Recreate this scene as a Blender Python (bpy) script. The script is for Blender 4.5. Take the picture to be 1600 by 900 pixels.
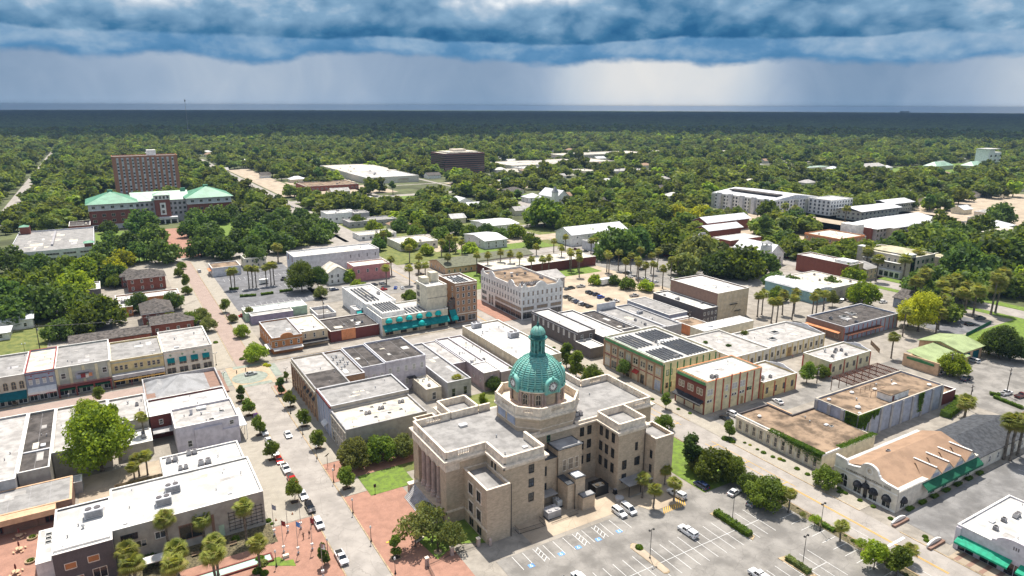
import bpy, bmesh, math, random
import numpy as np
from mathutils import Vector, Matrix
for o in list(bpy.data.objects): bpy.data.objects.remove(o)
random.seed(7); rng=np.random.default_rng(7)
R=math.radians
S=bpy.context.scene
COL=S.collection
# All lengths below are in survey units of K metres; everything is scaled to metres once, in finish().
K=1.37
CH=76.0
PITCH=math.atan((450-166)/1067.0); YAW=R(30.9); ROLL=R(0.2)
# ---------------------------------------------------------------- camera
cam=bpy.data.cameras.new('camera'); camo=bpy.data.objects.new('camera',cam); COL.objects.link(camo)
cam.sensor_width=36.0; cam.lens=1067.0*36/1600; cam.clip_start=1.0; cam.clip_end=60000
camo.location=(0,0,CH)
camo.rotation_euler=(Matrix.Rotation(-YAW,4,'Z')@Matrix.Rotation(math.pi/2-PITCH,4,'X')@Matrix.Rotation(ROLL,4,'Z')).to_euler()
S.camera=camo
# ---------------------------------------------------------------- light and sky
SUN_EL=R(65); SUN_H=Vector((0.42,0.907,0)).normalized()
TO_SUN=Vector((SUN_H.x*math.cos(SUN_EL),SUN_H.y*math.cos(SUN_EL),math.sin(SUN_EL)))
sl=bpy.data.lights.new('sun','SUN'); sl.energy=4.9; sl.angle=R(0.6); sl.color=(1.0,0.935,0.84)
so=bpy.data.objects.new('sun',sl); COL.objects.link(so)
so.rotation_euler=TO_SUN.to_track_quat('Z','Y').to_euler(); so.location=(0,0,200)
S.view_settings.view_transform='Standard'; S.view_settings.look='None'; S.view_settings.gamma=1
S.view_settings.exposure=0.5
S.render.engine='CYCLES'
S.cycles.max_bounces=6; S.cycles.diffuse_bounces=3; S.cycles.glossy_bounces=2; S.cycles.transparent_max_bounces=6
S.cycles.transmission_bounces=3; S.cycles.volume_bounces=0; S.cycles.caustics_reflective=False; S.cycles.caustics_refractive=False
S.cycles.use_denoising=True; S.cycles.sample_clamp_indirect=6
def ramp(nt,fac,stops,interp='LINEAR'):
 n=nt.nodes.new('ShaderNodeValToRGB'); n.color_ramp.interpolation=interp
 e=n.color_ramp.elements
 while len(e)<len(stops): e.new(0.5)
 for i,(p,c) in enumerate(stops):
  e[i].position=p; e[i].color=(*c,1) if len(c)==3 else c
 nt.links.new(fac,n.inputs[0]); return n.outputs[0]
def math_(nt,op,a,b=None,c=None,clamp=False):
 n=nt.nodes.new('ShaderNodeMath'); n.operation=op; n.use_clamp=clamp
 for i,v in enumerate((a,b,c)):
  if v is None: continue
  if isinstance(v,(int,float)): n.inputs[i].default_value=v
  else: nt.links.new(v,n.inputs[i])
 return n.outputs[0]
def mixc(nt,f,a,b,mode='MIX'):
 n=nt.nodes.new('ShaderNodeMix'); n.data_type='RGBA'; n.blend_type=mode
 for k,v in ((0,f),(6,a),(7,b)):
  if isinstance(v,(int,float)): n.inputs[k].default_value=v
  elif isinstance(v,tuple): n.inputs[k].default_value=(*v,1) if len(v)==3 else v
  else: nt.links.new(v,n.inputs[k])
 return n.outputs[2]
def sstep(nt,x,a,b):
 n=nt.nodes.new('ShaderNodeMapRange'); n.interpolation_type='SMOOTHSTEP'
 if isinstance(x,(int,float)): n.inputs[0].default_value=x
 else: nt.links.new(x,n.inputs[0])
 for i,v in ((1,a),(2,b)):
  if isinstance(v,(int,float)): n.inputs[i].default_value=v
  else: nt.links.new(v,n.inputs[i])
 return n.outputs[0]
def build_world():
 w=bpy.data.worlds.new('World'); S.world=w; w.use_nodes=True; nt=w.node_tree; nt.nodes.clear()
 out=nt.nodes.new('ShaderNodeOutputWorld'); bg=nt.nodes.new('ShaderNodeBackground')
 nt.links.new(bg.outputs[0],out.inputs[0]); bg.inputs[1].default_value=0.115
 sky=nt.nodes.new('ShaderNodeTexSky'); sky.sky_type='NISHITA'; sky.sun_disc=False
 sky.sun_elevation=SUN_EL; sky.sun_rotation=math.atan2(SUN_H.x,SUN_H.y)
 tc=nt.nodes.new('ShaderNodeTexCoord'); sp=nt.nodes.new('ShaderNodeSeparateXYZ'); nt.links.new(tc.outputs['Generated'],sp.inputs[0])
 x,y,z=sp.outputs
 az=math_(nt,'MULTIPLY',math_(nt,'SUBTRACT',math_(nt,'ARCTAN2',x,y),YAW),180/math.pi)   # degrees right of the view direction
 el=math_(nt,'MULTIPLY',math_(nt,'ARCSINE',z),180/math.pi)
 def noise(sx,sy,scale,det,rough=0.55,dist=0.0,off=0.0):
  c=nt.nodes.new('ShaderNodeCombineXYZ')
  nt.links.new(math_(nt,'MULTIPLY_ADD',az,sx,off),c.inputs[0]); nt.links.new(math_(nt,'MULTIPLY',el,sy),c.inputs[1])
  n=nt.nodes.new('ShaderNodeTexNoise'); n.inputs['Scale'].default_value=scale; n.inputs['Detail'].default_value=det
  n.inputs['Roughness'].default_value=rough; n.inputs['Distortion'].default_value=dist
  nt.links.new(c.outputs[0],n.inputs['Vector']); return n.outputs[0]
 def vor(sx,sy,scale,off,warp):
  c=nt.nodes.new('ShaderNodeCombineXYZ')
  nt.links.new(math_(nt,'ADD',math_(nt,'MULTIPLY_ADD',az,sx,off),warp),c.inputs[0]); nt.links.new(math_(nt,'ADD',math_(nt,'MULTIPLY',el,sy),warp),c.inputs[1])
  n=nt.nodes.new('ShaderNodeTexVoronoi'); n.feature='SMOOTH_F1'; n.inputs['Scale'].default_value=scale
  if 'Smoothness' in n.inputs: n.inputs['Smoothness'].default_value=0.6
  nt.links.new(c.outputs[0],n.inputs['Vector']); return n.outputs[0]
 big=noise(0.085,0.20,1.0,3,0.5,0.2,11.3)
 med=noise(0.19,0.34,1.0,8,0.6,0.2,3.7)
 fine=noise(0.55,0.9,1.0,7,0.62,0.15,7.1)
 warp=math_(nt,'MULTIPLY',math_(nt,'SUBTRACT',fine,0.5),1.0)
 puff=vor(0.36,0.55,1.0,2.2,warp)
 puff2=vor(0.9,1.2,1.0,5.2,warp)
 k=7.2
 def c3(r,g,b): return (r*k,g*k,b*k)
 def gs(v,c,w): return math_(nt,'EXPONENT',math_(nt,'MULTIPLY',math_(nt,'POWER',math_(nt,'DIVIDE',math_(nt,'SUBTRACT',v,c),w),2.0),-1.0))
 def blob(ca,wa,ce,we,amp): return math_(nt,'MULTIPLY',math_(nt,'MULTIPLY',gs(az,ca,wa),gs(el,ce,we)),amp)
 def add(*v):
  r=v[0]
  for q in v[1:]: r=math_(nt,'ADD',r,q)
  return r
 # rain veil under the cloud
 g=add(math_(nt,'MULTIPLY',gs(az,9.0,6.5),.85),math_(nt,'MULTIPLY',gs(az,17.0,5.0),.55),math_(nt,'MULTIPLY',gs(az,38,7),.55),math_(nt,'MULTIPLY',gs(az,-20,13),.42))
 streak=math_(nt,'MULTIPLY',math_(nt,'SUBTRACT',noise(0.22,0.16,1.0,4,0.55,1.2,4.4),0.5),0.30)
 g=add(g,streak,blob(3,30,0,1.0,-.06)); g=math_(nt,'MAXIMUM',g,0.0)
 veil=ramp(nt,g,[(0.0,c3(0.17,0.26,0.385)),(0.3,c3(0.28,0.365,0.485)),(0.6,c3(0.46,0.52,0.59)),(1.0,c3(0.70,0.69,0.67))])
 # second, lower band of cloud
 e2=add(math_(nt,'MULTIPLY',noise(0.09,0.05,1.0,3,0.5,0.2,31.0),3.0),math_(nt,'MULTIPLY',fine,0.8),1.15,blob(-12,5,4,9,.9))
 d2=sstep(nt,math_(nt,'SUBTRACT',el,e2),-0.05,0.55)
 l2=add(med,math_(nt,'MULTIPLY',puff2,-.12),math_(nt,'MULTIPLY',sstep(nt,math_(nt,'SUBTRACT',el,e2),1.0,.1),-.16))
 band2=ramp(nt,l2,[(0.12,c3(0.045,0.17,0.34)),(0.36,c3(0.10,0.24,0.42)),(0.52,c3(0.22,0.35,0.50)),(0.75,c3(0.40,0.49,0.60))])
 low=mixc(nt,d2,veil,band2)
 # main deck with a dark flat base
 e1=add(math_(nt,'MULTIPLY',big,1.7),math_(nt,'MULTIPLY',fine,.5),3.75)
 h1=math_(nt,'SUBTRACT',el,e1); d1=sstep(nt,h1,-.04,.22)
 lit=add(math_(nt,'MULTIPLY',med,1.0),math_(nt,'MULTIPLY',puff,-.42),math_(nt,'MULTIPLY',puff2,-.22),.08,math_(nt,'MULTIPLY',sstep(nt,h1,1.6,.0),-.22),
  blob(1.0,4.5,8.6,1.8,.66),blob(-30,8,8.2,1.2,.44),blob(-18,7,6.6,1.6,.14),blob(36,7,8,3,.28),blob(14,12,6.0,2.4,-.20),blob(-8,8,5.4,.9,-.14),blob(-40,7,9,2,-.1),.19)
 cloud=ramp(nt,lit,[(0.02,c3(0.022,0.11,0.245)),(0.20,c3(0.05,0.165,0.31)),(0.36,c3(0.125,0.25,0.395)),(0.53,c3(0.20,0.34,0.49)),(0.70,c3(0.38,0.48,0.59)),(0.92,c3(0.78,0.81,0.83))])
 storm=mixc(nt,d1,low,cloud)
 # away from the storm the sky is broken fair-weather cloud
 fair=mixc(nt,sstep(nt,noise(0.03,0.05,1.0,5,0.6,0.3,9.0),0.40,0.62),sky.outputs[0],c3(0.85,0.86,0.88))
 high=sstep(nt,el,11,26)
 total=mixc(nt,high,storm,fair)
 nt.links.new(total,bg.inputs[0])
build_world()
# ---------------------------------------------------------------- materials
MATS={}
def mat(name,col,rough=0.85,var=0.12,scale=0.5,col2=None,met=0.0,spec=0.3,bump=0.0,kind=None,detail=5,obj_random=0.0,scale2=None):
 if name in MATS: return MATS[name]
 m=bpy.data.materials.new(name); m.use_nodes=True; nt=m.node_tree; b=nt.nodes['Principled BSDF']
 b.inputs['Roughness'].default_value=rough; b.inputs['Metallic'].default_value=met
 b.inputs['Specular IOR Level'].default_value=spec
 tc=nt.nodes.new('ShaderNodeTexCoord'); P=tc.outputs['Object']
 def nz(s,d=detail,r=0.6):
  n=nt.nodes.new('ShaderNodeTexNoise'); n.inputs['Scale'].default_value=s; n.inputs['Detail'].default_value=d; n.inputs['Roughness'].default_value=r
  nt.links.new(P,n.inputs['Vector']); return n.outputs[0]
 c2=col2 or tuple(max(0,v*(1-var*2.2)) for v in col); c1=tuple(min(1,v*(1+var)) for v in col)
 f=sstep(nt,nz(scale),0.36,0.66)
 c=mixc(nt,f,c1,c2)
 if kind=='stain':       # roofs: drifts of dirt, ponding marks and thin seams
  f2=sstep(nt,nz(scale*0.35,5),0.42,0.75); c=mixc(nt,math_(nt,'MULTIPLY',f2,0.35),c,tuple(v*0.62 for v in col))
  f3=sstep(nt,nz(scale*5,3),0.62,0.74); c=mixc(nt,math_(nt,'MULTIPLY',f3,0.35),c,tuple(v*0.5 for v in col))
 if kind=='seam':
  w=nt.nodes.new('ShaderNodeTexWave'); w.wave_type='BANDS'; w.bands_direction='X'; w.inputs['Scale'].default_value=scale2 or 1.2; w.inputs['Distortion'].default_value=0.15
  nt.links.new(P,w.inputs['Vector']); c=mixc(nt,sstep(nt,w.outputs[1],0.9,1.0),c,tuple(v*0.62 for v in col))
 if kind=='brick':
  br=nt.nodes.new('ShaderNodeTexBrick'); br.inputs['Scale'].default_value=scale2 or 3.0
  br.inputs['Color1'].default_value=(*c1,1); br.inputs['Color2'].default_value=(*c2,1); br.inputs['Mortar'].default_value=(*tuple(v*0.75 for v in col),1)
  br.inputs['Mortar Size'].default_value=0.025; br.inputs['Brick Width'].default_value=0.75; br.inputs['Row Height'].default_value=0.25
  mp=nt.nodes.new('ShaderNodeVectorMath'); mp.operation='DOT_PRODUCT'; mp.inputs[1].default_value=(1,1,0); nt.links.new(P,mp.inputs[0])
  s2=nt.nodes.new('ShaderNodeSeparateXYZ'); nt.links.new(P,s2.inputs[0]); cb=nt.nodes.new('ShaderNodeCombineXYZ')
  nt.links.new(mp.outputs['Value'],cb.inputs[0]); nt.links.new(s2.outputs[2],cb.inputs[1]); nt.links.new(cb.outputs[0],br.inputs['Vector'])
  c=mixc(nt,0.6,c,br.outputs[0])
 if kind=='paver':
  br=nt.nodes.new('ShaderNodeTexBrick'); br.inputs['Scale'].default_value=scale2 or 1.5
  br.inputs['Color1'].default_value=(*c1,1); br.inputs['Color2'].default_value=(*c2,1); br.inputs['Mortar'].default_value=(*tuple(v*0.7 for v in col),1); br.inputs['Mortar Size'].default_value=0.03
  nt.links.new(P,br.inputs['Vector']); c=mixc(nt,0.5,c,br.outputs[0])
 if kind=='road':        # worn wheel tracks, patches and cracks
  f2=sstep(nt,nz(0.12,4),0.45,0.65); c=mixc(nt,math_(nt,'MULTIPLY',f2,0.35),c,tuple(v*0.7 for v in col))
  v=nt.nodes.new('ShaderNodeTexVoronoi'); v.feature='DISTANCE_TO_EDGE'; v.inputs['Scale'].default_value=0.22
  wv=nt.nodes.new('ShaderNodeVectorMath'); wv.operation='ADD'; nn=nt.nodes.new('ShaderNodeTexNoise'); nn.inputs['Scale'].default_value=0.5; nt.links.new(P,nn.inputs['Vector'])
  nt.links.new(P,wv.inputs[0]); nt.links.new(nn.outputs[1],wv.inputs[1]); nt.links.new(wv.outputs[0],v.inputs['Vector'])
  c=mixc(nt,math_(nt,'MULTIPLY',sstep(nt,v.outputs[0],0.016,0.0),0.45),c,tuple(x*0.45 for x in col))
  sp=nz(9,2); c=mixc(nt,math_(nt,'MULTIPLY',sstep(nt,sp,0.6,0.75),0.25),c,tuple(x*0.55 for x in col))
 if kind=='shingle':
  f2=sstep(nt,nz(6,2),0.4,0.65); c=mixc(nt,math_(nt,'MULTIPLY',f2,0.4),c,tuple(v*0.55 for v in col))
 if obj_random:
  oi=nt.nodes.new('ShaderNodeObjectInfo'); h=nt.nodes.new('ShaderNodeHueSaturation')
  nt.links.new(math_(nt,'MULTIPLY_ADD',oi.outputs['Random'],0.035*obj_random,0.505-0.0175*obj_random),h.inputs['Hue'])
  nt.links.new(math_(nt,'MULTIPLY_ADD',math_(nt,'FRACT',math_(nt,'MULTIPLY',oi.outputs['Random'],7.31)),0.9*obj_random,1-0.4*obj_random),h.inputs['Value'])
  nt.links.new(c,h.inputs['Color']); c=h.outputs[0]
 nt.links.new(c,b.inputs['Base Color'])
 if bump:
  bm=nt.nodes.new('ShaderNodeBump'); bm.inputs['Strength'].default_value=bump; bm.inputs['Distance'].default_value=0.1
  nt.links.new(nz(scale*8,4),bm.inputs['Height']); nt.links.new(bm.outputs[0],b.inputs['Normal'])
 MATS[name]=m; return m
def leafmat(name,c1,c2,sc=0.35,rnd=1.0):
 m=mat(name,c1,rough=0.6,col2=c2,scale=sc,spec=0.25,obj_random=rnd,detail=3)
 nt=m.node_tree; b=nt.nodes['Principled BSDF']; out=nt.nodes['Material Output']
 tr=nt.nodes.new('ShaderNodeBsdfTranslucent'); mx=nt.nodes.new('ShaderNodeMixShader'); mx.inputs[0].default_value=0.5
 src=b.inputs['Base Color'].links[0].from_socket
 nt.links.new(mixc(nt,0.5,src,(c1[0]*1.7,c1[1]*1.5,c1[2]*0.5)),tr.inputs[0])
 nt.links.new(b.outputs[0],mx.inputs[1]); nt.links.new(tr.outputs[0],mx.inputs[2]); nt.links.new(mx.outputs[0],out.inputs[0]); return m
def solid(name,col,rough=0.5,met=0.0,spec=0.5,coat=0.0):
 m=mat(name,col,rough,0.03,2.0,met=met,spec=spec)
 if coat: m.node_tree.nodes['Principled BSDF'].inputs['Coat Weight'].default_value=coat
 return m
M={}
def _(k,*a,**kw): M[k]=mat(k,*a,**kw)
_('ground',(0.10,0.115,0.045),scale=0.03,var=0.25,kind='road')
_('concrete',(0.31,0.28,0.24),scale=0.25,var=0.1,kind='road'); _('pavement',(0.37,0.335,0.28),scale=0.3,var=0.08,kind='paver',scale2=.5); _('road_pale',(0.35,0.32,0.29),scale=0.2,var=0.08,kind='road')
_('road_brick',(0.36,0.275,0.235),scale=0.3,var=0.08,kind='paver',scale2=2); _('lot_pale',(0.255,0.24,0.22),scale=0.15,var=0.15,kind='road')
_('lot_grey',(0.21,0.205,0.20),scale=0.15,var=0.15,kind='road'); _('lot_sand',(0.44,0.36,0.27),scale=0.1,var=0.1,kind='road'); _('asphalt',(0.17,0.17,0.18),scale=0.2,var=0.12,kind='road')
_('brick_paving',(0.37,0.20,0.145),scale=0.4,var=0.12,kind='paver',scale2=2.2); _('tan_paver',(0.46,0.36,0.25),scale=0.4,kind='paver')
_('green_paver',(0.27,0.30,0.255),scale=0.5,var=0.1); _('curb',(0.42,0.32,0.20),scale=1,var=0.15)
_('grass',(0.13,0.20,0.025),scale=0.6,var=0.2,col2=(0.10,0.145,0.03)); _('grass_dry',(0.16,0.17,0.045),scale=0.3,col2=(0.09,0.12,0.03))
_('mulch',(0.13,0.11,0.06),scale=2,var=0.3); _('soil',(0.06,0.04,0.03),scale=3)
_('roof_white',(0.57,0.56,0.535),scale=0.25,var=0.13,kind='stain'); _('roof_grey',(0.30,0.29,0.28),scale=0.35,var=0.12,kind='stain')
_('roof_mid',(0.42,0.40,0.38),scale=0.35,var=0.12,kind='stain'); _('roof_dark',(0.085,0.075,0.07),scale=0.3,var=0.25,kind='stain')
_('roof_cream',(0.62,0.57,0.48),scale=0.3,var=0.15,kind='stain'); _('roof_brown',(0.26,0.185,0.125),scale=0.2,var=0.3,kind='stain')
_('roof_tan',(0.36,0.235,0.155),scale=0.3,var=0.08,kind='shingle'); _('shingle_dark',(0.12,0.105,0.095),scale=0.8,var=0.3,kind='shingle')
_('slate',(0.075,0.08,0.09),scale=0.8,kind='shingle',var=0.2); _('shingle_green',(0.16,0.165,0.11),scale=0.6,kind='shingle')
_('metal_roof',(0.33,0.33,0.335),rough=0.6,scale=0.3,kind='seam'); _('metal_white',(0.72,0.73,0.75),rough=0.45,scale=0.4,kind='seam')
_('metal_green',(0.13,0.33,0.21),rough=0.45,scale=0.15,kind='seam',scale2=1.0); _('metal_green_light',(0.34,0.50,0.39),rough=0.45,scale=0.15,kind='seam')
_('metal_olive',(0.33,0.40,0.20),rough=0.5,scale=0.2,kind='seam'); _('metal_sand',(0.50,0.46,0.31),rough=0.5,scale=0.2,kind='seam')
_('stone',(0.57,0.45,0.325),scale=0.8,var=0.12,kind='brick',scale2=1.2); _('trim_stone',(0.76,0.66,0.54),scale=0.8,var=0.1)
_('column_stone',(0.47,0.36,0.31),scale=0.7,var=0.1); _('stone_grey',(0.40,0.39,0.39),scale=0.4,var=0.1)
_('copper',(0.12,0.36,0.32),scale=0.7,var=0.3,col2=(0.25,0.46,0.39),rough=0.55,detail=8); _('copper_dark',(0.04,0.19,0.18),scale=1,rough=0.55,var=0.3)
_('copper_pale',(0.22,0.48,0.40),scale=1.2,rough=0.55,var=0.2)
for k,c in dict(white=(0.78,0.77,0.74),cream=(0.66,0.60,0.46),tan=(0.56,0.46,0.32),yellow=(0.66,0.52,0.26),paleyellow=(0.68,0.61,0.40),ochre=(0.66,0.42,0.13),
 lavender=(0.60,0.56,0.60),greyblue=(0.28,0.31,0.38),beige=(0.52,0.47,0.39),grey=(0.36,0.35,0.36),darkgrey=(0.13,0.12,0.125),greytan=(0.38,0.35,0.31),mauve=(0.42,0.33,0.33),
 lightgrey=(0.58,0.58,0.60),teal=(0.25,0.40,0.40),palegreen=(0.42,0.56,0.42),pink=(0.50,0.22,0.22),sage=(0.44,0.44,0.37),peach=(0.60,0.40,0.25),stucco=(0.68,0.63,0.54),
 purple=(0.27,0.24,0.33),blockblue=(0.36,0.39,0.48),maroon=(0.28,0.05,0.05),redtrim=(0.45,0.10,0.06),greentrim=(0.06,0.20,0.08),whitetrim=(0.80,0.78,0.74),rusttrim=(0.65,0.26,0.12),browntrim=(0.36,0.24,0.12),greenmans=(0.12,0.32,0.12)).items():
 _(k,c,scale=0.5,var=0.08,detail=6)
for k,c in dict(brick_red=(0.25,0.085,0.06),brick_orange=(0.46,0.20,0.08),brick_brown=(0.27,0.17,0.13),brick_dark=(0.125,0.11,0.11),brick_tan=(0.40,0.24,0.15),brick_tower=(0.43,0.20,0.12),brick_maroon=(0.17,0.05,0.045)).items():
 _(k,c,scale=0.6,var=0.12,kind='brick',scale2=3)
M['glass']=solid('window_glass',(0.02,0.025,0.03),rough=0.12,spec=0.8); M['glass_warm']=solid('curtained_glass',(0.28,0.22,0.16),rough=0.25); M['glass_pale']=solid('blind_glass',(0.45,0.44,0.42),rough=0.35)
M['black']=solid('black_metal',(0.02,0.02,0.022),rough=0.45); M['steel']=solid('steel',(0.42,0.43,0.44),rough=0.45,met=0.5); M['white_paint']=solid('white_paint',(0.80,0.80,0.78),rough=0.5)
M['yellow_paint']=solid('yellow_paint',(0.75,0.42,0.03),rough=0.6); M['blue_paint']=solid('blue_paint',(0.10,0.28,0.65),rough=0.6)
M['aw_teal']=mat('teal_canvas',(0.0,0.19,0.20),rough=0.8,scale=1,var=0.1); M['aw_teal_bright']=mat('bright_teal_canvas',(0.0,0.42,0.40),rough=0.7,scale=1,var=0.1)
M['aw_green']=mat('green_canvas',(0.01,0.11,0.06),rough=0.8,scale=1,var=0.1); M['aw_lime']=mat('jade_canvas',(0.01,0.33,0.19),rough=0.7,scale=1,var=0.1)
M['aw_black']=mat('black_canvas',(0.03,0.03,0.035),rough=0.6,scale=1,var=0.2); M['aw_white']=mat('white_canvas',(0.62,0.60,0.58),rough=0.7,scale=1,var=0.05)
M['aw_red']=mat('red_canvas',(0.35,0.04,0.03),rough=0.8,scale=1,var=0.1); M['aw_navy']=mat('dark_teal_canvas',(0.0,0.09,0.11),rough=0.8,scale=1,var=0.1)
M['rust']=mat('rusty_steel',(0.12,0.045,0.025),rough=0.9,scale=1.5,var=0.3); M['panel']=solid('solar_cell',(0.075,0.08,0.095),rough=0.2,spec=0.7)
M['wood']=mat('weathered_wood',(0.20,0.14,0.09),scale=1,var=0.25); M['pole_wood']=mat('pole_wood',(0.13,0.10,0.08),scale=1,var=0.2)
M['water']=solid('fountain_water',(0.45,0.66,0.54),rough=0.15,spec=0.6); M['bark']=mat('bark',(0.13,0.10,0.08),scale=2,var=0.3); M['palm_bark']=mat('palm_bark',(0.19,0.16,0.13),scale=2,var=0.3)
M['rubber']=solid('rubber',(0.02,0.02,0.02),rough=0.9); M['chrome']=solid('alloy',(0.5,0.5,0.52),rough=0.3,met=0.8)
M['skin']=solid('skin',(0.45,0.28,0.20),rough=0.6); M['bronze']=mat('bronze',(0.07,0.055,0.04),rough=0.5,scale=3,met=0.6)
M['leaf']=leafmat('leaf_mid',(0.166,0.227,0.033),(0.069,0.107,0.02)); M['leaf_dark']=leafmat('leaf_dark',(0.115,0.185,0.04),(0.05,0.09,0.025))
M['leaf_bright']=leafmat('leaf_bright',(0.29,0.378,0.033),(0.124,0.189,0.022)); M['leaf_yellow']=leafmat('leaf_yellow',(0.414,0.428,0.033),(0.193,0.239,0.022))
M['leaf_grey']=leafmat('leaf_greygreen',(0.214,0.239,0.072),(0.097,0.12,0.039)); M['leaf_wood']=leafmat('leaf_woodland',(0.166,0.208,0.039),(0.062,0.095,0.022),0.25,1.5)
M['palm']=leafmat('palm_leaf',(0.304,0.315,0.066),(0.124,0.164,0.033),0.8,0.6); M['palm_dry']=leafmat('palm_leaf_dry',(0.30,0.27,0.09),(0.14,0.15,0.05),0.6,0.6)
M['ivy']=leafmat('ivy_leaf',(0.124,0.214,0.017),(0.041,0.101,0.011),1.0,0)
M['hedge']=leafmat('hedge_leaf',(0.152,0.239,0.022),(0.069,0.126,0.017),1.2,0.5)
M['forest_far']=mat('far_canopy',(0.09,0.135,0.04),rough=0.9,scale=0.02,col2=(0.03,0.06,0.025),var=0.3)
CARP={k:solid('car_'+k,c,rough=0.25,spec=0.5,coat=0.6) for k,c in dict(white=(0.78,0.78,0.78),black=(0.015,0.015,0.018),silver=(0.45,0.46,0.47),grey=(0.12,0.125,0.13),red=(0.5,0.02,0.02),blue=(0.015,0.08,0.45),navy=(0.02,0.035,0.09),purple=(0.09,0.03,0.13),maroon=(0.13,0.02,0.025),bronze=(0.16,0.11,0.07),tan=(0.35,0.3,0.22)).items()}
M['lamp_red']=solid('tail_lens',(0.35,0.01,0.01),rough=0.2); M['lamp_clear']=solid('head_lens',(0.7,0.72,0.72),rough=0.1)
# ---------------------------------------------------------------- geometry helpers
FWX,FWY=math.sin(YAW),math.cos(YAW)
def G(px,py,z=0.0):
 """ground point (at height z) whose place was read off the 1600x900 photograph"""
 u=px-800; v=450-py; c,s=math.cos(ROLL),math.sin(ROLL); u,v=u*c-v*s,u*s+v*c
 a=1067*math.cos(PITCH)+v*math.sin(PITCH); d=1067*math.sin(PITCH)-v*math.cos(PITCH); t=(CH-z)/d
 return (t*(a*FWX+u*FWY), t*(a*FWY-u*FWX))
def Zm(ox,oy,s): return lambda x,y,z=0.0: G(ox+x/s,oy+y/s,z)
def tag(o,label=None,cat=None,group=None,kind=None):
 if label: o['label']=label
 if cat: o['category']=cat
 if group: o['group']=group
 if kind: o['kind']=kind
 return o
def empty(name,loc,rz=0,label=None,cat=None,group=None):
 o=bpy.data.objects.new(name,None); COL.objects.link(o); o.location=loc; o.rotation_euler=(0,0,rz); o.empty_display_size=0.5
 return tag(o,label,cat,group)
class MB:
 def __init__(s): s.v=[]; s.f=[]; s.m=[]
 def quad(s,a,b,c,d,m=0):
  n=len(s.v); s.v+= [a,b,c,d]; s.f.append((n,n+1,n+2,n+3)); s.m.append(m); return s
 def tri(s,a,b,c,m=0):
  n=len(s.v); s.v+=[a,b,c]; s.f.append((n,n+1,n+2)); s.m.append(m); return s
 def box(s,x0,y0,z0,x1,y1,z1,m=0):
  n=len(s.v); s.v+=[(x,y,z) for z in (z0,z1) for x,y in ((x0,y0),(x1,y0),(x1,y1),(x0,y1))]
  for f in ((3,2,1,0),(4,5,6,7),(0,1,5,4),(1,2,6,5),(2,3,7,6),(3,0,4,7)): s.f.append(tuple(n+i for i in f)); s.m.append(m)
  return s
 def prism(s,poly,z0,z1,m=0,mt=None):
  n=len(s.v); k=len(poly); s.v+=[(x,y,z0) for x,y in poly]+[(x,y,z1) for x,y in poly]
  s.f.append(tuple(n+i for i in range(k-1,-1,-1))); s.m.append(m); s.f.append(tuple(n+k+i for i in range(k))); s.m.append(m if mt is None else mt)
  for i in range(k): j=(i+1)%k; s.f.append((n+i,n+j,n+k+j,n+k+i)); s.m.append(m)
  return s
 def vprism(s,prof,axis,a,b,m=0):
  """profile in the vertical plane, extruded along 'x' or 'y' from a to b; profile points are (other, z)"""
  n=len(s.v); k=len(prof)
  for t in (a,b): s.v+=[((t,p,z) if axis=='x' else (p,t,z)) for p,z in prof]
  s.f.append(tuple(n+i for i in range(k))); s.m.append(m); s.f.append(tuple(n+k+i for i in range(k-1,-1,-1))); s.m.append(m)
  for i in range(k): j=(i+1)%k; s.f.append((n+j,n+i,n+k+i,n+k+j)); s.m.append(m)
  return s
 def lathe(s,prof,cx=0,cy=0,n=24,m=0,cap=True,a0=0,a1=2*math.pi):
  b=len(s.v); full=abs(a1-a0-2*math.pi)<1e-6; c=n if full else n+1
  for r,z in prof:
   for i in range(c): t=a0+(a1-a0)*i/n; s.v.append((cx+r*math.cos(t),cy+r*math.sin(t),z))
  for k in range(len(prof)-1):
   for i in range(n):
    j=(i+1)%c; s.f.append((b+k*c+i,b+k*c+j,b+(k+1)*c+j,b+(k+1)*c+i)); s.m.append(m)
  if cap and full:
   s.f.append(tuple(b+i for i in range(c-1,-1,-1))); s.m.append(m); e=b+(len(prof)-1)*c; s.f.append(tuple(e+i for i in range(c))); s.m.append(m)
  return s
 def cyl(s,cx,cy,z0,z1,r,n=12,m=0,r1=None): return s.lathe([(r,z0),(r if r1 is None else r1,z1)],cx,cy,n,m)
 def tube(s,pts,rad,n=6,m=0):
  P=[Vector(p) for p in pts]; b=len(s.v)
  for i,p in enumerate(P):
   d=(P[min(i+1,len(P)-1)]-P[max(i-1,0)]).normalized(); u=d.orthogonal().normalized(); w=d.cross(u); r=rad[i] if isinstance(rad,(list,tuple)) else rad
   for k in range(n): t=2*math.pi*k/n; s.v.append(tuple(p+u*(r*math.cos(t))+w*(r*math.sin(t))))
  for i in range(len(P)-1):
   for k in range(n): j=(k+1)%n; s.f.append((b+i*n+k,b+i*n+j,b+(i+1)*n+j,b+(i+1)*n+k)); s.m.append(m)
  s.f.append(tuple(b+k for k in range(n-1,-1,-1))); s.m.append(m); e=b+(len(P)-1)*n; s.f.append(tuple(e+k for k in range(n))); s.m.append(m)
  return s
 def mesh(s,name,mats,smooth=False):
  me=bpy.data.meshes.new(name); me.from_pydata([tuple(v) for v in s.v],[],s.f)
  for m in (mats if isinstance(mats,(list,tuple)) else [mats]): me.materials.append(M[m] if isinstance(m,str) else m)
  me.polygons.foreach_set('material_index',s.m)
  if smooth: me.polygons.foreach_set('use_smooth',[True]*len(s.f))
  me.update(); return me
 def build(s,name,mats,parent=None,loc=(0,0,0),rz=0,smooth=False):
  return link(name,s.mesh(name,mats,smooth),parent,loc,rz)
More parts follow.
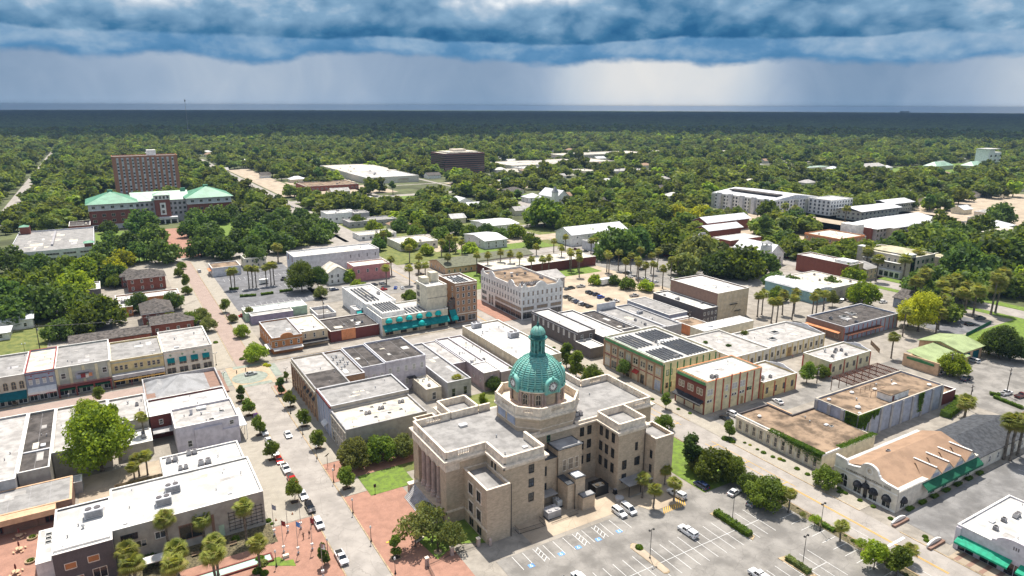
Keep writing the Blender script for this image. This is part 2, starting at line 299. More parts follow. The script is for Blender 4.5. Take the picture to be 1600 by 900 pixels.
def link(name,me,parent=None,loc=(0,0,0),rz=0):
 o=bpy.data.objects.new(name,me); COL.objects.link(o); o.parent=parent; o.location=loc; o.rotation_euler=(0,0,rz); return o
CHILD={}
def copy_tree(o,parent=None):
 c=o.copy(); COL.objects.link(c); c.parent=parent
 for ch in o.children: copy_tree(ch,c)
 return c
def struct(name,mb,m,label=None):
 o=mb.build(name,m) if isinstance(mb,MB) else mb
 o['kind']='structure'; return o
def link(name,me,parent=None,loc=(0,0,0),rz=0):
 o=bpy.data.objects.new(name,me); COL.objects.link(o); o.parent=parent; o.location=loc; o.rotation_euler=(0,0,rz)
 if parent is not None: CHILD.setdefault(parent.name,[]).append(o)
 return o
def copy_tree(o,parent=None):
 c=o.copy(); COL.objects.link(c); c.parent=parent
 if parent is not None: CHILD.setdefault(parent.name,[]).append(c)
 for ch in CHILD.get(o.name,[]): copy_tree(ch,c)
 return c
def relabel(o,label,group=None):
 o['label']=label
 if group: o['group']=group
# ---------------------------------------------------------------- windows and wall pieces
FACE={'S':0.0,'W':-math.pi/2,'E':math.pi/2,'N':math.pi}
WCACHE={}
def window_meshes(w,h,style,frame,glass):
 key=(round(w,2),round(h,2),style,frame,glass)
 if key in WCACHE: return WCACHE[key]
 f=MB(); t=min(0.09,w*0.12); d=0.07
 # local frame: x along the wall, -y outwards, z up, origin at the centre of the opening
 if style=='arch':
  a=[(-w/2,-h/2),(w/2,-h/2)]+[(w/2*math.cos(k*math.pi/8),h/2-w/2+w/2*math.sin(k*math.pi/8)) for k in range(9)]
  def sc(p,e): return [((x*(w+2*e)/w),(z*(h+2*e)/h)) for x,z in p]
  outer=sc(a,t); k=len(a)
  for i in range(k):
   j=(i+1)%k
   f.quad((outer[i][0],-d,outer[i][1]),(outer[j][0],-d,outer[j][1]),(a[j][0],-d,a[j][1]),(a[i][0],-d,a[i][1]))
   f.quad((outer[j][0],-d,outer[j][1]),(outer[i][0],-d,outer[i][1]),(outer[i][0],0.02,outer[i][1]),(outer[j][0],0.02,outer[j][1]))
   f.quad((a[i][0],-d,a[i][1]),(a[j][0],-d,a[j][1]),(a[j][0],0.02,a[j][1]),(a[i][0],0.02,a[i][1]))
  f.box(-0.03,-0.045,-h/2,0.03,-0.025,h/2-0.02); f.box(-w/2,-0.05,0.0,w/2,-0.03,0.06)
  g=MB(); n=len(a); g.v=[(x,-0.02,z) for x,z in a]; g.f=[tuple(range(n))]; g.m=[0]
 else:
  f.box(-w/2-t,-d,-h/2-t,-w/2,0.02,h/2+t); f.box(w/2,-d,-h/2-t,w/2+t,0.02,h/2+t); f.box(-w/2,-d,h/2,w/2,0.02,h/2+t); f.box(-w/2,-d-0.05,-h/2-t*1.3,w/2,0.02,-h/2)
  if style in('sash','pair','grid'): f.box(-w/2,-0.05,-0.03,w/2,-0.025,0.03)
  if style=='pair': f.box(-0.06,-0.06,-h/2,0.06,-0.02,h/2)
  if style=='grid':
   f.box(-0.025,-0.045,-h/2,0.025,-0.022,-0.03); f.box(-0.025,-0.045,0.03,0.025,-0.022,h/2)
  if style=='wide':
   k=max(2,int(w/1.3))
   for i in range(1,k): x=-w/2+w*i/k; f.box(x-0.04,-0.05,-h/2,x+0.04,-0.022,h/2)
  g=MB(); g.quad((-w/2,-0.02,-h/2),(w/2,-0.02,-h/2),(w/2,-0.02,h/2),(-w/2,-0.02,h/2))
 WCACHE[key]=(f.mesh('window_frame',frame),g.mesh('window_pane',glass)); return WCACHE[key]
def add_window(parent,face,a,off,z,w,h,style='sash',frame='whitetrim',glass='glass',name='window'):
 """a: coordinate along the wall; off: the wall plane; z: centre height"""
 fm,gm=window_meshes(w,h,style,frame,glass)
 loc=(a,off,z) if face in 'SN' else (off,a,z)
 o=link(name,fm,parent,loc,FACE[face]); link('pane',gm,o); return o
def wins(parent,B,face,n,z,w,h,style='sash',frame='whitetrim',glass='glass',a0=0.0,a1=1.0,name='window'):
 x0,y0,x1,y1=B; off={'S':y0,'N':y1,'W':x0,'E':x1}[face]; lo,hi=(x0,x1) if face in 'SN' else (y0,y1)
 lo,hi=lo+(hi-lo)*a0,lo+(hi-lo)*a1
 for zz in (z if isinstance(z,(list,tuple)) else [z]):
  for i in range(n): add_window(parent,face,lo+(hi-lo)*(i+0.5)/n,off,zz,w,h,style,frame,glass,name)
def wallbox(mb,B,face,a,b,z0,z1,out,m=0,skew=0.004):
 """a box standing proud of one wall, between a and b along it"""
 x0,y0,x1,y1=B
 if face=='S': mb.box(a,y0-out,z0,b,y0-skew,z1,m)
 if face=='N': mb.box(a,y1+skew,z0,b,y1+out,z1,m)
 if face=='W': mb.box(x0-out,a,z0,x0-skew,b,z1,m)
 if face=='E': mb.box(x1+skew,a,z0,x1+out,b,z1,m)
def pilasters(parent,B,face,n,z0,z1,w,m,out=0.12,name='pilaster',a0=0.0,a1=1.0):
 x0,y0,x1,y1=B; lo,hi=(x0,x1) if face in 'SN' else (y0,y1); lo,hi=lo+(hi-lo)*a0,lo+(hi-lo)*a1
 for i in range(n):
  c=lo+w/2+(hi-lo-w)*i/max(1,n-1); mb=MB(); wallbox(mb,B,face,c-w/2,c+w/2,z0,z1,out); mb.build(name,m,parent)
def band(parent,B,face,z0,z1,m,out=0.16,name='cornice'):
 x0,y0,x1,y1=B; lo,hi=(x0,x1) if face in 'SN' else (y0,y1); mb=MB(); wallbox(mb,B,face,lo-0.02,hi+0.02,z0,z1,out); return mb.build(name,m,parent)
def awning(parent,B,face,a,b,ztop,drop,out,m,name='awning',val=0.25):
 x0,y0,x1,y1=B; s=-1 if face in 'SW' else 1; p={'S':y0,'N':y1,'W':x0,'E':x1}[face]+s*0.02
 prof=[(p,ztop),(p+s*out,ztop-drop),(p+s*out,ztop-drop-val),(p+s*(out-0.05),ztop-drop-val),(p+s*(out-0.05),ztop-drop-0.04),(p,ztop-0.1)]
 mb=MB(); mb.vprism(prof,'x' if face in 'SN' else 'y',a,b); return mb.build(name,m,parent)
def dome_awning(parent,B,face,a,z,r,m):
 x0,y0,x1,y1=B; mb=MB(); N=9
 p={'S':(a,y0),'W':(x0,a)}[face]
 for i in range(N):
  t0,t1=math.pi*i/N,math.pi*(i+1)/N
  for j in range(5):
   q0,q1=math.pi/2*j/5,math.pi/2*(j+1)/5
   def pt(t,q):
    u=r*math.cos(t); v=r*math.sin(t)
    return (u,-v*math.cos(q)*0.95-0.03,v*math.sin(q)+0)
   mb.quad(pt(t0,q0),pt(t1,q0),pt(t1,q1),pt(t0,q1))
 for i in range(N):
  t0,t1=math.pi*i/N,math.pi*(i+1)/N
  a_=(r*math.cos(t0),-r*math.sin(t0)*0.95-0.03,0); b_=(r*math.cos(t1),-r*math.sin(t1)*0.95-0.03,0)
  mb.quad(a_,b_,(b_[0],b_[1],-0.22),(a_[0],a_[1],-0.22))
 return mb.build('awning',m,parent,(p[0],p[1],z),FACE[face],smooth=False)
# ---------------------------------------------------------------- roof things
RU={}
def roof_unit(kind):
 if kind in RU: return RU[kind]
 b=MB()
 if kind=='big':
  b.box(-1.0,-.6,.12,1.0,.6,1.05); b.box(-1.03,-.63,1.05,1.03,.63,1.1); b.box(-.9,-.5,0,-.7,.5,.12,1); b.box(.7,-.5,0,.9,.5,.12,1)
  for x in (-.5,.45): b.cyl(x,0,1.1,1.2,.38,12,1)
  for k in range(5): b.box(-.9,-.63,.25+k*.15,.9,-.6,.31+k*.15,1)
 elif kind=='cond':
  b.box(-.36,-.36,.1,.36,.36,.75); b.cyl(0,0,.75,.82,.3,12,1); b.box(-.38,-.38,0,.38,.38,.1,1)
  for k in range(4): b.box(-.37,-.3,.18+k*.13,.37,.3,.24+k*.13,1)
 elif kind=='twin':
  for dx in (-.55,.55): b.box(dx-.4,-.4,.15,dx+.4,.4,.95); b.cyl(dx,0,.95,1.02,.33,12,1)
  b.box(-1,-.45,0,1,.45,.15,1)
 elif kind=='vent':
  b.cyl(0,0,0,.35,.12,10); b.lathe([(.12,.35),(.26,.42),(.24,.6),(.08,.72)],n=12)
 elif kind=='dome':
  b.cyl(0,0,0,.25,.45,14,1); b.lathe([(.62,.25),(.6,.4),(.42,.6),(.15,.7)],n=16)
 elif kind=='hatch': b.box(-.6,-.4,0,.6,.4,.25); b.box(-.66,-.46,.25,.66,.46,.32,1)
 elif kind=='skylight': b.box(-.6,-.45,0,.6,.45,.18); b.box(-.52,-.37,.18,.52,.37,.2,1)
 elif kind=='chimney': b.box(-.3,-.3,0,.3,.3,1.1); b.box(-.36,-.36,1.1,.36,.36,1.25,1)
 mm={'big':['lightgrey','darkgrey'],'cond':['grey','black'],'twin':['stone_grey','darkgrey'],'vent':['steel'],'dome':['whitetrim','stone_grey'],'hatch':['whitetrim','lightgrey'],'skylight':['whitetrim','glass'],'chimney':['lightgrey','grey']}[kind]
 nm={'big':'air_conditioner','cond':'air_conditioner','twin':'air_conditioner','vent':'roof_vent','dome':'roof_ventilator','hatch':'roof_hatch','skylight':'skylight','chimney':'chimney'}[kind]
 RU[kind]=(nm,b.mesh(nm,mm)); return RU[kind]
def put_unit(roof,kind,x,y,z,rz=0,s=1.0):
 nm,me=roof_unit(kind); o=link(nm,me,roof,(x,y,z),rz); o.scale=(s,s,s); return o
BLD={}; PM_=[]
def pipe_mesh():
 if not PM_: m=MB(); m.cyl(0,0,0,.3,.07,8); m.cyl(0,0,.3,.36,.11,8); PM_.append(m.mesh('pipe','grey'))
 return PM_[0]
def bld(name,label,x0,y0,x1,y1,h,wall='white',roof='roof_white',cat='building',par=0.55,coping='whitetrim',units='',group=None,base=None,facade=None,coping_w=0.22,z0=0.0):
 """flat-roofed block: walls, a parapet with coping, the roof sheet inside it and the machines on that"""
 root=empty(name,(x0,y0,z0),0,label,cat,group); W,D=x1-x0,y1-y0; t=coping_w; zr=h-par
 w=MB(); w.box(0,0,0,W,D,zr)
 w.box(0,0,zr,W,t,h-.08); w.box(0,D-t,zr,W,D,h-.08); w.box(0,t,zr,t,D-t,h-.08); w.box(W-t,t,zr,W,D-t,h-.08)
 wm=[wall]
 w.build('wall',wm,root)
 c=MB(); e=.05; c.box(-e,-e,h-.08,W+e,t+e,h); c.box(-e,D-t-e,h-.08,W+e,D+e,h); c.box(-e,t+e,h-.08,t+e,D-t-e,h); c.box(W-t-e,t+e,h-.08,W+e,D-t-e,h); c.build('coping',coping,root)
 r=MB(); r.box(t,t,zr,W-t,D-t,zr+.04)
 rf=r.build('roof',roof,root)
 rr=random.Random(int(abs(x0*17+y0*31)))
 if units:
  used=[]
  for k in units.split():
   for _t in range(40):
    ux,uy=rr.uniform(.12,.88)*W,rr.uniform(.12,.88)*D
    if all((ux-a)**2+(uy-b)**2>6 for a,b in used): break
   used.append((ux,uy)); put_unit(rf,k,ux,uy,zr+.04,rr.choice([0,0,math.pi/2]))
 if W*D>70 and roof!='roof_brown':      # patches, a seam line and small pipes on every sizeable roof
  for k in range(2+int(W*D/160)):
   px_,py_=rr.uniform(.1,.75)*W,rr.uniform(.1,.75)*D; m=MB(); m.box(px_,py_,zr+.04,px_+rr.uniform(.6,.16*W+.7),py_+rr.uniform(.5,.14*D+.6),zr+.055+.004*k); m.build('roof_patch',rr.choice(['roof_mid','roof_cream','stone_grey','roof_white']),rf)
  for k in range(2+int(W*D/90)):
   if k<14: px_,py_=rr.uniform(.06,.94)*W,rr.uniform(.06,.94)*D; o=link('pipe',pipe_mesh(),rf,(px_,py_,zr+.04)); s=rr.uniform(.7,1.5); o.scale=(s,s,s)
  m=MB(); n_=max(2,int(W/3.2))
  for k in range(1,n_): m.box(t+(W-2*t)*k/n_-.02,t,zr+.04,t+(W-2*t)*k/n_+.02,D-t,zr+.05)
  m.build('roof_seam','stone_grey' if 'white' in roof or 'cream' in roof else 'grey',rf)
 if facade:   # a differently coloured front
  for f,m in facade.items(): b=MB(); wallbox(b,(0,0,W,D),f,0.02,(W if f in 'SN' else D)-.02,0,h-.1,.05); b.build('facade',m,root)
 BLD[name]=root; root['_b']=(0.0,0.0,W,D)
 return root,(0.0,0.0,W,D),rf,zr+.04
def hiproof(root,B,z,rise,m,over=.5,ridge=None,name='roof'):
 x0,y0,x1,y1=B; x0-=over;y0-=over;x1+=over;y1+=over; W,D=x1-x0,y1-y0; b=MB(); i=min(W,D)/2
 if W>=D: r0,r1=(x0+i,(y0+y1)/2,z+rise),(x1-i+.01,(y0+y1)/2,z+rise)
 else: r0,r1=((x0+x1)/2,y0+i,z+rise),((x0+x1)/2,y1-i+.01,z+rise)
 A,Bq,C,Dq=(x0,y0,z),(x1,y0,z),(x1,y1,z),(x0,y1,z)
 if W>=D: b.quad(A,Bq,r1,r0); b.tri(Bq,C,r1); b.quad(C,Dq,r0,r1); b.tri(Dq,A,r0)
 else: b.tri(A,Bq,r0); b.quad(Bq,C,r1,r0); b.tri(C,Dq,r1); b.quad(Dq,A,r0,r1)
 b.box(x0,y0,z-.18,x1,y1,z-.002,1)
 return b.build(name,[m,'whitetrim'],root)
def gableroof(root,B,z,rise,m,axis='x',over=.5,wallm=None,name='roof'):
 x0,y0,x1,y1=B; o=over; b=MB()
 if axis=='x': prof=[(y0-o,z-.02),((y0+y1)/2,z+rise),(y1+o,z-.02),(y1+o,z+.15),((y0+y1)/2,z+rise+.2),(y0-o,z+.15)]; b.vprism([prof[0],prof[1],prof[4],prof[5]],'x',x0-o,x1+o); b.vprism([prof[1],prof[2],prof[3],prof[4]],'x',x0-o,x1+o)
 else: prof=[(x0-o,z-.02),((x0+x1)/2,z+rise),(x1+o,z-.02),(x1+o,z+.15),((x0+x1)/2,z+rise+.2),(x0-o,z+.15)]; b.vprism([prof[0],prof[1],prof[4],prof[5]],'y',y0-o,y1+o); b.vprism([prof[1],prof[2],prof[3],prof[4]],'y',y0-o,y1+o)
 rf=b.build(name,m,root)
 if wallm:
  g=MB()
  if axis=='x': g.vprism([(y0,z-.01),(y1,z-.01),((y0+y1)/2,z+rise-.05)],'x',x0,x1)
  else: g.vprism([(x0,z-.01),(x1,z-.01),((x0+x1)/2,z+rise-.05)],'y',y0,y1)
  g.build('gable',wallm,root)
 return rf
def house(name,label,x0,y0,x1,y1,h,wall,roofm,kind='hip',rise=2.2,axis='x',cat='house',group=None,win=True,over=.5,wn=(3,2),wh=1.2):
 root=empty(name,(x0,y0,0),0,label,cat,group); W,D=x1-x0,y1-y0; b=MB(); b.box(0,0,0,W,D,h-.01); b.build('wall',wall,root); B=(0.,0.,W,D)
 rf=hiproof(root,B,h,rise,roofm,over) if kind=='hip' else gableroof(root,B,h,rise,roofm,axis,over,wall)
 if win:
  zs=[1.5] if h<4.2 else [1.4,h-1.4]
  wins(root,B,'S',wn[0],zs,.8,wh); wins(root,B,'W' if x0>0 else 'E',wn[1],zs,.8,wh)
 return root,B,rf
def lbl(s): return s
# ---------------------------------------------------------------- vehicles (front towards +x)
m_=1/K
def car_mesh(kind,paint):
 """side profile lofted across the width, wheels and glass apart"""
 L,Wd,H={'sedan':(4.75,1.84,1.45),'suv':(4.75,1.92,1.74),'pickup':(5.75,2.0,1.88),'van':(5.1,1.95,1.8)}[kind]
 L*=m_;Wd*=m_;H*=m_; hw=Wd/2
 def P(pts): return [(x*L/2,z*H) for x,z in pts]
 body=dict(
  sedan=P([(-.99,.26),(-1,.45),(-.97,.62),(-.70,.655),(.36,.65),(.80,.57),(.97,.47),(1,.36),(.98,.22),(.2,.14),(-.9,.15)]),
  suv=P([(-.99,.22),(-1,.40),(-.98,.62),(.42,.62),(.85,.56),(.98,.47),(1,.32),(.97,.2),(0,.15),(-.93,.16)]),
  van=P([(-.99,.2),(-1,.40),(-.98,.60),(.55,.60),(.88,.50),(.98,.42),(1,.3),(.97,.18),(0,.14),(-.93,.15)]),
  pickup=P([(-1,.24),(-1,.56),(-.99,.60),(.38,.62),(.90,.60),(.99,.52),(1,.30),(.97,.22),(0,.17),(-.93,.18)]))[kind]
 cab=dict(sedan=[(-.78,.63),(.42,.63),(.12,.985),(-.42,.985)],suv=[(-.985,.60),(.46,.60),(.22,.975),(-.86,.975)],van=[(-.985,.58),(.66,.58),(.30,.98),(-.9,.98)],pickup=[(-.16,.60),(.50,.60),(.27,.975),(-.08,.975)])[kind]
 b=MB(); secs=[(-hw,.93),(-hw*.96,1.0),(hw*.96,1.0),(hw,.93)]; n=len(body); base=len(b.v)
 for y,s in secs:
  for x,z in body: b.v.append((x*s+(0 if s==1 else 0),y,(z if s==1 else .4*H+(z-.4*H)*.94)))
 for k in range(3):
  for i in range(n): j=(i+1)%n; b.f.append((base+k*n+i,base+k*n+j,base+(k+1)*n+j,base+(k+1)*n+i)); b.m.append(0)
 b.f.append(tuple(base+i for i in range(n-1,-1,-1))); b.m.append(0); b.f.append(tuple(base+3*n+i for i in range(n))); b.m.append(0)
 C=[(x*L/2,z*H) for x,z in cab]; bot=hw*.94; top=hw*.76
 g=MB(); v=[(C[0][0],-bot,C[0][1]),(C[1][0],-bot,C[1][1]),(C[1][0],bot,C[1][1]),(C[0][0],bot,C[0][1]),(C[3][0],-top,C[3][1]),(C[2][0],-top,C[2][1]),(C[2][0],top,C[2][1]),(C[3][0],top,C[3][1])]
 g.v=list(v); g.f=[(0,1,5,4),(1,2,6,5),(2,3,7,6),(3,0,4,7),(4,5,6,7)]; g.m=[0]*5
 r=.03
 b.box(C[3][0]-.02,-top-.015,C[3][1]-.03,C[2][0]+.02,top+.015,C[3][1]+.03)      # roof skin
 for sy in (-1,1):      # pillars
  for (p0,p1) in ((0,3),(1,2)):
   a=Vector((C[p0][0],sy*bot,C[p0][1])); c=Vector((C[p1][0],sy*top,C[p1][1])); b.tube([a,c],.035*1.2,4)
  xm=(C[0][0]+C[1][0])/2-.1*L*(0 if kind!='pickup' else 0); xt=(C[3][0]+C[2][0])/2; b.tube([(xm,sy*bot*1.0,C[0][1]),(xt,sy*top,C[3][1])],.03,4)
 if kind=='pickup':
  x0,x1=-.96*L/2,-.18*L/2; b.box(x0,-hw*.8,.605*H,x1,hw*.8,.61*H,1)
 b.box(L/2*.985,-hw*.6,.30*H,L/2*1.005,hw*.6,.42*H,1); b.box(-L/2*1.005,-hw*.35,.34*H,-L/2*.99,hw*.35,.42*H,1)
 return b,g,L,hw,H
CARC={}
def make_car(kind,paint,cap=False,full=True,glass='glass'):
 key=(kind,paint,cap,full)
 if key in CARC: return CARC[key]
 b,g,L,hw,H=car_mesh(kind,paint)
 root=empty('parked_car',(0,0,-500),0)
 b.build('body',[CARP[paint],'rubber'],root); g.build('window_glass',glass,root)
 if cap:
  c=MB(); x0,x1=-.985*L/2,-.19*L/2; c.vprism([(x0,.6*H),(x1,.6*H),(x1,.97*H),(x0+.08,.97*H)],'x',0,1) if False else None
  w0,w1=hw*.92,hw*.78; v=[(x0,-w0,.6*H),(x1,-w0,.6*H),(x1,w0,.6*H),(x0,w0,.6*H),(x0+.1,-w1,.96*H),(x1,-w1,.96*H),(x1,w1,.96*H),(x0+.1,w1,.96*H)]
  c.v=v; c.f=[(0,1,5,4),(1,2,6,5),(2,3,7,6),(3,0,4,7),(4,5,6,7)]; c.m=[0]*5
  c.box(x0+.25,-w0*.97,.70*H,x1-.2,-w0*.9,.86*H,1); c.box(x0+.25,w0*.9,.70*H,x1-.2,w0*.97,.86*H,1); c.box(x0-.0,-w1*.8,.68*H,x0+.04,w1*.8,.88*H,1)
  c.build('canopy_shell',[CARP[paint],'glass'],root)
 wr=.33*m_*(1.15 if kind in('pickup','suv') else 1)
 w=MB(); w.tube([(0,-.11,0),(0,.11,0)],wr,14); wm=w.mesh('wheel','rubber'); q=MB(); q.tube([(0,-.118,0),(0,.118,0)],wr*.6,10); rm=q.mesh('rim','chrome')
 for sx in (-.62,.63):
  for sy in (-1,1):
   o=link('wheel',wm,root,(sx*L/2,sy*(hw-.09),wr));
   if full: link('rim',rm,o)
 if full:
  h=MB(); h.box(-.02,-.13,-.06,.02,.13,.06); hm=h.mesh('headlight','lamp_clear'); tm=MB().box(-.02,-.11,-.1,.02,.11,.1).mesh('tail_light','lamp_red')
  for sy in (-1,1): link('headlight',hm,root,(L/2*.965,sy*hw*.72,.46*H)); link('tail_light',tm,root,(-L/2*.992,sy*hw*.78,.5*H))
  mm=MB().box(-.06,-.07,-.05,.06,.07,.05).mesh('wing_mirror',CARP[paint])
  for sy in (-1,1): link('wing_mirror',mm,root,(.36*L/2,sy*(hw+.05),.64*H))
 CARC[key]=[root,False]; return CARC[key]
def car(kind,paint,x,y,heading,label,group=None,cap=False,full=True,z=0.02,name='parked_car',cat=None):
 rec=make_car(kind,paint,cap,full)
 if rec[1]: o=copy_tree(rec[0]);
 else: o=rec[0]; rec[1]=True
 for k in ('group',):
  if k in o: del o[k]
 o.name=name; o.location=(x,y,z); o.rotation_euler=(0,0,heading)
 return tag(o,label,cat or {'sedan':'car','suv':'car','pickup':'pickup truck','van':'van'}[kind],group)
# ---------------------------------------------------------------- trees
def cards(pts,size,rs,nrm=None,aspect=1.0,fold=0.0):
 """numpy leaf quads; returns verts (4n,3)"""
 n=len(pts); d=rs.normal(size=(n,3));
 if nrm is not None: d=d*0.75+nrm*1.0
 d/=np.linalg.norm(d,axis=1)[:,None]
 a=np.cross(d,rs.normal(size=(n,3))); a/=np.linalg.norm(a,axis=1)[:,None]; b=np.cross(d,a)
 s=(size*rs.uniform(.6,1.35,n))[:,None]; a=a*s; b=b*s*aspect
 return np.stack([pts-a-b*.6,pts+a-b*.5,pts+a*.7+b,pts-a*.8+b*.7],1).reshape(-1,3)
def np_mesh(name,V,m):
 n=len(V)//4; me=bpy.data.meshes.new(name); me.vertices.add(len(V)); me.vertices.foreach_set('co',V.astype(np.float32).ravel())
 me.loops.add(n*4); me.loops.foreach_set('vertex_index',np.arange(n*4,dtype=np.int32)); me.polygons.add(n); me.polygons.foreach_set('loop_start',np.arange(0,n*4,4,dtype=np.int32))
 me.polygons.foreach_set('loop_total',np.full(n,4,dtype=np.int32)); me.materials.append(M[m] if isinstance(m,str) else m); me.update(); me.validate(); return me
def crown_mesh(name,r,hgt,z0,nlobes,ncards,size,m,seed,flat=0.9,fill=0.2,spread=0.68):
 rs=np.random.default_rng(seed); c=[]; lr=[]
 for i in range(nlobes):
  t=i*2.39996+rs.uniform(-.4,.4); q=math.sqrt((i+.3)/nlobes)*spread*r; L_=r*rs.uniform(.25,.43)*(1.1-.25*q/r)
  top=z0+hgt*(1-.55*(q/(r*spread+.01))**2)-L_*.7*flat; lowz=z0+L_*.55*flat
  zc=top if i%3 else lowz+(top-lowz)*rs.uniform(.1,.6)
  c.append((q*math.cos(t),q*math.sin(t),max(lowz,zc))); lr.append(L_)
 c=np.array(c); lr=np.array(lr); k=rs.choice(nlobes,ncards,p=lr**2/np.sum(lr**2)); d=rs.normal(size=(ncards,3)); d/=np.linalg.norm(d,axis=1)[:,None]
 rad=np.where(rs.random(ncards)<fill,rs.uniform(.3,.85,ncards),rs.normal(.97,.1,ncards))
 ph=rs.uniform(0,6.28,(nlobes,3)); lump=np.sin(d[:,0]*5+ph[k,0])*np.sin(d[:,1]*5+ph[k,1])*np.sin(d[:,2]*5+ph[k,2]); keep=(rs.random(ncards)<.80+.6*lump)
 P=c[k]+d*(lr[k]*rad*(1+.2*lump))[:,None]*np.array([1,1,flat]); P=P[keep]; dd=d[keep]
 return np_mesh(name,cards(P,size,rs,dd),m)
def trunk_mesh(h,r,seed,limbs=5,spread=1.5,m='bark',lean=0.0):
 rs=random.Random(seed); b=MB(); fx,fy=rs.uniform(-lean,lean),rs.uniform(-lean,lean)
 b.tube([(0,0,-.05),(0,0,h*.12),(fx*.5,fy*.5,h*.55),(fx,fy,h)],[r*1.5,r,r*.8,r*.6],8)
 for i in range(limbs):
  t=2*math.pi*(i+rs.random()*.7)/limbs; z=h*rs.uniform(.6,.95); l=spread*rs.uniform(.7,1.1)
  b.tube([(fx*.8,fy*.8,z),(fx+l*.5*math.cos(t),fy+l*.5*math.sin(t),z+l*.55),(fx+l*math.cos(t),fy+l*math.sin(t),z+l*.9)],[r*.5,r*.33,r*.12],5)
 return b.mesh('trunk',m)
TREES={}
def tree_src(key):
 if key in TREES: return TREES[key]
 kind,leaf,seed=key; root=None
 S_=dict(oak=(4.6,6.0,1.3,16,8500,.19,2.3,.22),street=(2.0,3.1,1.1,10,3400,.115,1.5,.08),airy=(2.5,3.0,1.7,11,1900,.13,2.4,.09),big=(6.0,10.0,2.2,26,16000,.2,4.0,.3),
   mid=(5.4,6.2,1.0,14,3000,.38,2.0,.25),conic=(1.45,3.7,.6,8,2600,.12,1.2,.07),tall=(3.1,7.4,1.3,15,5600,.18,2.4,.16))[kind]
 r,h,z0,nl,nc,sz,th,tr=S_
 cm=crown_mesh('crown',r,h,z0,nl,nc,sz,leaf,seed,flat=1.0,fill=.12 if kind=='airy' else .25,spread=.5 if kind in('conic','tall','street') else .74)
 tm=trunk_mesh(th,tr,seed,6 if kind in('oak','big','mid','airy') else 4,r*.55,lean=.3 if kind in('oak','airy') else .1)
 TREES[key]=(tm,cm); return TREES[key]
def tree(x,y,kind,leaf,label,group=None,s=1.0,sz=None,seed=None,name='broadleaf_tree',z=0.02,cat='tree'):
 seed=random.randrange(1,4) if seed is None else seed; tm,cm=tree_src((kind,leaf,seed))
 r=empty(name,(x,y,z),random.uniform(0,6.28),label,cat,group); t=link('trunk',tm,r); c=link('crown',cm,r)
 r.scale=(s,s,sz or s*random.uniform(.92,1.08)); return r
def palm_meshes(seed,dry=False):
 rs=random.Random(seed); h=1.0
 b=MB(); hh=4.2; b.tube([(0,0,-.05),(.03,0,.4),(.08*rs.uniform(-1,1),.08*rs.uniform(-1,1),hh*.6),(0,0,hh)],[.2,.14,.13,.15],8)
 f=MB()
 # sabal crown: a ball of folded fans on stalks, the lowest ones hanging and brown
 for i in range(52):
  t=i*2.39996+rs.uniform(-.2,.2); up=1-2*(i+.5)/52*0.80; el=math.asin(max(-.75,min(.98,up))); l=rs.uniform(.55,1.12)
  d=Vector((math.cos(t)*math.cos(el),math.sin(t)*math.cos(el),math.sin(el))); side=d.cross(Vector((0,0,1)))
  side=side.normalized() if side.length>.01 else Vector((1,0,0)); nu=side.cross(d).normalized()
  c0=Vector((0,0,hh+.1)); st=c0+d*l*.55
  m=1 if el<-.25 or rs.random()<.1 else 0
  f.quad(tuple(c0-side*.015),tuple(c0+side*.015),tuple(st+side*.015),tuple(st-side*.015),m)
  K2=9
  for k in range(K2):
   a=(k-(K2-1)/2)/(K2-1)*1.9; dirv=(d*math.cos(a)+side*math.sin(a)).normalized(); droop=Vector((0,0,-.16-.1*abs(a)))
   w=(side*math.cos(a)-d*math.sin(a))*.062; p1=st+dirv*l*.45+nu*.03; p2=st+dirv*l*.8+droop
   f.quad(tuple(st-w*.3),tuple(st+w*.3),tuple(p1+w),tuple(p1-w),m); f.tri(tuple(p1-w),tuple(p1+w),tuple(p2),m)
 return b.mesh('trunk','palm_bark'),f.mesh('crown',['palm','palm_dry'])
PALMS=[palm_meshes(k) for k in (3,5,8)]
def palm(x,y,label,group=None,s=1.0,h=1.0,z=0.02,k=None):
 tm,cm=PALMS[random.randrange(3) if k is None else k]; s*=1.4; h=h/1.45 if h<3 else h; r=empty('palm_tree',(x,y,z),random.uniform(0,6.28),label,'palm tree',group)
 t=link('trunk',tm,r); c=link('crown',cm,r); t.scale=(s,s,s*h); c.scale=(s,s,s); c.location=(0,0,4.2*s*(h-1)); return r
def shrub_mesh(seed,leaf,r=.5,n=500,size=.07,flat=.85):
 rs=np.random.default_rng(seed); d=rs.normal(size=(n,3)); d/=np.linalg.norm(d,axis=1)[:,None]; d[:,2]=np.abs(d[:,2])
 P=d*(rs.uniform(.8,1.05,n)*r)[:,None]*np.array([1,1,flat]); return np_mesh('foliage',cards(P,size,rs,d),leaf)
SH={}
def shrub(x,y,r,label,leaf='hedge',group='clipped shrubs along the kerb',name='shrub',z=.02):
 k=(leaf,random.randrange(3))
 if k not in SH: SH[k]=shrub_mesh(k[1]+5,leaf)
 o=link(name,SH[k],None,(x,y,z),random.uniform(0,6)); o.scale=(r/.5,)*3; return tag(o,label,'shrub',group)
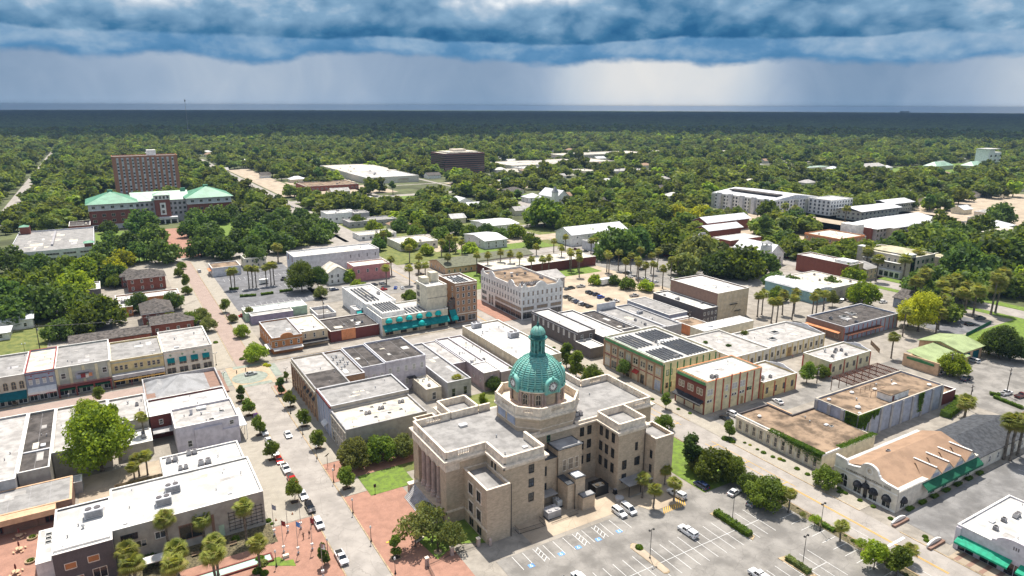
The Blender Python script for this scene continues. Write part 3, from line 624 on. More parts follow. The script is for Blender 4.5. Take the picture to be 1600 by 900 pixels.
def hedge(x0,y0,x1,y1,h,label,leaf='hedge',name='hedge',w=None,z=.02):
 """leaf cards over a rounded box between two ground points, width w"""
 rs=np.random.default_rng(int(abs(x0*7+y0*3))); L=math.hypot(x1-x0,y1-y0); w=w or .9; n=int(90*(L*h*2+L*w+w*h)); n=min(n,14000)
 u=rs.uniform(0,L,n); s=rs.uniform(0,2*h+w,n); wob=.08*np.sin(u*3)+.06*np.sin(u*7.3)
 yy=np.where(s<h,-w/2,np.where(s<h+w,s-h-w/2,w/2)); zz=np.where(s<h,s,np.where(s<h+w,h,2*h+w-s)); yy=yy*(1+wob)+rs.normal(0,.04,n); zz=zz*(1+wob)+rs.normal(0,.04,n)
 nrm=np.stack([np.zeros(n),np.where(s<h,-1,np.where(s<h+w,0,1)),np.where((s>=h)&(s<h+w),1.,.2)],1)
 V=cards(np.stack([u,yy,np.abs(zz)],1),.085,rs,nrm); core=MB().box(.1,-w*.42,0,L-.1,w*.42,h*.9)
 root=link(name,np_mesh('foliage',V,leaf),None,(x0,y0,z),math.atan2(y1-y0,x1-x0)); core.build('branches','leaf_dark',root)
 return tag(root,label,'hedge')
# ---------------------------------------------------------------- the ground and streets
def sheet(name,rects,m,z,polys=(),thick=None):
 b=MB()
 for x0,y0,x1,y1 in rects:
  if thick: b.box(x0,y0,0.0,x1,y1,z)
  else: b.quad((x0,y0,z),(x1,y0,z),(x1,y1,z),(x0,y1,z))
 for p in polys: n=len(b.v); b.v+=[(x,y,z) for x,y in p]; b.f.append(tuple(range(n,n+len(p)))); b.m.append(0)
 return struct(name,b,m)
g=MB(); g.prism([(13000*math.cos(i*math.pi/24),13000*math.sin(i*math.pi/24)) for i in range(48)],-2,0.0); struct('ground',g,'ground')
Z0=.012; ST=.012   # about 16 mm between flush sheets, so that they stay apart at this distance
sheet('town_paving',[(-140,20,300,212),(-70,212,300,372)],'concrete',Z0)
sheet('north_ground',[(60,372,240,500)],'grass_dry',Z0); sheet('green_yards',[(-58,212,-22,372),(-22,335,2,371),(120,311,222,371),(62,131,108,135.5),(226,309,288,371)],'grass_dry',Z0+ST)
# streets
roads=[]
def road(name,x0,y0,x1,y1,m,lvl=2): roads.append((x0,y0,x1,y1)); sheet(name,[(x0,y0,x1,y1)],m,Z0+ST*lvl)
road('courthouse_street',26.8,30,33.4,189.5,'road_pale'); road('north_street',27.9,207.5,33.1,372,'road_brick')
road('cross_street_west',-140,193,24.5,205,'road_brick'); road('cross_street_east',36,194,300,205,'road_pale')
road('parking_side_street',109.6,0,118.6,470,'road_pale',3); road('alley_road',121,103.5,300,110.6,'lot_pale'); road('plaza_end_road',-75,372,300,381,'road_pale',4)
road('east_road',289,60,300,372,'road_pale',3); road('west_road',-66,160,-58,1600,'road_pale',3); road('boulevard',116,381,131,1100,'road_pale',3)
road('church_road',283,380,297,480,'road_pale',3); road('far_cross_road',131,560,420,572,'road_pale',4)
road('far_lane_one',120,300,430,308,'road_pale',5)
for i_,x_ in enumerate((-152,30,206,294,382,470,558,646,734)): road('residential_street',x_-2.2,505 if x_<300 else 390,x_+2.2,1500,'road_pale',5)
for y_ in (640,760,900,1060): road('residential_cross_street',140,y_-2,1000,y_+2,'road_pale',6)
# the junction, with its oval of grey green brick and bands of the same
b=MB(); b.quad((24.5,189.5,Z0+ST*3),(36,189.5,Z0+ST*3),(36,207.5,Z0+ST*3),(24.5,207.5,Z0+ST*3)); struct('junction_paving',b,'tan_paver')
def disc(cx,cy,rx,ry,z,n=40,r0=0): return [(cx+rx*math.cos(2*math.pi*i/n),cy+ry*math.sin(2*math.pi*i/n)) for i in range(n)]
sheet('junction_oval',[],'green_paver',Z0+ST*5,[disc(29.6,196.8,4.9,4.7,0)]); sheet('junction_oval_border',[],'curb',Z0+ST*4,[disc(29.6,196.8,5.2,5.0,0)])
sheet('junction_bands',[(26.5,189.6,34.5,191.6),(26.5,205.4,34.5,207.4),(22.3,193,24.4,205),(36.1,194,38.2,205)],'green_paver',Z0+ST*5)
# kerbs
kb=MB()
for x,y0,y1 in ((33.4,60,186.5),(26.6,60,189),(33.1,209,370),(27.6,213,370),(118.6,66,101),(118.6,111.5,188),(109.3,40,92),(109.3,93,190),(118.6,30,58)):
 kb.box(x-.1,y0,0,x+.12,y1,.13)
for y,x0,x1 in ((190.2,38,108),(207.2,39,108),(190.0,-60,20),(206.5,-60,20)): kb.box(x0,y-.1,0,x1,y+.1,.13)
struct('kerb',kb,'curb')
c5=Zm(630,740,7.5)
sheet('west_pavement',[(19.0,118.5,26.5,189)],'pavement',.06); sheet('brick_plaza_west',[(-60,40,26.5,118.3),(-60,118.3,-14.5,141)],'brick_paving',.055)
sheet('brick_plaza_east',[(33.55,60,45.2,121.5)],'brick_paving',.06)
sheet('brick_walk_upper',[(33.55,128,53,136.5)],'brick_paving',.06); sheet('east_pavement',[(33.55,136.6,39,186.5),(33.55,121.6,38.4,127.9),(20,207.6,27.5,372),(33.3,207.6,38.5,372),(118.7,66,124,187),(39,187,108,192.5)],'pavement',.065)
sheet('brick_corner_pavement',[(34.0,180,36.4,187)],'brick_paving',.08);
sheet('brick_corner_north',[(118.9,205.5,125.7,236)],'brick_paving',.07)
sheet('lawn_courthouse',[(38.5,119.3,48.2,127.8)],'grass',.09)
lg=MB(); pts=[(40.7,101.3),(44.6,104.2),(51.2,104.0),(51.2,94.0),(46.5,96.5),(41.6,94.2)]
sheet('lawn_monument',[],'grass',.10,[pts]); sheet('courthouse_apron',[(51,88.5,96,96)],'concrete',.05)
sheet('lawn_east',[(97.3,86,109,125)],'grass',.08); sheet('lawn_north_court',[(46,124.5,108,132)],'grass_dry',.05)
sheet('gravel_yard',[(58,89.6,92,96.4)],'lot_sand',.065); sheet('yard_shade',[(-12,140,3,157)],'lot_sand',.07)  # the second sheet is plain sandy ground in the yard behind the shops
sheet('grass_behind_shops',[(-5,139,3,147)],'grass',.085); sheet('garden_mulch',[(-6,113.5,19,120)],'mulch',.06)
sheet('back_courtyard',[(58,136,66.2,164)],'lot_pale',.05); sheet('back_courtyard_grass',[(72,128,92,153)],'grass_dry',.05)
sheet('courthouse_parking',[(50,30,109.2,88.6)],'lot_pale',Z0+ST*4)
sheet('planting_strip',[(107.2,40,109.2,86)],'mulch',.07); sheet('title_parking',[(122.6,51.2,230,60.8)],'lot_grey',Z0+ST*4)
sheet('north_lot',[(38.5,268,72,346)],'asphalt',Z0+ST*3); sheet('hotel_rear_lot',[(70,262,108,290)],'lot_pale',Z0+ST*3)
sheet('small_asphalt_lot',[(-15.5,262,-3.2,290)],'asphalt',Z0+ST*4); sheet('sand_lot',[(146,200,215,262)],'lot_sand',Z0+ST*3); sheet('palm_lot',[(205,205,262,292)],'lot_pale',Z0+ST*4)
sheet('right_lot',[(190,60,246,96)],'lot_pale',Z0+ST*3); sheet('east_field',[(243,86,284,112)],'grass',Z0+ST*5); sheet('verge',[(284,60,288.6,180),(120,250,200,262),(300.5,60,306,372)],'grass',Z0+ST*5)
sheet('east_asphalt_lot',[(246,113,272,128)],'asphalt',Z0+ST*6)
sheet('campus_lawn',[(-30,382,23,486),(41,382,90,486)],'grass',Z0+ST*5); sheet('campus_plaza',[(23.5,381,40.5,480)],'brick_paving',Z0+ST*6)
sheet('far_fields',[(170,505,230,560),(262,385,282,470),(300,455,330,520),(238,470,262,560),(760,430,1050,520),(160,312,215,330),(133,262,160,296)],'grass',Z0+ST*6)
sheet('far_lots',[(133,600,158,900),(160,590,232,660),(160,690,225,720),(380,250,520,370),(300,175,420,300),(150,330,240,345),(300,560,420,640),(436,205,720,330)],'lot_sand',Z0+ST*5)
def markings():
 w=MB();
 def line(x0,y0,x1,y1,t=.075):
  d=Vector((x1-x0,y1-y0,0)).normalized(); n=Vector((-d.y,d.x,0))*t/2
  w.quad((x0-n.x,y0-n.y,0),(x1-n.x,y1-n.y,0),(x1+n.x,y1+n.y,0),(x0+n.x,y0+n.y,0))
 # stalls along the courthouse
 for i in range(14):
  x=53.0+i*2.15
  if x<78: line(x,84.3,x,88.3)
 for x in (57.3,66.0,70.2):      # hatched access aisles
  line(x+1.0,84.3,x+1.0,88.3)
  for k in range(4): line(x,84.5+k*.95,x+1.0,85.3+k*.95,.09)
 for i in range(22): x=54.0+i*2.15; line(x,70.0,x,77.8)
 line(54,73.9,99.2,73.9)
 for i in range(22): x=54.0+i*2.15; line(x,55.5,x,63.3)
 line(54,59.4,99.2,59.4)
 for i in range(16): y=50+i*2.2; line(103.3,y,107,y)
 for i in range(14): y=60+i*2.2; line(111.0,y-30,111.0,y-28)
 # other lots
 for i in range(13): x=41.5+i*2.2; line(x,270.5,x,275.5); line(x-.2,296,x-.2,301); line(x,318,x,323)
 for i in range(12): line(-15.2,263+i*2.1,-11.5,263+i*2.1,.16)
 for i in range(20): x=206+i*2.3; line(x,222,x,227); line(x,250,x,255)
 line(112,60,112,66); line(111.2,56.6,117.6,56.6,.5)
 for i in range(12): line(161+i*2.2,54,161+i*2.2,58)
 o=w.build('white_road_marking','white_paint'); o.location=(0,0,Z0+ST*6); o['kind']='structure'
 y=MB()
 for dx in (-.15,.15): y.box(114.2+dx-.06,47,0,114.2+dx+.06,78,.001)
 for dx in (-1.1,1.1): y.box(114.2+dx-.05,78,0,114.2+dx+.05,101,.001); y.box(114.2+dx-.05,111,0,114.2+dx+.05,187,.001)
 for yy in (80,90,99,112,130,150,170): y.box(112.9,yy,0,115.5,yy+.15,.002)
 for dx in (-.15,.15): y.box(114.2+dx-.05,206,0,114.2+dx+.05,370,.001)
 for k in range(12): y.quad((85.0+k*.5,84.6,.0),(85.2+k*.5,84.6,.0),(88+k*.5,88.2,0),(87.8+k*.5,88.2,0))
 y.box(35.6,103.0,.03,36.4,103.4,.04)
 o=y.build('yellow_road_marking','yellow_paint'); o.location=(0,0,Z0+ST*6); o['kind']='structure'
 # accessible-parking symbols
 sy=MB(); sw=MB()
 for x in (54.7,60.9,64.6,69.1,73.9):
  y0=84.6; sy.quad((x-.55,y0-.45,0),(x+.55,y0-.45,0),(x+.55,y0+.45,0),(x-.55,y0+.45,0))
  z=.008
  for k in range(10):
   t0,t1=math.pi*(.55+1.15*k/9),math.pi*(.55+1.15*(k+1)/9); c=lambda t,r:(x-.02+r*math.cos(t),y0-.1+r*math.sin(t),z)
   sw.quad(c(t0,.18),c(t0,.25),c(t1,.25),c(t1,.18))
  sw.quad((x-.06,y0-.05,z),(x+.02,y0-.05,z),(x+.02,y0+.25,z),(x-.06,y0+.25,z)); sw.quad((x-.06,y0-.05,z),(x+.16,y0-.05,z),(x+.16,y0+.02,z),(x-.06,y0+.02,z)); sw.quad((x+.12,y0-.22,z),(x+.2,y0-.22,z),(x+.16,y0,z),(x+.1,y0,z)); sw.quad((x-.09,y0+.28,z),(x+.04,y0+.28,z),(x+.04,y0+.39,z),(x-.09,y0+.39,z))
 o=sy.build('accessible_bay_marking','blue_paint'); o.location=(0,0,Z0+ST*6); o['kind']='structure'
 o=sw.build('wheelchair_symbol_marking','white_paint'); o.location=(0,0,Z0+ST*6); o['kind']='structure'
markings()
# thin cream joints in the cafe plaza paving
jm=MB()
for x,y in ((-27.4,133.5),(-27.2,127.5)):
 for k in range(28): t0,t1=2*math.pi*k/28,2*math.pi*(k+1)/28; q=lambda t,r:(x+r*1.7*math.cos(t),y+r*math.sin(t),.075); jm.quad(q(t0,1.25),q(t0,1.4),q(t1,1.4),q(t1,1.25))
jm.box(-33.2,112,.06,-33.05,139,.075); struct('plaza_joint_lines',jm,'curb')
# ---------------------------------------------------------------- the courthouse
def courthouse():
 T=empty('courthouse',(72.1,110.2,0),0,'tan domed courthouse with green copper dome, clock faces and columned portico','courthouse')
 ox,oy=72.1,110.2
 def L(x,y): return (x-ox,y-oy)
 def B(mb,x0,y0,z0,x1,y1,z1,m=0): mb.box(x0-ox,y0-oy,z0,x1-ox,y1-oy,z1,m)
 zc=13.2
 # masonry mass
 w=MB(); B(w,50.2,102.6,0,94.2,118,zc); B(w,47.4,102.6,0,50.2,105.2,zc-2.2); B(w,47.4,115.4,0,50.2,118,zc-2.2)
 B(w,94.2,102.6,0,97,105.2,zc); B(w,94.2,105.2,0,97,118,zc)
 B(w,55.8,95.7,0,64.6,102.6,zc); B(w,82.2,95.5,0,89.3,102.6,zc); B(w,55.6,118,0,62.4,124.3,zc); B(w,82,118,0,89.3,124.3,zc)
 w.build('wall','stone',T)
 # side wings, lower and plain
 def wing(x0,y0,x1,y1,h):
  b=MB(); B(b,x0,y0,0,x1,y1,h-.9); t=.28
  B(b,x0,y0,h-.9,x1,y0+t,h-.1); B(b,x0,y1-t,h-.9,x1,y1,h-.1); B(b,x0,y0+t,h-.9,x0+t,y1-t,h-.1); B(b,x1-t,y0+t,h-.9,x1,y1-t,h-.1); b.build('wing_wall','stone',T)
  c=MB(); e=.05; B(c,x0-e,y0-e,h-.1,x1+e,y0+t+e,h); B(c,x0-e,y1-t-e,h-.1,x1+e,y1+e,h); B(c,x0-e,y0+t+e,h-.1,x0+t+e,y1-t-e,h); B(c,x1-t-e,y0+t+e,h-.1,x1+e,y1-t-e,h); c.build('coping','trim_stone',T)
  r=MB(); B(r,x0+t,y0+t,h-.9,x1-t,y1-t,h-.86); r.build('wing_roof','roof_grey',T)
 wing(51.0,93.6,55.78,102.58,10.9); wing(89.32,92.5,94.2,99,11.3); wing(51.0,118.02,55.58,126.5,11.3); wing(89.32,118.02,94.2,126.5,11.3)
 b=MB()   # plinth and belt course of the visible wing and portico end
 for z0,z1,o in ((2.5,2.9,.12),):
  B(b,51-o,93.5,z0,50.995,102.5,z1); B(b,50.3,102.58-o,z0,50.99,102.595,z1); B(b,47.3,102.6-o,z0,50.3,102.595,z1)
 b.build('belt_course','trim_stone',T)
 # podium, steps and cheek walls
 p=MB(); B(p,46.4,105.2,0,50.2,115.4,2.6); B(p,45.3,104.0,0,47.35,105.19,2.3); B(p,45.3,115.41,0,47.35,116.6,2.3); p.build('podium','stone',T)
 p=MB(); B(p,45.2,103.9,2.3,47.36,105.15,2.5); p.build('cheek_cap','trim_stone',T); p=MB(); B(p,45.2,115.45,2.3,47.36,116.7,2.5); p.build('cheek_cap','trim_stone',T)
 s=MB()
 for k in range(13): B(s,44.0+k*.185,105.2,0.0,46.4,115.4,.19+k*.185)
 s.build('steps','stone_grey',T)
 # portico: three tall columns between the corner piers, under an entablature
 for y in (106.9,109.3,111.7,113.9):
  c=MB(); c.lathe([(.82,2.6),(.82,3.1),(.70,3.3),(.72,3.7),(.58,3.9),(.56,4.1)],n=24)
  for k in range(24):    # fluted shaft
   pass
  n=40; prof=[(.55,4.1),(.55,6.5),(.49,10.2)]; base=len(c.v)
  for r,z in prof:
   for i in range(n): t=2*math.pi*i/n; rr=r*(1 if i%2 else .93); c.v.append((rr*math.cos(t),rr*math.sin(t),z))
  for k in range(2):
   for i in range(n): j=(i+1)%n; c.f.append((base+k*n+i,base+k*n+j,base+(k+1)*n+j,base+(k+1)*n+i)); c.m.append(0)
  col=c.build('column','column_stone',T,(48.0-ox,y-oy,0))
  cc=MB(); cc.lathe([(.5,10.2),(.62,10.4),(.52,10.5),(.74,10.8),(.66,10.9)],n=20); cc.box(-.75,-.75,10.9,.75,.75,11.0); cc.build('capital','trim_stone',col)
 e=MB(); B(e,47.3,102.5,11.0,50.19,118.1,12.5); e.build('entablature','trim_stone',T)
 e=MB(); B(e,49.9,105.5,2.7,50.19,115.2,10.9); e.build('porch_back_wall','column_stone',T)
 for y in (107.5,110.3,113.1):
  d=MB(); B(d,49.78,y-.6,2.65,49.89,y+.6,5.6); d.build('door','black',T)
 # main cornice all round
 def run(mb,pts,z0,z1,t,out):     # box runs along an axis-aligned outline (clockwise when seen from above gives the outside on the left)
  n=len(pts)
  for i in range(n-1):
   (x0,y0),(x1,y1)=pts[i],pts[i+1]
   if abs(y0-y1)<1e-6: yy=sorted((y0-out,y0+t)); xx=sorted((x0,x1)); B(mb,xx[0],yy[0],z0,xx[1],yy[1],z1)
   else: xx0=sorted((x0-out,x0+t)); yy=sorted((y0,y1)); B(mb,xx0[0],yy[0],z0,xx0[1],yy[1],z1)
 cz=MB()
 for (x0,y0,x1,y1) in ((46.8,101.95,55.2,118.6),(94.7,101.95,97.6,118.6),(55.2,95.1,65.15,118.6),(65.15,102.1,81.6,118.6),(81.6,94.95,89.95,118.6),(89.95,101.95,94.7,118.6),(55,118.6,63,124.9),(81.4,118.6,89.9,124.9)):
  B(cz,x0,y0,13.0,x1,y1,13.35)
 for (x0,y0,x1,y1) in ((47.1,102.3,50.19,118.3),(55.5,95.4,64.9,95.69),(55.5,95.4,55.79,102.3),(50.19,102.3,55.5,102.59),(81.9,95.2,89.6,95.49),(97.01,102.3,97.3,118.3)):
  B(cz,x0,y0,12.5,x1,y1,12.99)
 cz.build('cornice','trim_stone',T)
 rf=MB(); B(rf,47.6,102.9,13.35,96.8,117.9,13.4); B(rf,56,95.9,13.35,64.4,102.9,13.4); B(rf,82.4,95.8,13.35,89.1,102.9,13.4); B(rf,55.8,117.9,13.35,62.2,124.1,13.4); B(rf,82.2,117.9,13.35,89.1,124.1,13.4)
 roof=rf.build('roof','roof_grey',T)
 # parapets: solid runs and baluster panels, each side a part
 def para(p0,p1,name='parapet',h=1.55,bal=None,t=.34):
  (x0,y0),(x1,y1)=p0,p1; mb=MB(); L_=math.hypot(x1-x0,y1-y0); z=13.35
  segs=[(0,L_,0)] if not bal else []
  if bal:
   pos=0
   for a,b_ in bal: segs.append((pos*L_,a*L_,0)); segs.append((a*L_,b_*L_,1)); pos=b_
   segs.append((pos*L_,L_,0))
  for a,b_,k in segs:
   if k==0: mb.box(a,-t/2,0,b_,t/2,h-.14)
   else:
    mb.box(a,-t/2,0,b_,t/2,.45); n=max(3,int((b_-a)/.32))
    for i in range(n): x=a+(b_-a)*(i+.5)/n; mb.lathe([(.09,.45),(.13,.65),(.07,.95),(.1,h-.14)],x,0,8,0,False)
  mb.box(-.05,-t/2-.06,h-.14,L_+.05,t/2+.06,h); mb.box(0,-t/2-.05,.0,L_,t/2+.05,.18)
  mb.build(name,'trim_stone',T,(x0-ox,y0-oy,z+.01*random.random()),math.atan2(y1-y0,x1-x0))
 para((47.6,102.85),(47.6,117.8),'balustrade',bal=((.17,.33),(.42,.58),(.67,.83))); para((47.8,102.85),(55.75,102.85),'balustrade',bal=((.25,.6),)); para((47.8,117.75),(55.6,117.75),'balustrade',bal=((.3,.75),))
 para((55.98,102.7),(55.98,95.95)); para((56.15,95.95),(64.4,95.95)); para((64.4,96.1),(64.4,102.7),t=.5)
 para((82.35,102.6),(82.35,95.75)); para((82.5,95.75),(89.1,95.75)); para((89.12,95.9),(89.12,102.9)); para((82.55,102.75),(89.0,102.75))
 para((89.3,102.85),(96.6,102.85),'balustrade',bal=((.4,.85),)); para((96.75,102.85),(96.75,117.8),'balustrade',bal=((.12,.34),(.42,.62),(.7,.9))); para((89.3,117.75),(96.6,117.75),'balustrade',bal=((.3,.75),))
 para((55.75,117.9),(55.75,124.1)); para((55.9,124.1),(62.2,124.1)); para((62.2,124.0),(62.2,118)); para((55.9,117.75),(62.1,117.75)); para((62.4,117.75),(65,117.75))
 para((82.2,118),(82.2,124.1)); para((82.3,124.1),(89,124.1)); para((89,118),(89,124)); para((79.5,117.75),(82.2,117.75))
 para((76.6,102.75),(82.2,102.75),t=.3,h=.5); para((64.6,102.75),(68,102.75),t=.3,h=.5)
 for k,x,y,s in (('hatch',56.5,113.5,1.3),('twin',79.5,105.6,.95),('vent',60,106,.8),('vent',88,113,.7),('hatch',62.6,99.5,.8),('vent',65,112,.8),('vent',58,99.2,.7),('hatch',54.5,104.2,.8)): put_unit(roof,k,x-ox,y-oy,13.4,0,s)
 # windows
 def W(face,a,off,z,w=.95,h=1.75,style='grid',frame='black',glass='glass'): add_window(T,face,a-(ox if face in 'SN' else oy),off-(oy if face in 'SN' else ox),z,w,h,style,frame,glass)
 for z in (5.2,8.2,11.1): W('S',61.6,95.7,z,1.0,1.5)
 for z in (2.0,5.0,8.0): W('W',94.9,55.8,z,.6,1.4) if False else None
 for x in (83.9,87.6):
  for z in (2.6,5.6): W('S',x-.0,95.5,z,.95 if x<85 else .55,1.75,'sash') if x<85 or z>3 else None
 W('S',86.9,95.5,5.6,.55,1.6,'sash'); W('S',86.9,95.5,9.0,.55,1.6,'sash')
 for y in (97.2,99.2,101.1):
  for z in (4.6,7.9,11.3): W('W',y,82.2,z,.8,1.8,'sash')
 for x in (78.3,80.2):
  for z in (4.9,8.2,11.3): W('S',x,102.6,z,.85,1.7,'sash')
 W('S',90.3,92.5,5.5,.5,1.7,'sash') if False else None
 for z in (4.2,7.4): W('W',93.6,89.32,z,.55,1.6,'sash')
 W('S',70.0,102.6,12.0,.7,1.2,'sash','greentrim')
 for y in (96.5,99.6):       # wing front: pairs in stone surrounds with curved hoods
  for z in (1.3,4.4,8.2):
   h=1.3 if z<2 else 1.9
   for dy in (-.42,.42): W('W',y+dy,51.0,z,.5,h,'sash')
   if z>2:
    sr=MB(); B(sr,50.86,y-1.0,z-h/2-.2,50.99,y-.82,z+h/2+.25); B(sr,50.86,y+.82,z-h/2-.2,50.99,y+1.0,z+h/2+.25); B(sr,50.86,y-.82,z+h/2+.1,50.99,y+.82,z+h/2+.25); B(sr,50.82,y-1.05,z-h/2-.35,50.99,y+1.05,z-h/2-.2); sr.build('window_surround','trim_stone',T)
 for z in (11.5,):
  for y in (99.0,100.2): W('W',y,55.8,z,.45,1.2,'sash')
 for z in (5.5,8.6): W('W',94.9,55.8,z,.4,1.3,'sash') if False else None
 for z in (1.6,4.6,7.6): W('S',56.25,95.7,z,.42,1.4,'sash')
 mb=MB(); B(mb,50.2,98.0,10.2,50.99,98.001,10.3) if False else None
 # middle infill between the two south blocks
 m=MB(); B(m,64.62,99.2,0,69.8,102.58,9.6); B(m,69.82,98.9,0,75.6,102.58,11.0); m.build('stair_block','stone',T)
 m=MB(); B(m,64.62,99.0,9.6,69.8,102.58,9.75); B(m,69.6,98.7,11.0,75.8,102.58,11.15); r2=m.build('stair_roof','slate',T)
 m=MB(); B(m,69.9,99.1,11.16,75.4,102.3,11.2); m.build('stair_roof_sheet','metal_roof',T)
 for x,w in ((71.4,.7),(72.9,1.1),(74.4,.7)): W('S',x,98.9,7.4,w,2.3,'sash','trim_stone','glass_warm')
 for z in (3.6,7.2): W('S',66.9,99.2,z,.8,1.8,'sash'); W('S',65.4,99.2,z-.3,.35,1.6,'sash') if z<5 else None
 m=MB(); B(m,69.7,95.2,0,71.2,98.88,5.4); B(m,71.25,94.9,0,73.6,97.3,6.4); B(m,72.0,93.3,0,74.9,94.88,2.9); m.build('annex','stone',T)
 m=MB(); B(m,69.6,95.1,5.4,71.2,98.88,5.55); B(m,71.15,94.8,6.4,73.7,97.4,6.55); B(m,71.9,93.2,2.9,75.0,94.88,3.05); m.build('annex_roof','slate',T)
 m=MB(); B(m,71.5,95.1,6.56,73.4,97.1,6.6); m.build('annex_roof_sheet','metal_white',T); m=MB(); B(m,72.1,93.4,3.06,74.8,94.7,3.1); m.build('annex_roof_sheet','metal_roof',T)
 m=MB(); B(m,64.75,96.9,3.0,68.6,99.1,3.15); m.build('canopy','metal_roof',T); m=MB(); B(m,82.7,92.3,2.5,89.0,95.45,2.65); cp=m.build('canopy','metal_roof',T)
 for x in (83,86,88.8):
  m=MB(); B(m,x-.06,92.5,0,x+.06,92.62,2.5); m.build('canopy_post','black',cp)
 m=MB(); B(m,83.0,92.2,0,89,92.45,.25); m.build('canopy_step','concrete',T)
 for x,y,z in ((69.7,98.7,9.5),(55.95,93.45,10.8),(71.1,94.7,5.4),(88.95,95.3,12.9)):
  m=MB(); m.tube([(x-ox,y-oy,0),(x-ox,y-oy,z)],.07,6); m.build('downpipe','black',T)
 # ---- octagon base
 A=7.7; q=4.0
 octo=lambda a,q_: [(-q_,-a),(q_,-a),(a,-q_),(a,q_),(q_,a),(-q_,a),(-a,q_),(-a,-q_)]
 o=MB(); o.prism(octo(A-.35,q),13.4,16.5); o.build('octagon_base','stone',T)
 o=MB(); o.prism(octo(A+.25,q+.12),16.5,16.85); o.prism(octo(A-.1,q+.02),16.2,16.5); o.prism(octo(A-.05,q),16.85,17.0); o.build('octagon_cornice','trim_stone',T)
 o=MB(); o.prism(octo(A-.28,q),14.2,14.35) ; o.build('octagon_belt','trim_stone',T)
 for a_,b_ in ((-3.4,-.4),(.4,3.4)): o=MB(); o.box(-A+.28,a_,14.4,-A+.34,b_,16.1); o.build('wall_panel','blockblue',T)
 P=octo(A-.25,q)
 for i in range(8):
  (x0,y0),(x1,y1)=P[i],P[(i+1)%8]; Ls=math.hypot(x1-x0,y1-y0); mb=MB(); h=1.75
  mb.box(0.0,-.17,0,Ls*.30,.17,h-.15); mb.box(Ls*.70,-.17,0,Ls,.17,h-.15); mb.box(Ls*.3,-.17,0,Ls*.7,.17,.6)
  n=max(3,int(Ls*.4/.28))
  for k in range(n): x=Ls*.3+Ls*.4*(k+.5)/n; mb.box(x-.06,-.1,.6,x+.06,.1,h-.5)
  mb.box(Ls*.3,-.17,h-.5,Ls*.7,.17,h-.15); mb.box(-.07,-.22,h-.15,Ls+.07,.22,h); mb.box(-.2,-.27,0,.2,.27,h+.12)
  mb.build('balustrade','trim_stone',T,(x0,y0,17.0+.004*i),math.atan2(y1-y0,x1-x0))
 # ---- drum
 d=MB(); d.lathe([(5.15,17.0),(5.15,21.2)],n=48); d.build('drum','stone',T)
 d=MB(); d.lathe([(5.5,17.0),(5.5,17.8),(5.2,17.9)],n=48,cap=False); d.build('drum_base','column_stone',T)
 dc=MB(); dc.lathe([(5.2,20.6),(5.75,20.7),(5.75,21.0),(5.3,21.05)],n=48,cap=False); dc.build('drum_cornice','trim_stone',T)
 for k in range(4):
  for j,off in enumerate((-27,-9,9,27)):
   pass
 for k in range(4):
  c0=-135+90*k     # diagonal directions carry the arched windows, the axes carry the clocks
  for off in (-15,15):
   a=R(c0+off); wf,wp=window_meshes(.95,2.3,'arch','trim_stone','glass')
   ob=link('window',wf,T,(5.2*math.cos(a),5.2*math.sin(a),19.1),a+math.pi/2); link('pane',wp,ob)
  for off in (-29,-24,-3.5,3.5,24,29):
   a=R(c0+off); c=MB(); c.lathe([(.27,17.8),(.22,18.0),(.2,20.3),(.28,20.6)],n=10); c.build('drum_column','column_stone',T,(5.5*math.cos(a),5.5*math.sin(a),0))
 # ---- copper dome
 prof=[]; N=17; R0,R1,za,zb=5.55,1.75,21.1,26.9
 def rz(t):
  th=t*R(73); return R0*math.cos(th),za+ (zb-za)*math.sin(th)/math.sin(R(73))
 dm=MB(); pr=[(5.75,20.95),(5.9,21.05),(5.8,21.3)]
 for i in range(N):
  r0,z0=rz(i/N); r1,z1=rz((i+1)/N); rm,zm=rz((i+.42)/N); pr+=[(r0-.05,z0+.22 if i==0 else z0),(rm+.10,zm),(r1+.03,z1),(r1-.05,z1)]
 dm.lathe(pr,n=48,cap=True)
 for i in range(N):
  for j in range(48): dm.m[(3+4*i)*48+j]=1
 dome=dm.build('dome',['copper','copper_dark'],T)
 for k in range(24):
  a=2*math.pi*(k+.5)/24; pts=[]
  for i in range(11): r,z=rz(i/10*.98); pts.append(((r+.09)*math.cos(a),(r+.09)*math.sin(a),z))
  rb=MB(); rb.tube(pts,[.17-.07*i/10 for i in range(11)],5); rb.build('rib','copper_pale',dome)
 cr=MB()
 for k in range(36):
  a=2*math.pi*k/36; cr.lathe([(.16,0),(.13,.28),(.03,.42)],5.72*math.cos(a),5.72*math.sin(a),6)
 for i,v in enumerate(cr.v): cr.v[i]=(v[0],v[1],v[2]+21.15)
 cr.build('cresting','copper_dark',T)
 # lantern
 l=MB(); l.lathe([(2.15,26.6),(1.75,26.9),(1.6,27.4),(1.45,27.6),(1.4,30.3)],n=24); l.build('lantern','copper_dark',T)
 for k in range(12):
  a=2*math.pi*k/12; c=MB(); c.box(-.1,-.07,27.6,.06,.07,30.3); c.build('lantern_pilaster','copper',T,(1.45*math.cos(a),1.45*math.sin(a),0),a)
 l=MB(); l.lathe([(1.4,30.2),(1.75,30.35),(1.95,30.6),(1.95,30.75),(1.5,30.8),(1.45,31.1),(1.55,31.15),(1.55,31.5)],n=24); l.build('lantern_cornice','copper_dark',T)
 l=MB(); pr=[(1.5,31.45)]
 for i in range(9): th=i/8*R(84); pr+=[(1.5*math.cos(th)+.02,31.5+1.6*math.sin(th)),(1.5*math.cos(th)-.03,31.53+1.6*math.sin(th))]
 l.lathe(pr,n=24); cup=l.build('cupola','copper',T)
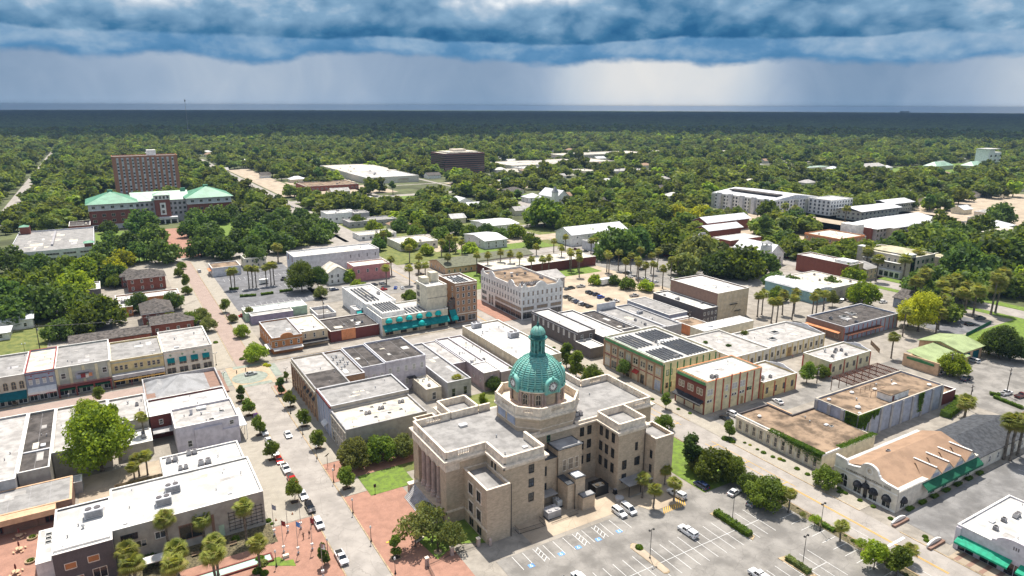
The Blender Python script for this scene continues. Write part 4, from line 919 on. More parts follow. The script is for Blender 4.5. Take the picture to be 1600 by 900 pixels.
 for k in range(12):
  a=2*math.pi*k/12; c=MB(); c.tube([(1.52*math.cos(i/6*R(80))*math.cos(a),1.52*math.cos(i/6*R(80))*math.sin(a),31.5+1.6*math.sin(i/6*R(80))) for i in range(7)],.05,4); c.build('rib','copper_pale',cup)
 l=MB(); l.lathe([(.28,33.0),(.3,33.3),(.12,33.5),(.22,33.7),(.1,33.95),(.08,34.4),(.03,35.6)],n=10); l.build('finial','copper_dark',T)
 # clocks on the four axes
 for k,a in enumerate((-90,180,90,0)):
  ar=R(a); cx,cy=5.5*math.cos(ar),5.5*math.sin(ar)
  H=MB()   # hood: a short barrel vault running back into the dome; local +y is outwards
  n=16
  for i in range(n):
   t0,t1=math.pi*(i/n),math.pi*((i+1)/n)
   for (ra,ya,rb_,yb) in ((1.75,-2.0,1.75,.35),(1.75,.35,1.3,.35),(1.75,.35,1.62,.5),(1.62,.5,1.45,.5),(1.45,.5,1.35,.36)):
    H.quad((ra*math.cos(t0),ya,ra*math.sin(t0)),(ra*math.cos(t1),ya,ra*math.sin(t1)),(rb_*math.cos(t1),yb,rb_*math.sin(t1)),(rb_*math.cos(t0),yb,rb_*math.sin(t0)))
  for s in (-1,1): H.box(min(s*1.3,s*1.75),-1.0,-1.5,max(s*1.3,s*1.75),.4,0.0)
  H.box(-1.3,-1.0,-1.45,1.3,.3,0.0); H.cyl(0,.3,1.7,2.1,.25,8)
  ck=H.build('clock','copper',T,(cx,cy,21.95),ar-math.pi/2)
  F=MB();
  def ring(r0,r1,y,m,n=40):
   for i in range(n):
    t0,t1=2*math.pi*i/n,2*math.pi*(i+1)/n; F.quad((r0*math.cos(t0),y,r0*math.sin(t0)),(r1*math.cos(t0),y,r1*math.sin(t0)),(r1*math.cos(t1),y,r1*math.sin(t1)),(r0*math.cos(t1),y,r0*math.sin(t1)),m)
  ring(0.001,.62,.37,0); ring(.62,1.05,.37,1); ring(1.05,1.3,.40,2)
  for i in range(12):   # numeral blocks
   t=2*math.pi*i/12;
   for dlt in ((-.05,.05) if i%3 else (-.09,0,.09)):
    c_,s_=math.cos(t),math.sin(t); u=(-s_*1,c_*1)
    def pp(r,o): return (r*c_+o*u[0],.385,r*s_+o*u[1])
    F.quad(pp(.68,dlt*.8-.018),pp(.98,dlt-.022),pp(.98,dlt+.022),pp(.68,dlt*.8+.018),0)
  fo=F.build('dial',['white_paint','darkgrey','copper_pale'],ck)
  for ang,ln,wd in ((86,.52,.08),(58,.85,.055)):
   h_=MB(); t=R(ang); c_,s_=math.cos(t),math.sin(t); h_.quad((-.1*c_-wd*s_*-1,.40,-.1*s_-wd*c_),(ln*c_,.40,ln*s_-.02),(ln*c_,.40,ln*s_+.02),(-.1*c_-wd*s_,.40,-.1*s_+wd*c_)); h_.build('hand','black',ck)
 return T
courthouse()
# ---------------------------------------------------------------- the block west of the courthouse
def shop_front(root,B,face,n,z0=.1,z1=2.2,frame='whitetrim',a0=0.,a1=1.,glass='glass'):
 x0,y0,x1,y1=B; lo,hi=(x0,x1) if face in 'SN' else (y0,y1); lo,hi=lo+(hi-lo)*a0,lo+(hi-lo)*a1; w=(hi-lo)/n
 off={'S':y0,'N':y1,'W':x0,'E':x1}[face]
 for i in range(n): add_window(root,face,lo+w*(i+.5),off,(z0+z1)/2,w*.72,z1-z0,'wide',frame,glass,'shop_window')
def rowunits(roof,pts,z,x0,y0):
 for k,x,y,s in pts: put_unit(roof,k,x-x0,y-y0,z,0,s)
r,B,rf,z=bld('mural_building','cream shop block beside the brick walk, white stained roof with square skylights',38.9,135.3,58.0,146.8,7.6,'greytan','roof_cream',coping='stone_grey')
rowunits(rf,[('twin',46.0,141.6,.75),('twin',49.6,142.6,.75),('twin',55.0,143.6,.75)]+[('skylight',x,y,.8) for x,y in ((47,139),(50.5,139.6),(53.5,140.0),(45.2,143.8),(48,144.6),(51.3,145))],z,38.9,135.3)
wins(r,B,'W',5,5.4,.7,1.5,'sash','trim_stone'); wins(r,B,'W',4,1.8,1.3,2.2,'sash','whitetrim'); pilasters(r,B,'W',6,0,6.6,.4,'beige'); band(r,B,'W',6.5,6.9,'beige',.3); band(r,B,'W',3.5,3.8,'trim_stone',.15)
m=MB()
for cx in (4.5,10,15.5):
 for k in range(14):
  t0,t1=math.pi*k/14,math.pi*(k+1)/14; q=lambda t,rr:(cx+rr*math.cos(t),-.03,3.6+rr*.9*math.sin(t)); m.quad(q(t0,1.9),q(t0,2.15),q(t1,2.15),q(t1,1.9))
m.build('arch_moulding','grey',r)
r,B,rf,z=bld('grey_roofed_shop','blue grey fronted shop with flat grey roof, between cream shop and arched corner block',39.0,146.84,58.4,158.6,8.6,'greytan','roof_grey',coping='lightgrey',facade={'W':'blockblue'})
rowunits(rf,[('vent',52,153,.7)],z,39,146.84); pilasters(r,B,'W',6,0,7.8,.35,'lavender'); wins(r,B,'W',6,5.7,.7,1.8,'sash','greyblue'); wins(r,B,'W',4,1.8,1.3,2.3,'sash','greyblue'); band(r,B,'W',7.9,8.4,'brick_maroon',.3)
awning(r,B,'W',3.2,6.0,3.1,.7,1.1,'aw_white')
r,B,rf,z=bld('arched_corner_block','long tan two storey block with tall arched windows facing the street',38.7,158.64,47.4,183.6,8.6,'tan','roof_mid',coping='stone_grey')
wins(r,B,'W',9,4.7,1.1,3.2,'arch','brick_tan'); wins(r,B,'W',9,1.6,1.1,2.1,'sash','brick_tan'); pilasters(r,B,'W',10,0,7.4,.55,'brick_tan',.18); band(r,B,'W',7.3,7.8,'beige',.35)
for i in range(4): awning(r,B,'W',1.0+i*2.77,2.6+i*2.77,5.6,.5,.5,'aw_black')
m=MB(); m.box(.4,.4,z,8.3,12,z+.03); m.build('roof_patch','roof_dark',rf)
r,B,rf,z=bld('vented_roof_building','brick backed building with a cluster of fan vents on its grey roof',47.5,163.5,52.9,184.0,8.4,'brick_tan','roof_grey',coping='lightgrey')
rowunits(rf,[('vent',48.8+(i%3)*1.2,170+i*1.3,1.3) for i in range(8)],z,47.5,163.5); wins(r,B,'S',2,5.5,.9,1.4,'sash','whitetrim')
r,B,rf,z=bld('dark_roofed_building','lavender grey building with a narrow dark brown roof',52.95,166.1,59.6,183.8,8.8,'lavender','roof_dark',coping='lightgrey')
wins(r,B,'S',3,[2.2,5.6],.7,1.2,'sash','whitetrim','glass_pale')
r,B,rf,z=bld('large_dark_roofed_building','lavender grey building under the widest dark brown roof',59.65,166.0,71.3,183.9,9.1,'lavender','roof_dark',coping='lightgrey')
wins(r,B,'S',5,[2.4,6.3],.75,1.5,'sash','whitetrim','glass_pale'); band(r,B,'S',8.6,8.95,'lavender',.2)
m=MB(); m.tube([(7.0,-1.6,0),(7,-1.6,4)],.05,5); m.box(5.8,-1.9,3.6,8.2,-.06,3.7); m.tube([(5.9,-1.8,0.2),(8.0,-1.8,3.6)],.06,5); m.build('fire_stair','black',r)
r,B,rf,z=bld('long_grey_roofed_building','low grey stuccoed building with a long plain grey roof',72.2,154.0,79.3,186.8,4.8,'stone_grey','roof_grey',coping='lightgrey'); wins(r,B,'S',2,1.6,.9,2.2,'sash','grey')
r,B,rf,z=bld('back_kitchen','small tan rear extension with rusty stained roof and fans',66.6,155.2,71.0,164.6,3.6,'beige','roof_cream',par=.3,coping='beige'); rowunits(rf,[('vent',67.4+i*.9,162.5-(i%2)*1.1,1.0) for i in range(4)]+[('cond',68.4,157.4,.9)],z,66.6,155.2); wins(r,B,'S',1,1.4,1.0,1.9,'sash')
r,B,rf,z=bld('silver_roofed_strip','narrow low building with silver grey roof beside white roofs',79.4,166,83.8,187.0,4.6,'mauve','roof_mid',par=.35,coping='lightgrey')
r,B,rf,z=bld('white_roofed_strip','narrow building with a white roof and brick chimney',83.9,162.2,88.4,187.4,4.9,'mauve','roof_white',coping='lightgrey',units='vent vent'); rowunits(rf,[('chimney',84.3,163.0,1.2)],z,83.9,162.2)
r,B,rf,z=bld('wide_white_roofed_strip','white roofed building with small vents against the long cream wall',88.5,153.6,93.2,187.8,4.7,'mauve','roof_white',coping='lightgrey',units='cond vent vent vent vent')
r,B,rf,z=bld('mauve_annexe','mauve block annexe with a square white roof',83.3,154.0,88.3,161.9,5.3,'mauve','roof_white',par=.3); wins(r,B,'S',1,3.6,.6,.9,'sash'); wins(r,B,'W',2,2.5,.5,.8,'sash')
# big L-shaped cream hall
r,B,rf,z=bld('cream_hall','large cream walled hall with the broadest white roof, behind the dome',94.2,151.8,107.5,188.6,7.4,'tan','roof_white'); rowunits(rf,[('big',98,186,1.5),('big',103.5,172,1.6),('vent',97,180,1.2),('hatch',99,181,.8),('vent',104,182,.9)],z,94.2,151.8)
pilasters(r,B,'W',8,0,6.6,.3,'cream',.06); m=MB(); m.box(10.2,0,7.4,13.2,.1,7.41); band(r,B,'W',3.9,4.1,'trim_stone',.1)
# ---------------------------------------------------------------- hotel and brick tower north of the cross street
def domes(r,B,face,xs,z,rad,m):
 for x in xs: dome_awning(r,B,face,x,z,rad,m)
def solar(rf,x0,y0,x1,y1,z,rows,axis='x'):
 for i in range(rows):
  m=MB()
  if axis=='x':
   y=y0+(y1-y0)*(i+.5)/rows; d=(y1-y0)/rows*.23; m.v=[(x0,y-d,z+.15),(x1,y-d,z+.15),(x1,y+d,z+.5),(x0,y+d,z+.5),(x0,y-d,z+.1),(x1,y-d,z+.1),(x1,y+d,z+.45),(x0,y+d,z+.45)]
   n=max(1,int((x1-x0)/.75)); st=[((x0+(x1-x0)*k/n-.02,y-d,z+.155),(x0+(x1-x0)*k/n+.02,y-d,z+.155),(x0+(x1-x0)*k/n+.02,y+d,z+.51),(x0+(x1-x0)*k/n-.02,y+d,z+.51)) for k in range(n+1)]
  else:
   x=x0+(x1-x0)*(i+.5)/rows; d=(x1-x0)/rows*.23; m.v=[(x-d,y0,z+.3),(x+d,y0,z+.3),(x+d,y1,z+.3),(x-d,y1,z+.3),(x-d,y0,z+.22),(x+d,y0,z+.22),(x+d,y1,z+.22),(x-d,y1,z+.22)]
   n=max(1,int((y1-y0)/.75)); st=[((x-d,y0+(y1-y0)*k/n-.02,z+.31),(x+d,y0+(y1-y0)*k/n-.02,z+.31),(x+d,y0+(y1-y0)*k/n+.02,z+.31),(x-d,y0+(y1-y0)*k/n+.02,z+.31)) for k in range(n+1)]
  m.f=[(0,1,2,3),(7,6,5,4),(0,4,5,1),(1,5,6,2),(2,6,7,3),(3,7,4,0)]; m.m=[0]*6
  for q in st: m.quad(*q,1)
  m.build('solar_panel',['panel','steel'],rf)
r,B,rf,z=bld('hotel','white hotel wing with teal domed awnings over its upper windows',75.6,212.0,100.2,228,6.4,'cream','roof_white',facade={'W':'white'})
domes(r,B,'S',[2.4,6.2,9.8,13.6,17.2,20.8],4.9,1.25,'aw_teal_bright')
for x in (2.4,6.2,9.8,13.6,17.2,20.8): add_window(r,'S',x,0,4.35,1.9,1.0,'wide','browntrim','glass')
awning(r,B,'S',.1,24.5,3.9,1.5,2.0,'aw_teal',val=.5); dome_awning(r,B,'S',13.7,2.9,1.2,'aw_teal_bright').location.y-=1.5
for x in (.5,6.0,13.0,18.3,23.8): m=MB(); m.box(x-.4,-.3,0,x+.4,-.01,3.0); m.build('entrance_pier','cream',r)
wins(r,B,'S',5,1.3,2.6,2.0,'wide','browntrim')
solar(rf,9.5,2.5,17.5,8.5,z,6,'y'); rowunits(rf,[('cond',94,216,1.0),('cond',96,217,1.0),('twin',97.5,215,.8)],z,75.6,212)
pen=MB(); pen.box(.8,1.8,z,9.0,15.4,z+1.7); pen.build('roof_house','white',rf); pen=MB(); pen.box(.9,1.9,z+1.7,8.9,15.3,z+1.74); pen.build('roof_house_top','roof_white',rf); solar(rf,1.3,3,8.3,14,z+1.75,7,'y')
r,B,rf,z=bld('hotel_rear_wing','white rear wing of the hotel with a high blank side wall',75.6,228.1,87,256,7.4,'white','roof_white',units='cond cond twin'); solar(rf,1.5,4,7,24,z,4,'y')
add_window(r,'W',4,0,4.2,1.2,1.6,'sash');
r,B,rf,z=bld('side_entrance_block','small white stair block with a teal awning on the hotel side',72.9,232,75.5,238,4.6,'white','roof_white'); awning(r,B,'S',.3,2.3,4.2,.8,1.0,'aw_teal_bright'); add_window(r,'S',1.3,0,2.2,.7,.8,'sash')
r,B,rf,z=bld('low_dark_roof_shop','low shop with dark roof and an orange front panel',58.6,214.5,75.3,229,3.9,'brick_maroon','roof_dark',par=.4,units='cond cond vent hatch'); m=MB(); m.box(3.6,-.12,.3,8.4,-.01,3.95); m.build('sign_panel','rusttrim',r)
r,B,rf,z=bld('brick_tower','six storey brown brick tower with paired sash windows',103.4,212.3,112.2,226,15.0,'brick_tan','roof_white',par=.7,units='cond'); wins(r,B,'S',4,[5.0,7.6,10.2,12.6],.75,1.35,'sash','whitetrim'); band(r,B,'S',14.0,14.4,'trim_stone',.15); band(r,B,'S',3.2,3.6,'trim_stone',.2); wins(r,B,'S',2,1.6,3.0,2.0,'wide','whitetrim'); wins(r,B,'W',3,[7.6,10.2,12.6],.75,1.3,'sash'); solar(rf,2,2,7,12,z,4,'y'); rowunits(rf,[('hatch',108,222,1.2)],z,103.4,212.3)
r,B,rf,z=bld('lift_tower','blank cream stair and lift tower beside the brick tower',93.6,214.5,101.2,224.5,14.6,'cream','roof_white',par=.5); band(r,B,'S',10.1,10.25,'darkgrey',.03); wins(r,B,'W',1,[7.5,10.1,12.6],2.0,1.3,'wide','darkgrey',a0=.6,a1=1.0)
for a,b,c,d,h in ((.6,5.5,3.2,9.2,16.4),(4.4,6.5,7.2,9.6,17.6)): m=MB(); m.box(a,b,z,c,d,h); m.build('plant_room','cream',rf)
# arched glass atrium between them
at=empty('glass_atrium',(102.3,212.6,0),0,'dark barrel vaulted glass atrium joining cream and brick towers','atrium')
m=MB(); n=10; R_=2.3
for i in range(n):
 t0,t1=math.pi/2*i/n,math.pi/2*(i+1)/n; q=lambda t,y:(1.05-2.3*math.sin(t)*1.0,y,5.8+3.6*math.cos(t)); m.quad(q(t0,-.1),q(t0,2),q(t1,2),q(t1,-.1));
m.v+= [(1.05,-.1,5.8)]; c=len(m.v)-1
for i in range(n): t0,t1=math.pi/2*i/n,math.pi/2*(i+1)/n; m.tri((1.05-2.3*math.sin(t1),-.1,5.8+3.6*math.cos(t1)),(1.05,-.1,5.8),(1.05-2.3*math.sin(t0),-.1,5.8+3.6*math.cos(t0)))
m.box(-1.25,-.1,0,1.05,2,5.8); m.build('glazing','glass',at)
m=MB()
for i in range(0,n+1,2):
 t=math.pi/2*i/n; p=(1.05-2.33*math.sin(t),5.8+3.64*math.cos(t)); m.tube([(p[0],-.15,p[1]),(p[0],2,p[1])],.05,4); m.tube([(p[0],-.15,p[1]),(1.05,-.15,5.8)],.04,4)
for x in (-.7,-.1,.5): m.box(x-.03,-.16,0,x+.03,-.1,5.8)
m.build('glazing_bar','brick_maroon',at)
awning(at,(-1.4,-.2,1.2,2),'S',-1.4,1.2,5.4,3.2,2.4,'aw_teal'); dome_awning(at,(-1.4,-.2,1.2,2),'S',.3,2.5,1.2,'aw_teal_bright').location.y-=1.6
# ---------------------------------------------------------------- white hotel block with curved gables
def mission_block():
 x0,y0,x1,y1,h=125.8,203.6,144.2,234.5,12.2
 r,B,rf,z=bld('curved_gable_building','white four storey corner building with curved Spanish gables',x0,y0,x1,y1,h,'white','roof_brown',par=.8,units='cond cond cond cond cond twin twin vent vent hatch')
 for i in range(16): put_unit(rf,'cond',4+(i%8)*1.1,5+(i//8)*1.4,z)
 for face,L_,gs in (('W',30.9,[(1.2,2.2),(7.2,5.2),(22,5.2),(29.3,2.4)]),('S',18.4,[(1.4,2.4),(8.6,5.6),(16.9,2.6)])):
  for c,w in gs:
   p=[(c-w/2,h-.1)]+[(c-w/2*f,h+q) for f,q in ((.95,.25),(.8,.35),(.72,.8),(.5,1.25),(.25,1.6),(0,1.75))]+[(c+w/2*f,h+q) for f,q in ((.25,1.6),(.5,1.25),(.72,.8),(.8,.35),(.95,.25))]+[(c+w/2,h-.1)]
   if w<3: p=[(c-w/2,h-.1),(c-w/2,h+.3),(c-w*.3,h+.5),(c-w*.2,h+1.2),(c,h+1.5),(c+w*.2,h+1.2),(c+w*.3,h+.5),(c+w/2,h+.3),(c+w/2,h-.1)]
   m=MB(); n=len(p); s=.06
   pl=(lambda a,zz,o:(a,o,zz)) if face=='S' else (lambda a,zz,o:(o,a,zz))
   m.v=[pl(a,zz,-s) for a,zz in p]+[pl(a,zz,.3) for a,zz in p]; m.f=[tuple(range(n)),tuple(range(2*n-1,n-1,-1))]+[(i,n+i,n+(i+1)%n,(i+1)%n) for i in range(n)]; m.m=[0]*len(m.f); m.build('gable','white',r)
 wins(r,B,'S',9,[6.6,9.6],.62,1.55,'sash','lightgrey','glass_warm'); wins(r,B,'W',15,[6.6,9.6],.6,1.5,'sash','lightgrey'); wins(r,B,'S',3,4.2,4.6,1.1,'wide','grey','glass_warm'); wins(r,B,'S',3,1.6,4.6,2.4,'wide','grey')
 wins(r,B,'W',5,4.2,3.9,1.1,'wide','grey','glass_warm',a1=.62); wins(r,B,'W',5,1.6,3.9,2.4,'wide','grey',a1=.62); wins(r,B,'W',2,2.6,1.4,4.0,'arch','white',a0=.66,a1=.8); wins(r,B,'W',1,[1.8,4.3],3.6,1.2,'wide','grey',a0=.82)
mission_block()
# ---------------------------------------------------------------- orange corner shop etc.
r,B,rf,z=bld('orange_corner_building','orange brick corner shop with curved parapet and a grey roof',39.6,212.8,48.9,232.6,5.4,'brick_orange','roof_grey',coping='lightgrey'); wins(r,B,'S',4,3.2,.6,1.2,'sash'); wins(r,B,'W',7,3.2,.6,1.2,'sash'); awning(r,B,'S',0,9.2,2.0,.3,1.8,'aw_white'); awning(r,B,'W',0,6,2.0,.3,1.4,'aw_white')
m=MB(); n=12; p=[(4.6-2.0*math.cos(math.pi*i/n),5.3+1.1*math.sin(math.pi*i/n)) for i in range(n+1)]; k=len(p); m.v=[(x,-.08,zz) for x,zz in p]+[(x,.3,zz) for x,zz in p]; m.f=[tuple(range(k)),tuple(range(2*k-1,k-1,-1))]+[(i,k+i,k+(i+1)%k,(i+1)%k) for i in range(k)]; m.m=[0]*len(m.f); m.build('curved_parapet','brick_orange',r); band(r,B,'S',4.3,4.5,'beige',.25)
r,B,rf,z=bld('tan_shop','tan rendered shop with cream roof beside the orange corner shop',49.0,215.0,57.8,233.0,5.2,'tan','roof_cream',units='vent hatch'); wins(r,B,'S',3,3.6,.55,1.4,'sash'); awning(r,B,'S',.2,8.6,2.2,.5,2.0,'aw_black')
# ---------------------------------------------------------------- west side row across the cross street
def westrow():
 y0=209.4; y1=229.0; Hh=7.4
 r,B,rf,z=bld('corner_shop_white','white corner shop with four dark teal awnings and diamond motifs',8.9,y0,21.8,y1+.8,7.7,'stucco','roof_mid',units='vent vent hatch')
 for i in range(4):
  x=1.7+i*3.1; awning(r,B,'S',x-.95,x+.95,5.4,.75,.8,'aw_teal',val=.5); add_window(r,'S',x,0,4.0,1.9,1.5,'wide','cream'); m=MB(); m.vprism([(0,0),(0,0)],'y',0,0) if False else None
  for dx,dz in ((0,.2),(0,-.2),(.2,0),(-.2,0)): m=MB(); m.box(x+dx-.11,-.05,6.2+dz-.11,x+dx+.11,-.005,6.2+dz+.11); m.build('diamond_motif','greentrim',r)
 band(r,B,'S',6.9,7.1,'trim_stone',.2); band(r,B,'S',.0,.8,'yellow',.06); wins(r,B,'S',4,1.6,2.2,1.6,'wide','cream')
 r,B,rf,z=bld('yellow_shop','yellow shop front with nine small dark windows in a row',-4.3,y0,8.8,y1-2,7.4,'yellow','roof_grey',coping='cream')
 for x in (1.2,2.4,3.6,6.0,7.4,9.3,10.5,11.7): add_window(r,'S',x,0,5.0,.7,1.25,'sash','cream')
 band(r,B,'S',6.5,6.8,'sage',.15); m=MB(); m.box(0,-2.2,2.5,13,0-.01,3.5); m.build('canopy','stone_grey',r); m=MB(); m.box(.2,-2.3,1.9,12.8,-2.1,2.2); m.build('sign_board','ochre',r); shop_front(r,B,'S',4)
 for x in (.4,4.4,8.6,12.6): m=MB(); m.box(x-.12,-2.0,0,x+.12,-1.8,2.5); m.build('canopy_post','brick_maroon',r)
 r,B,rf,z=bld('mural_front_building','grey green building with pale yellow piers and a painted mural panel',-17.2,y0-.5,-4.35,y1,8.0,'sage','roof_grey'); pilasters(r,B,'S',5,2.8,7.6,.65,'paleyellow',.12); add_window(r,'S',1.7,0,5.4,1.0,1.4,'sash'); add_window(r,'S',11.3,0,5.4,1.0,1.4,'sash')
 m=MB(); m.box(4.3,-.16,3.9,8.6,-.13,5.6,0); n=10; p=[(6.45-2.15*math.cos(math.pi*i/n),5.6+.7*math.sin(math.pi*i/n)) for i in range(n+1)]; c=len(m.v); m.v+=[(x,-.16,zz) for x,zz in p]; m.f.append(tuple(range(c,c+n+1))); m.m.append(0); mu=m.build('mural','grey',r)
 for (a,b_,c_,d_,mm) in ((4.6,4.0,5.6,5.0,'blockblue'),(5.6,4.2,6.7,5.4,'maroon'),(6.7,4.0,7.5,4.9,'trim_stone'),(7.5,4.3,8.3,5.3,'rusttrim'),(5.0,5.3,7.6,5.7,'darkgrey')): m=MB(); m.box(a,-.2,b_,c_,-.165,d_); m.build('mural_figure',mm,mu)
 m=MB(); m.box(.2,-1.9,2.6,12.6,-.01,2.75); m.build('balcony_floor','brick_maroon',r); m=MB();
 for i in range(60): m.box(.25+i*.208,-1.88,2.75,.29+i*.208,-1.84,3.6)
 m.box(.2,-1.9,3.6,12.6,-1.82,3.68); m.build('balcony_railing','maroon',r)
 for x in (.3,4.3,8.4,12.4): m=MB(); m.box(x-.2,-1.9,0,x+.2,-1.5,2.6); m.build('brick_pier','brick_maroon',r)
 awning(r,B,'S',.6,12.2,2.55,.6,1.2,'aw_green'); shop_front(r,B,'S',5,glass='glass')
 r,B,rf,z=bld('purple_shop','blue grey shop with red window hoods and white awning',-23.8,y0-.6,-17.25,y1,8.0,'greyblue','roof_cream',coping='maroon')
 for i in range(4): x=1.0+i*1.52; add_window(r,'S',x,0,5.2,.62,1.3,'sash','whitetrim','glass_pale'); m=MB(); m.box(x-.5,-.12,5.95,x+.5,-.01,6.12); m.build('window_hood','maroon',r)
 for x in (1.3,5.2): m=MB(); m.tube([(x,-.06,6.9),(x,-.01,6.9)],.2,12); m.build('roundel','maroon',r)
 band(r,B,'S',7.3,7.45,'maroon',.1); awning(r,B,'S',.1,6.5,3.7,.9,1.6,'aw_white',val=.7); m=MB(); m.box(.3,-1.66,2.0,2.6,-1.63,2.2); m.box(4.0,-1.66,2.0,6.3,-1.63,2.2); m.build('awning_trim','maroon',r); shop_front(r,B,'S',3)
 r,B,rf,z=bld('beige_arched_shop','beige building with round arched upper windows and green awning',-36.0,y0-1,-23.85,y1-1,8.0,'beige','roof_grey'); wins(r,B,'S',7,5.2,1.0,2.1,'arch','tan'); awning(r,B,'S',0,12.1,3.6,1.4,1.8,'aw_navy',val=.4); shop_front(r,B,'S',5)
 r,B,rf,z=bld('far_left_shop','grey shop at the far left end of the row',-50,y0-1,-36.05,y1-1,7.2,'beige','roof_grey'); wins(r,B,'S',6,5.0,.9,1.8,'arch','tan'); awning(r,B,'S',0,13,3.4,1.2,1.7,'aw_navy')
westrow()
# south side of the cross street, seen from behind
r=empty('hip_roofed_building',(2.4,179.4,0),0,'low corner building with a wide grey hipped metal roof','building'); m=MB(); m.box(0,0,0,18,15.2,4.9); m.build('wall','lavender',r); m=MB(); m.box(0,0,4.9,18,.3,5.9); m.box(0,14.9,4.9,18,15.2,5.9); m.box(0,.3,4.9,.3,14.9,5.9); m.box(17.7,.3,4.9,18,14.9,5.9); m.build('parapet','stone_grey',r)
m=MB(); m.box(.3,.3,4.9,17.7,14.9,4.95); flat=m.build('flat_roof','brick_brown',r); hiproof(r,(2.6,1.8,14.8,14.2),5.0,3.0,'metal_roof',.2,name='roof'); hiproof(r,(.6,6,6,14.6),5.0,1.4,'metal_roof',.1,name='roof')
m=MB(); m.box(18.0,-.5,3.9,19.2,15.6,4.4); m.build('street_canopy','brick_brown',r); put_unit(flat,'vent',5,.9,4.96); put_unit(flat,'chimney',9,.9,4.96,0,.8); wins(r,(0,0,18,15.2),'S',3,3.2,.8,1.2)
r,B,rf,z=bld('white_roof_shop','shop with a long white roof behind the hip roofed corner',2.6,168.6,20.3,179.3,5.8,'brick_maroon','roof_white'); wins(r,B,'S',4,[1.6,4.0],.7,1.1,'sash'); awning(r,B,'S',4.5,6.0,3.6,.2,.6,'aw_white'); m=MB(); m.box(.2,-3.2,2.5,7,-.01,2.62); m.build('rear_canopy','stone_grey',r)
r,B,rf,z=bld('lavender_building','pale lavender building with grey roof and stepped white parapets',7.0,157.2,20.3,168.5,6.6,'lavender','roof_mid',units='chimney vent skylight skylight'); rowunits(rf,[('hatch',13.5,166.3,1.6)],z,7,157.2); m=MB(); m.box(3.8,-.35,0,9.6,-.02,5.4); m.box(9.62,-.35,0,13.2,-.02,4.0); m.build('stepped_wall','lavender',r); add_window(r,'S',11.7,0,5.3,.8,.9,'sash'); add_window(r,'S',2.6,0,2.2,.8,1.4,'sash')
m=MB(); m.box(13.32,.3,3.6,15.0,11,3.75); cn=m.build('street_canopy','metal_white',r)
for y in (.6,4,7.5,10.8): m=MB(); m.box(14.8,y-.06,0,14.92,y+.06,3.6); m.build('canopy_post','whitetrim',cn)
r,B,rf,z=bld('white_rear_shop','small white roofed shop with roof machines behind the tall palm',-5.6,168.6,2.3,184.4,5.8,'greytan','roof_mid',units='cond cond vent cond'); wins(r,B,'S',2,2.2,.8,1.1)
r,B,rf,z=bld('kitchen_annexe','low annexe with kitchen equipment on its white roof',-4.0,160.6,2.4,168.0,3.4,'greytan','roof_white',par=.3,units='big twin')
r,B,rf,z=bld('grey_rear_shop','shop with pale grey roof and white vents beside the big tree',-16.2,159.2,-5.7,184.4,6.0,'greytan','roof_mid',units='hatch vent twin skylight vent');
r,B,rf,z=bld('black_roofed_shop','narrow shop with a black ribbed roof',-21.6,153.0,-16.3,184.6,6.0,'greytan','roof_dark',units='hatch'); m=MB(); m.box(.25,9.5,z,5.1,10,z+.25); m.build('roof_step','lightgrey',rf); hedge(-19.8,152.6,-17.2,152.6,1.2,'green creeper hedge at the foot of the black roofed shop')
r,B,rf,z=bld('weathered_roof_shop','wide shop with a weathered grey roof at the left edge',-33,151.0,-21.8,184.8,6.0,'stone_grey','roof_mid',units='vent');
r,B,rf,z=bld('low_charcoal_roof_building','low building with a long charcoal roof over a shaded walkway',-36,141.2,-12.6,151.0,3.9,'brick_brown','roof_grey',par=.15,coping='peach',coping_w=.3); m=MB(); m.box(0,-2.2,2.7,20.9,-.01,3.8); m.build('walkway_fascia','peach',r); pilasters(r,B,'S',5,0,2.7,.5,'brick_brown',.2); wins(r,B,'S',3,1.3,1.2,1.9,'wide','brick_maroon')
r,B,rf,z=bld('small_shed','small white roofed shed in the yard behind the shops',-13.4,150.2,-11.2,153.4,2.6,'stone_grey','roof_white',par=.15)
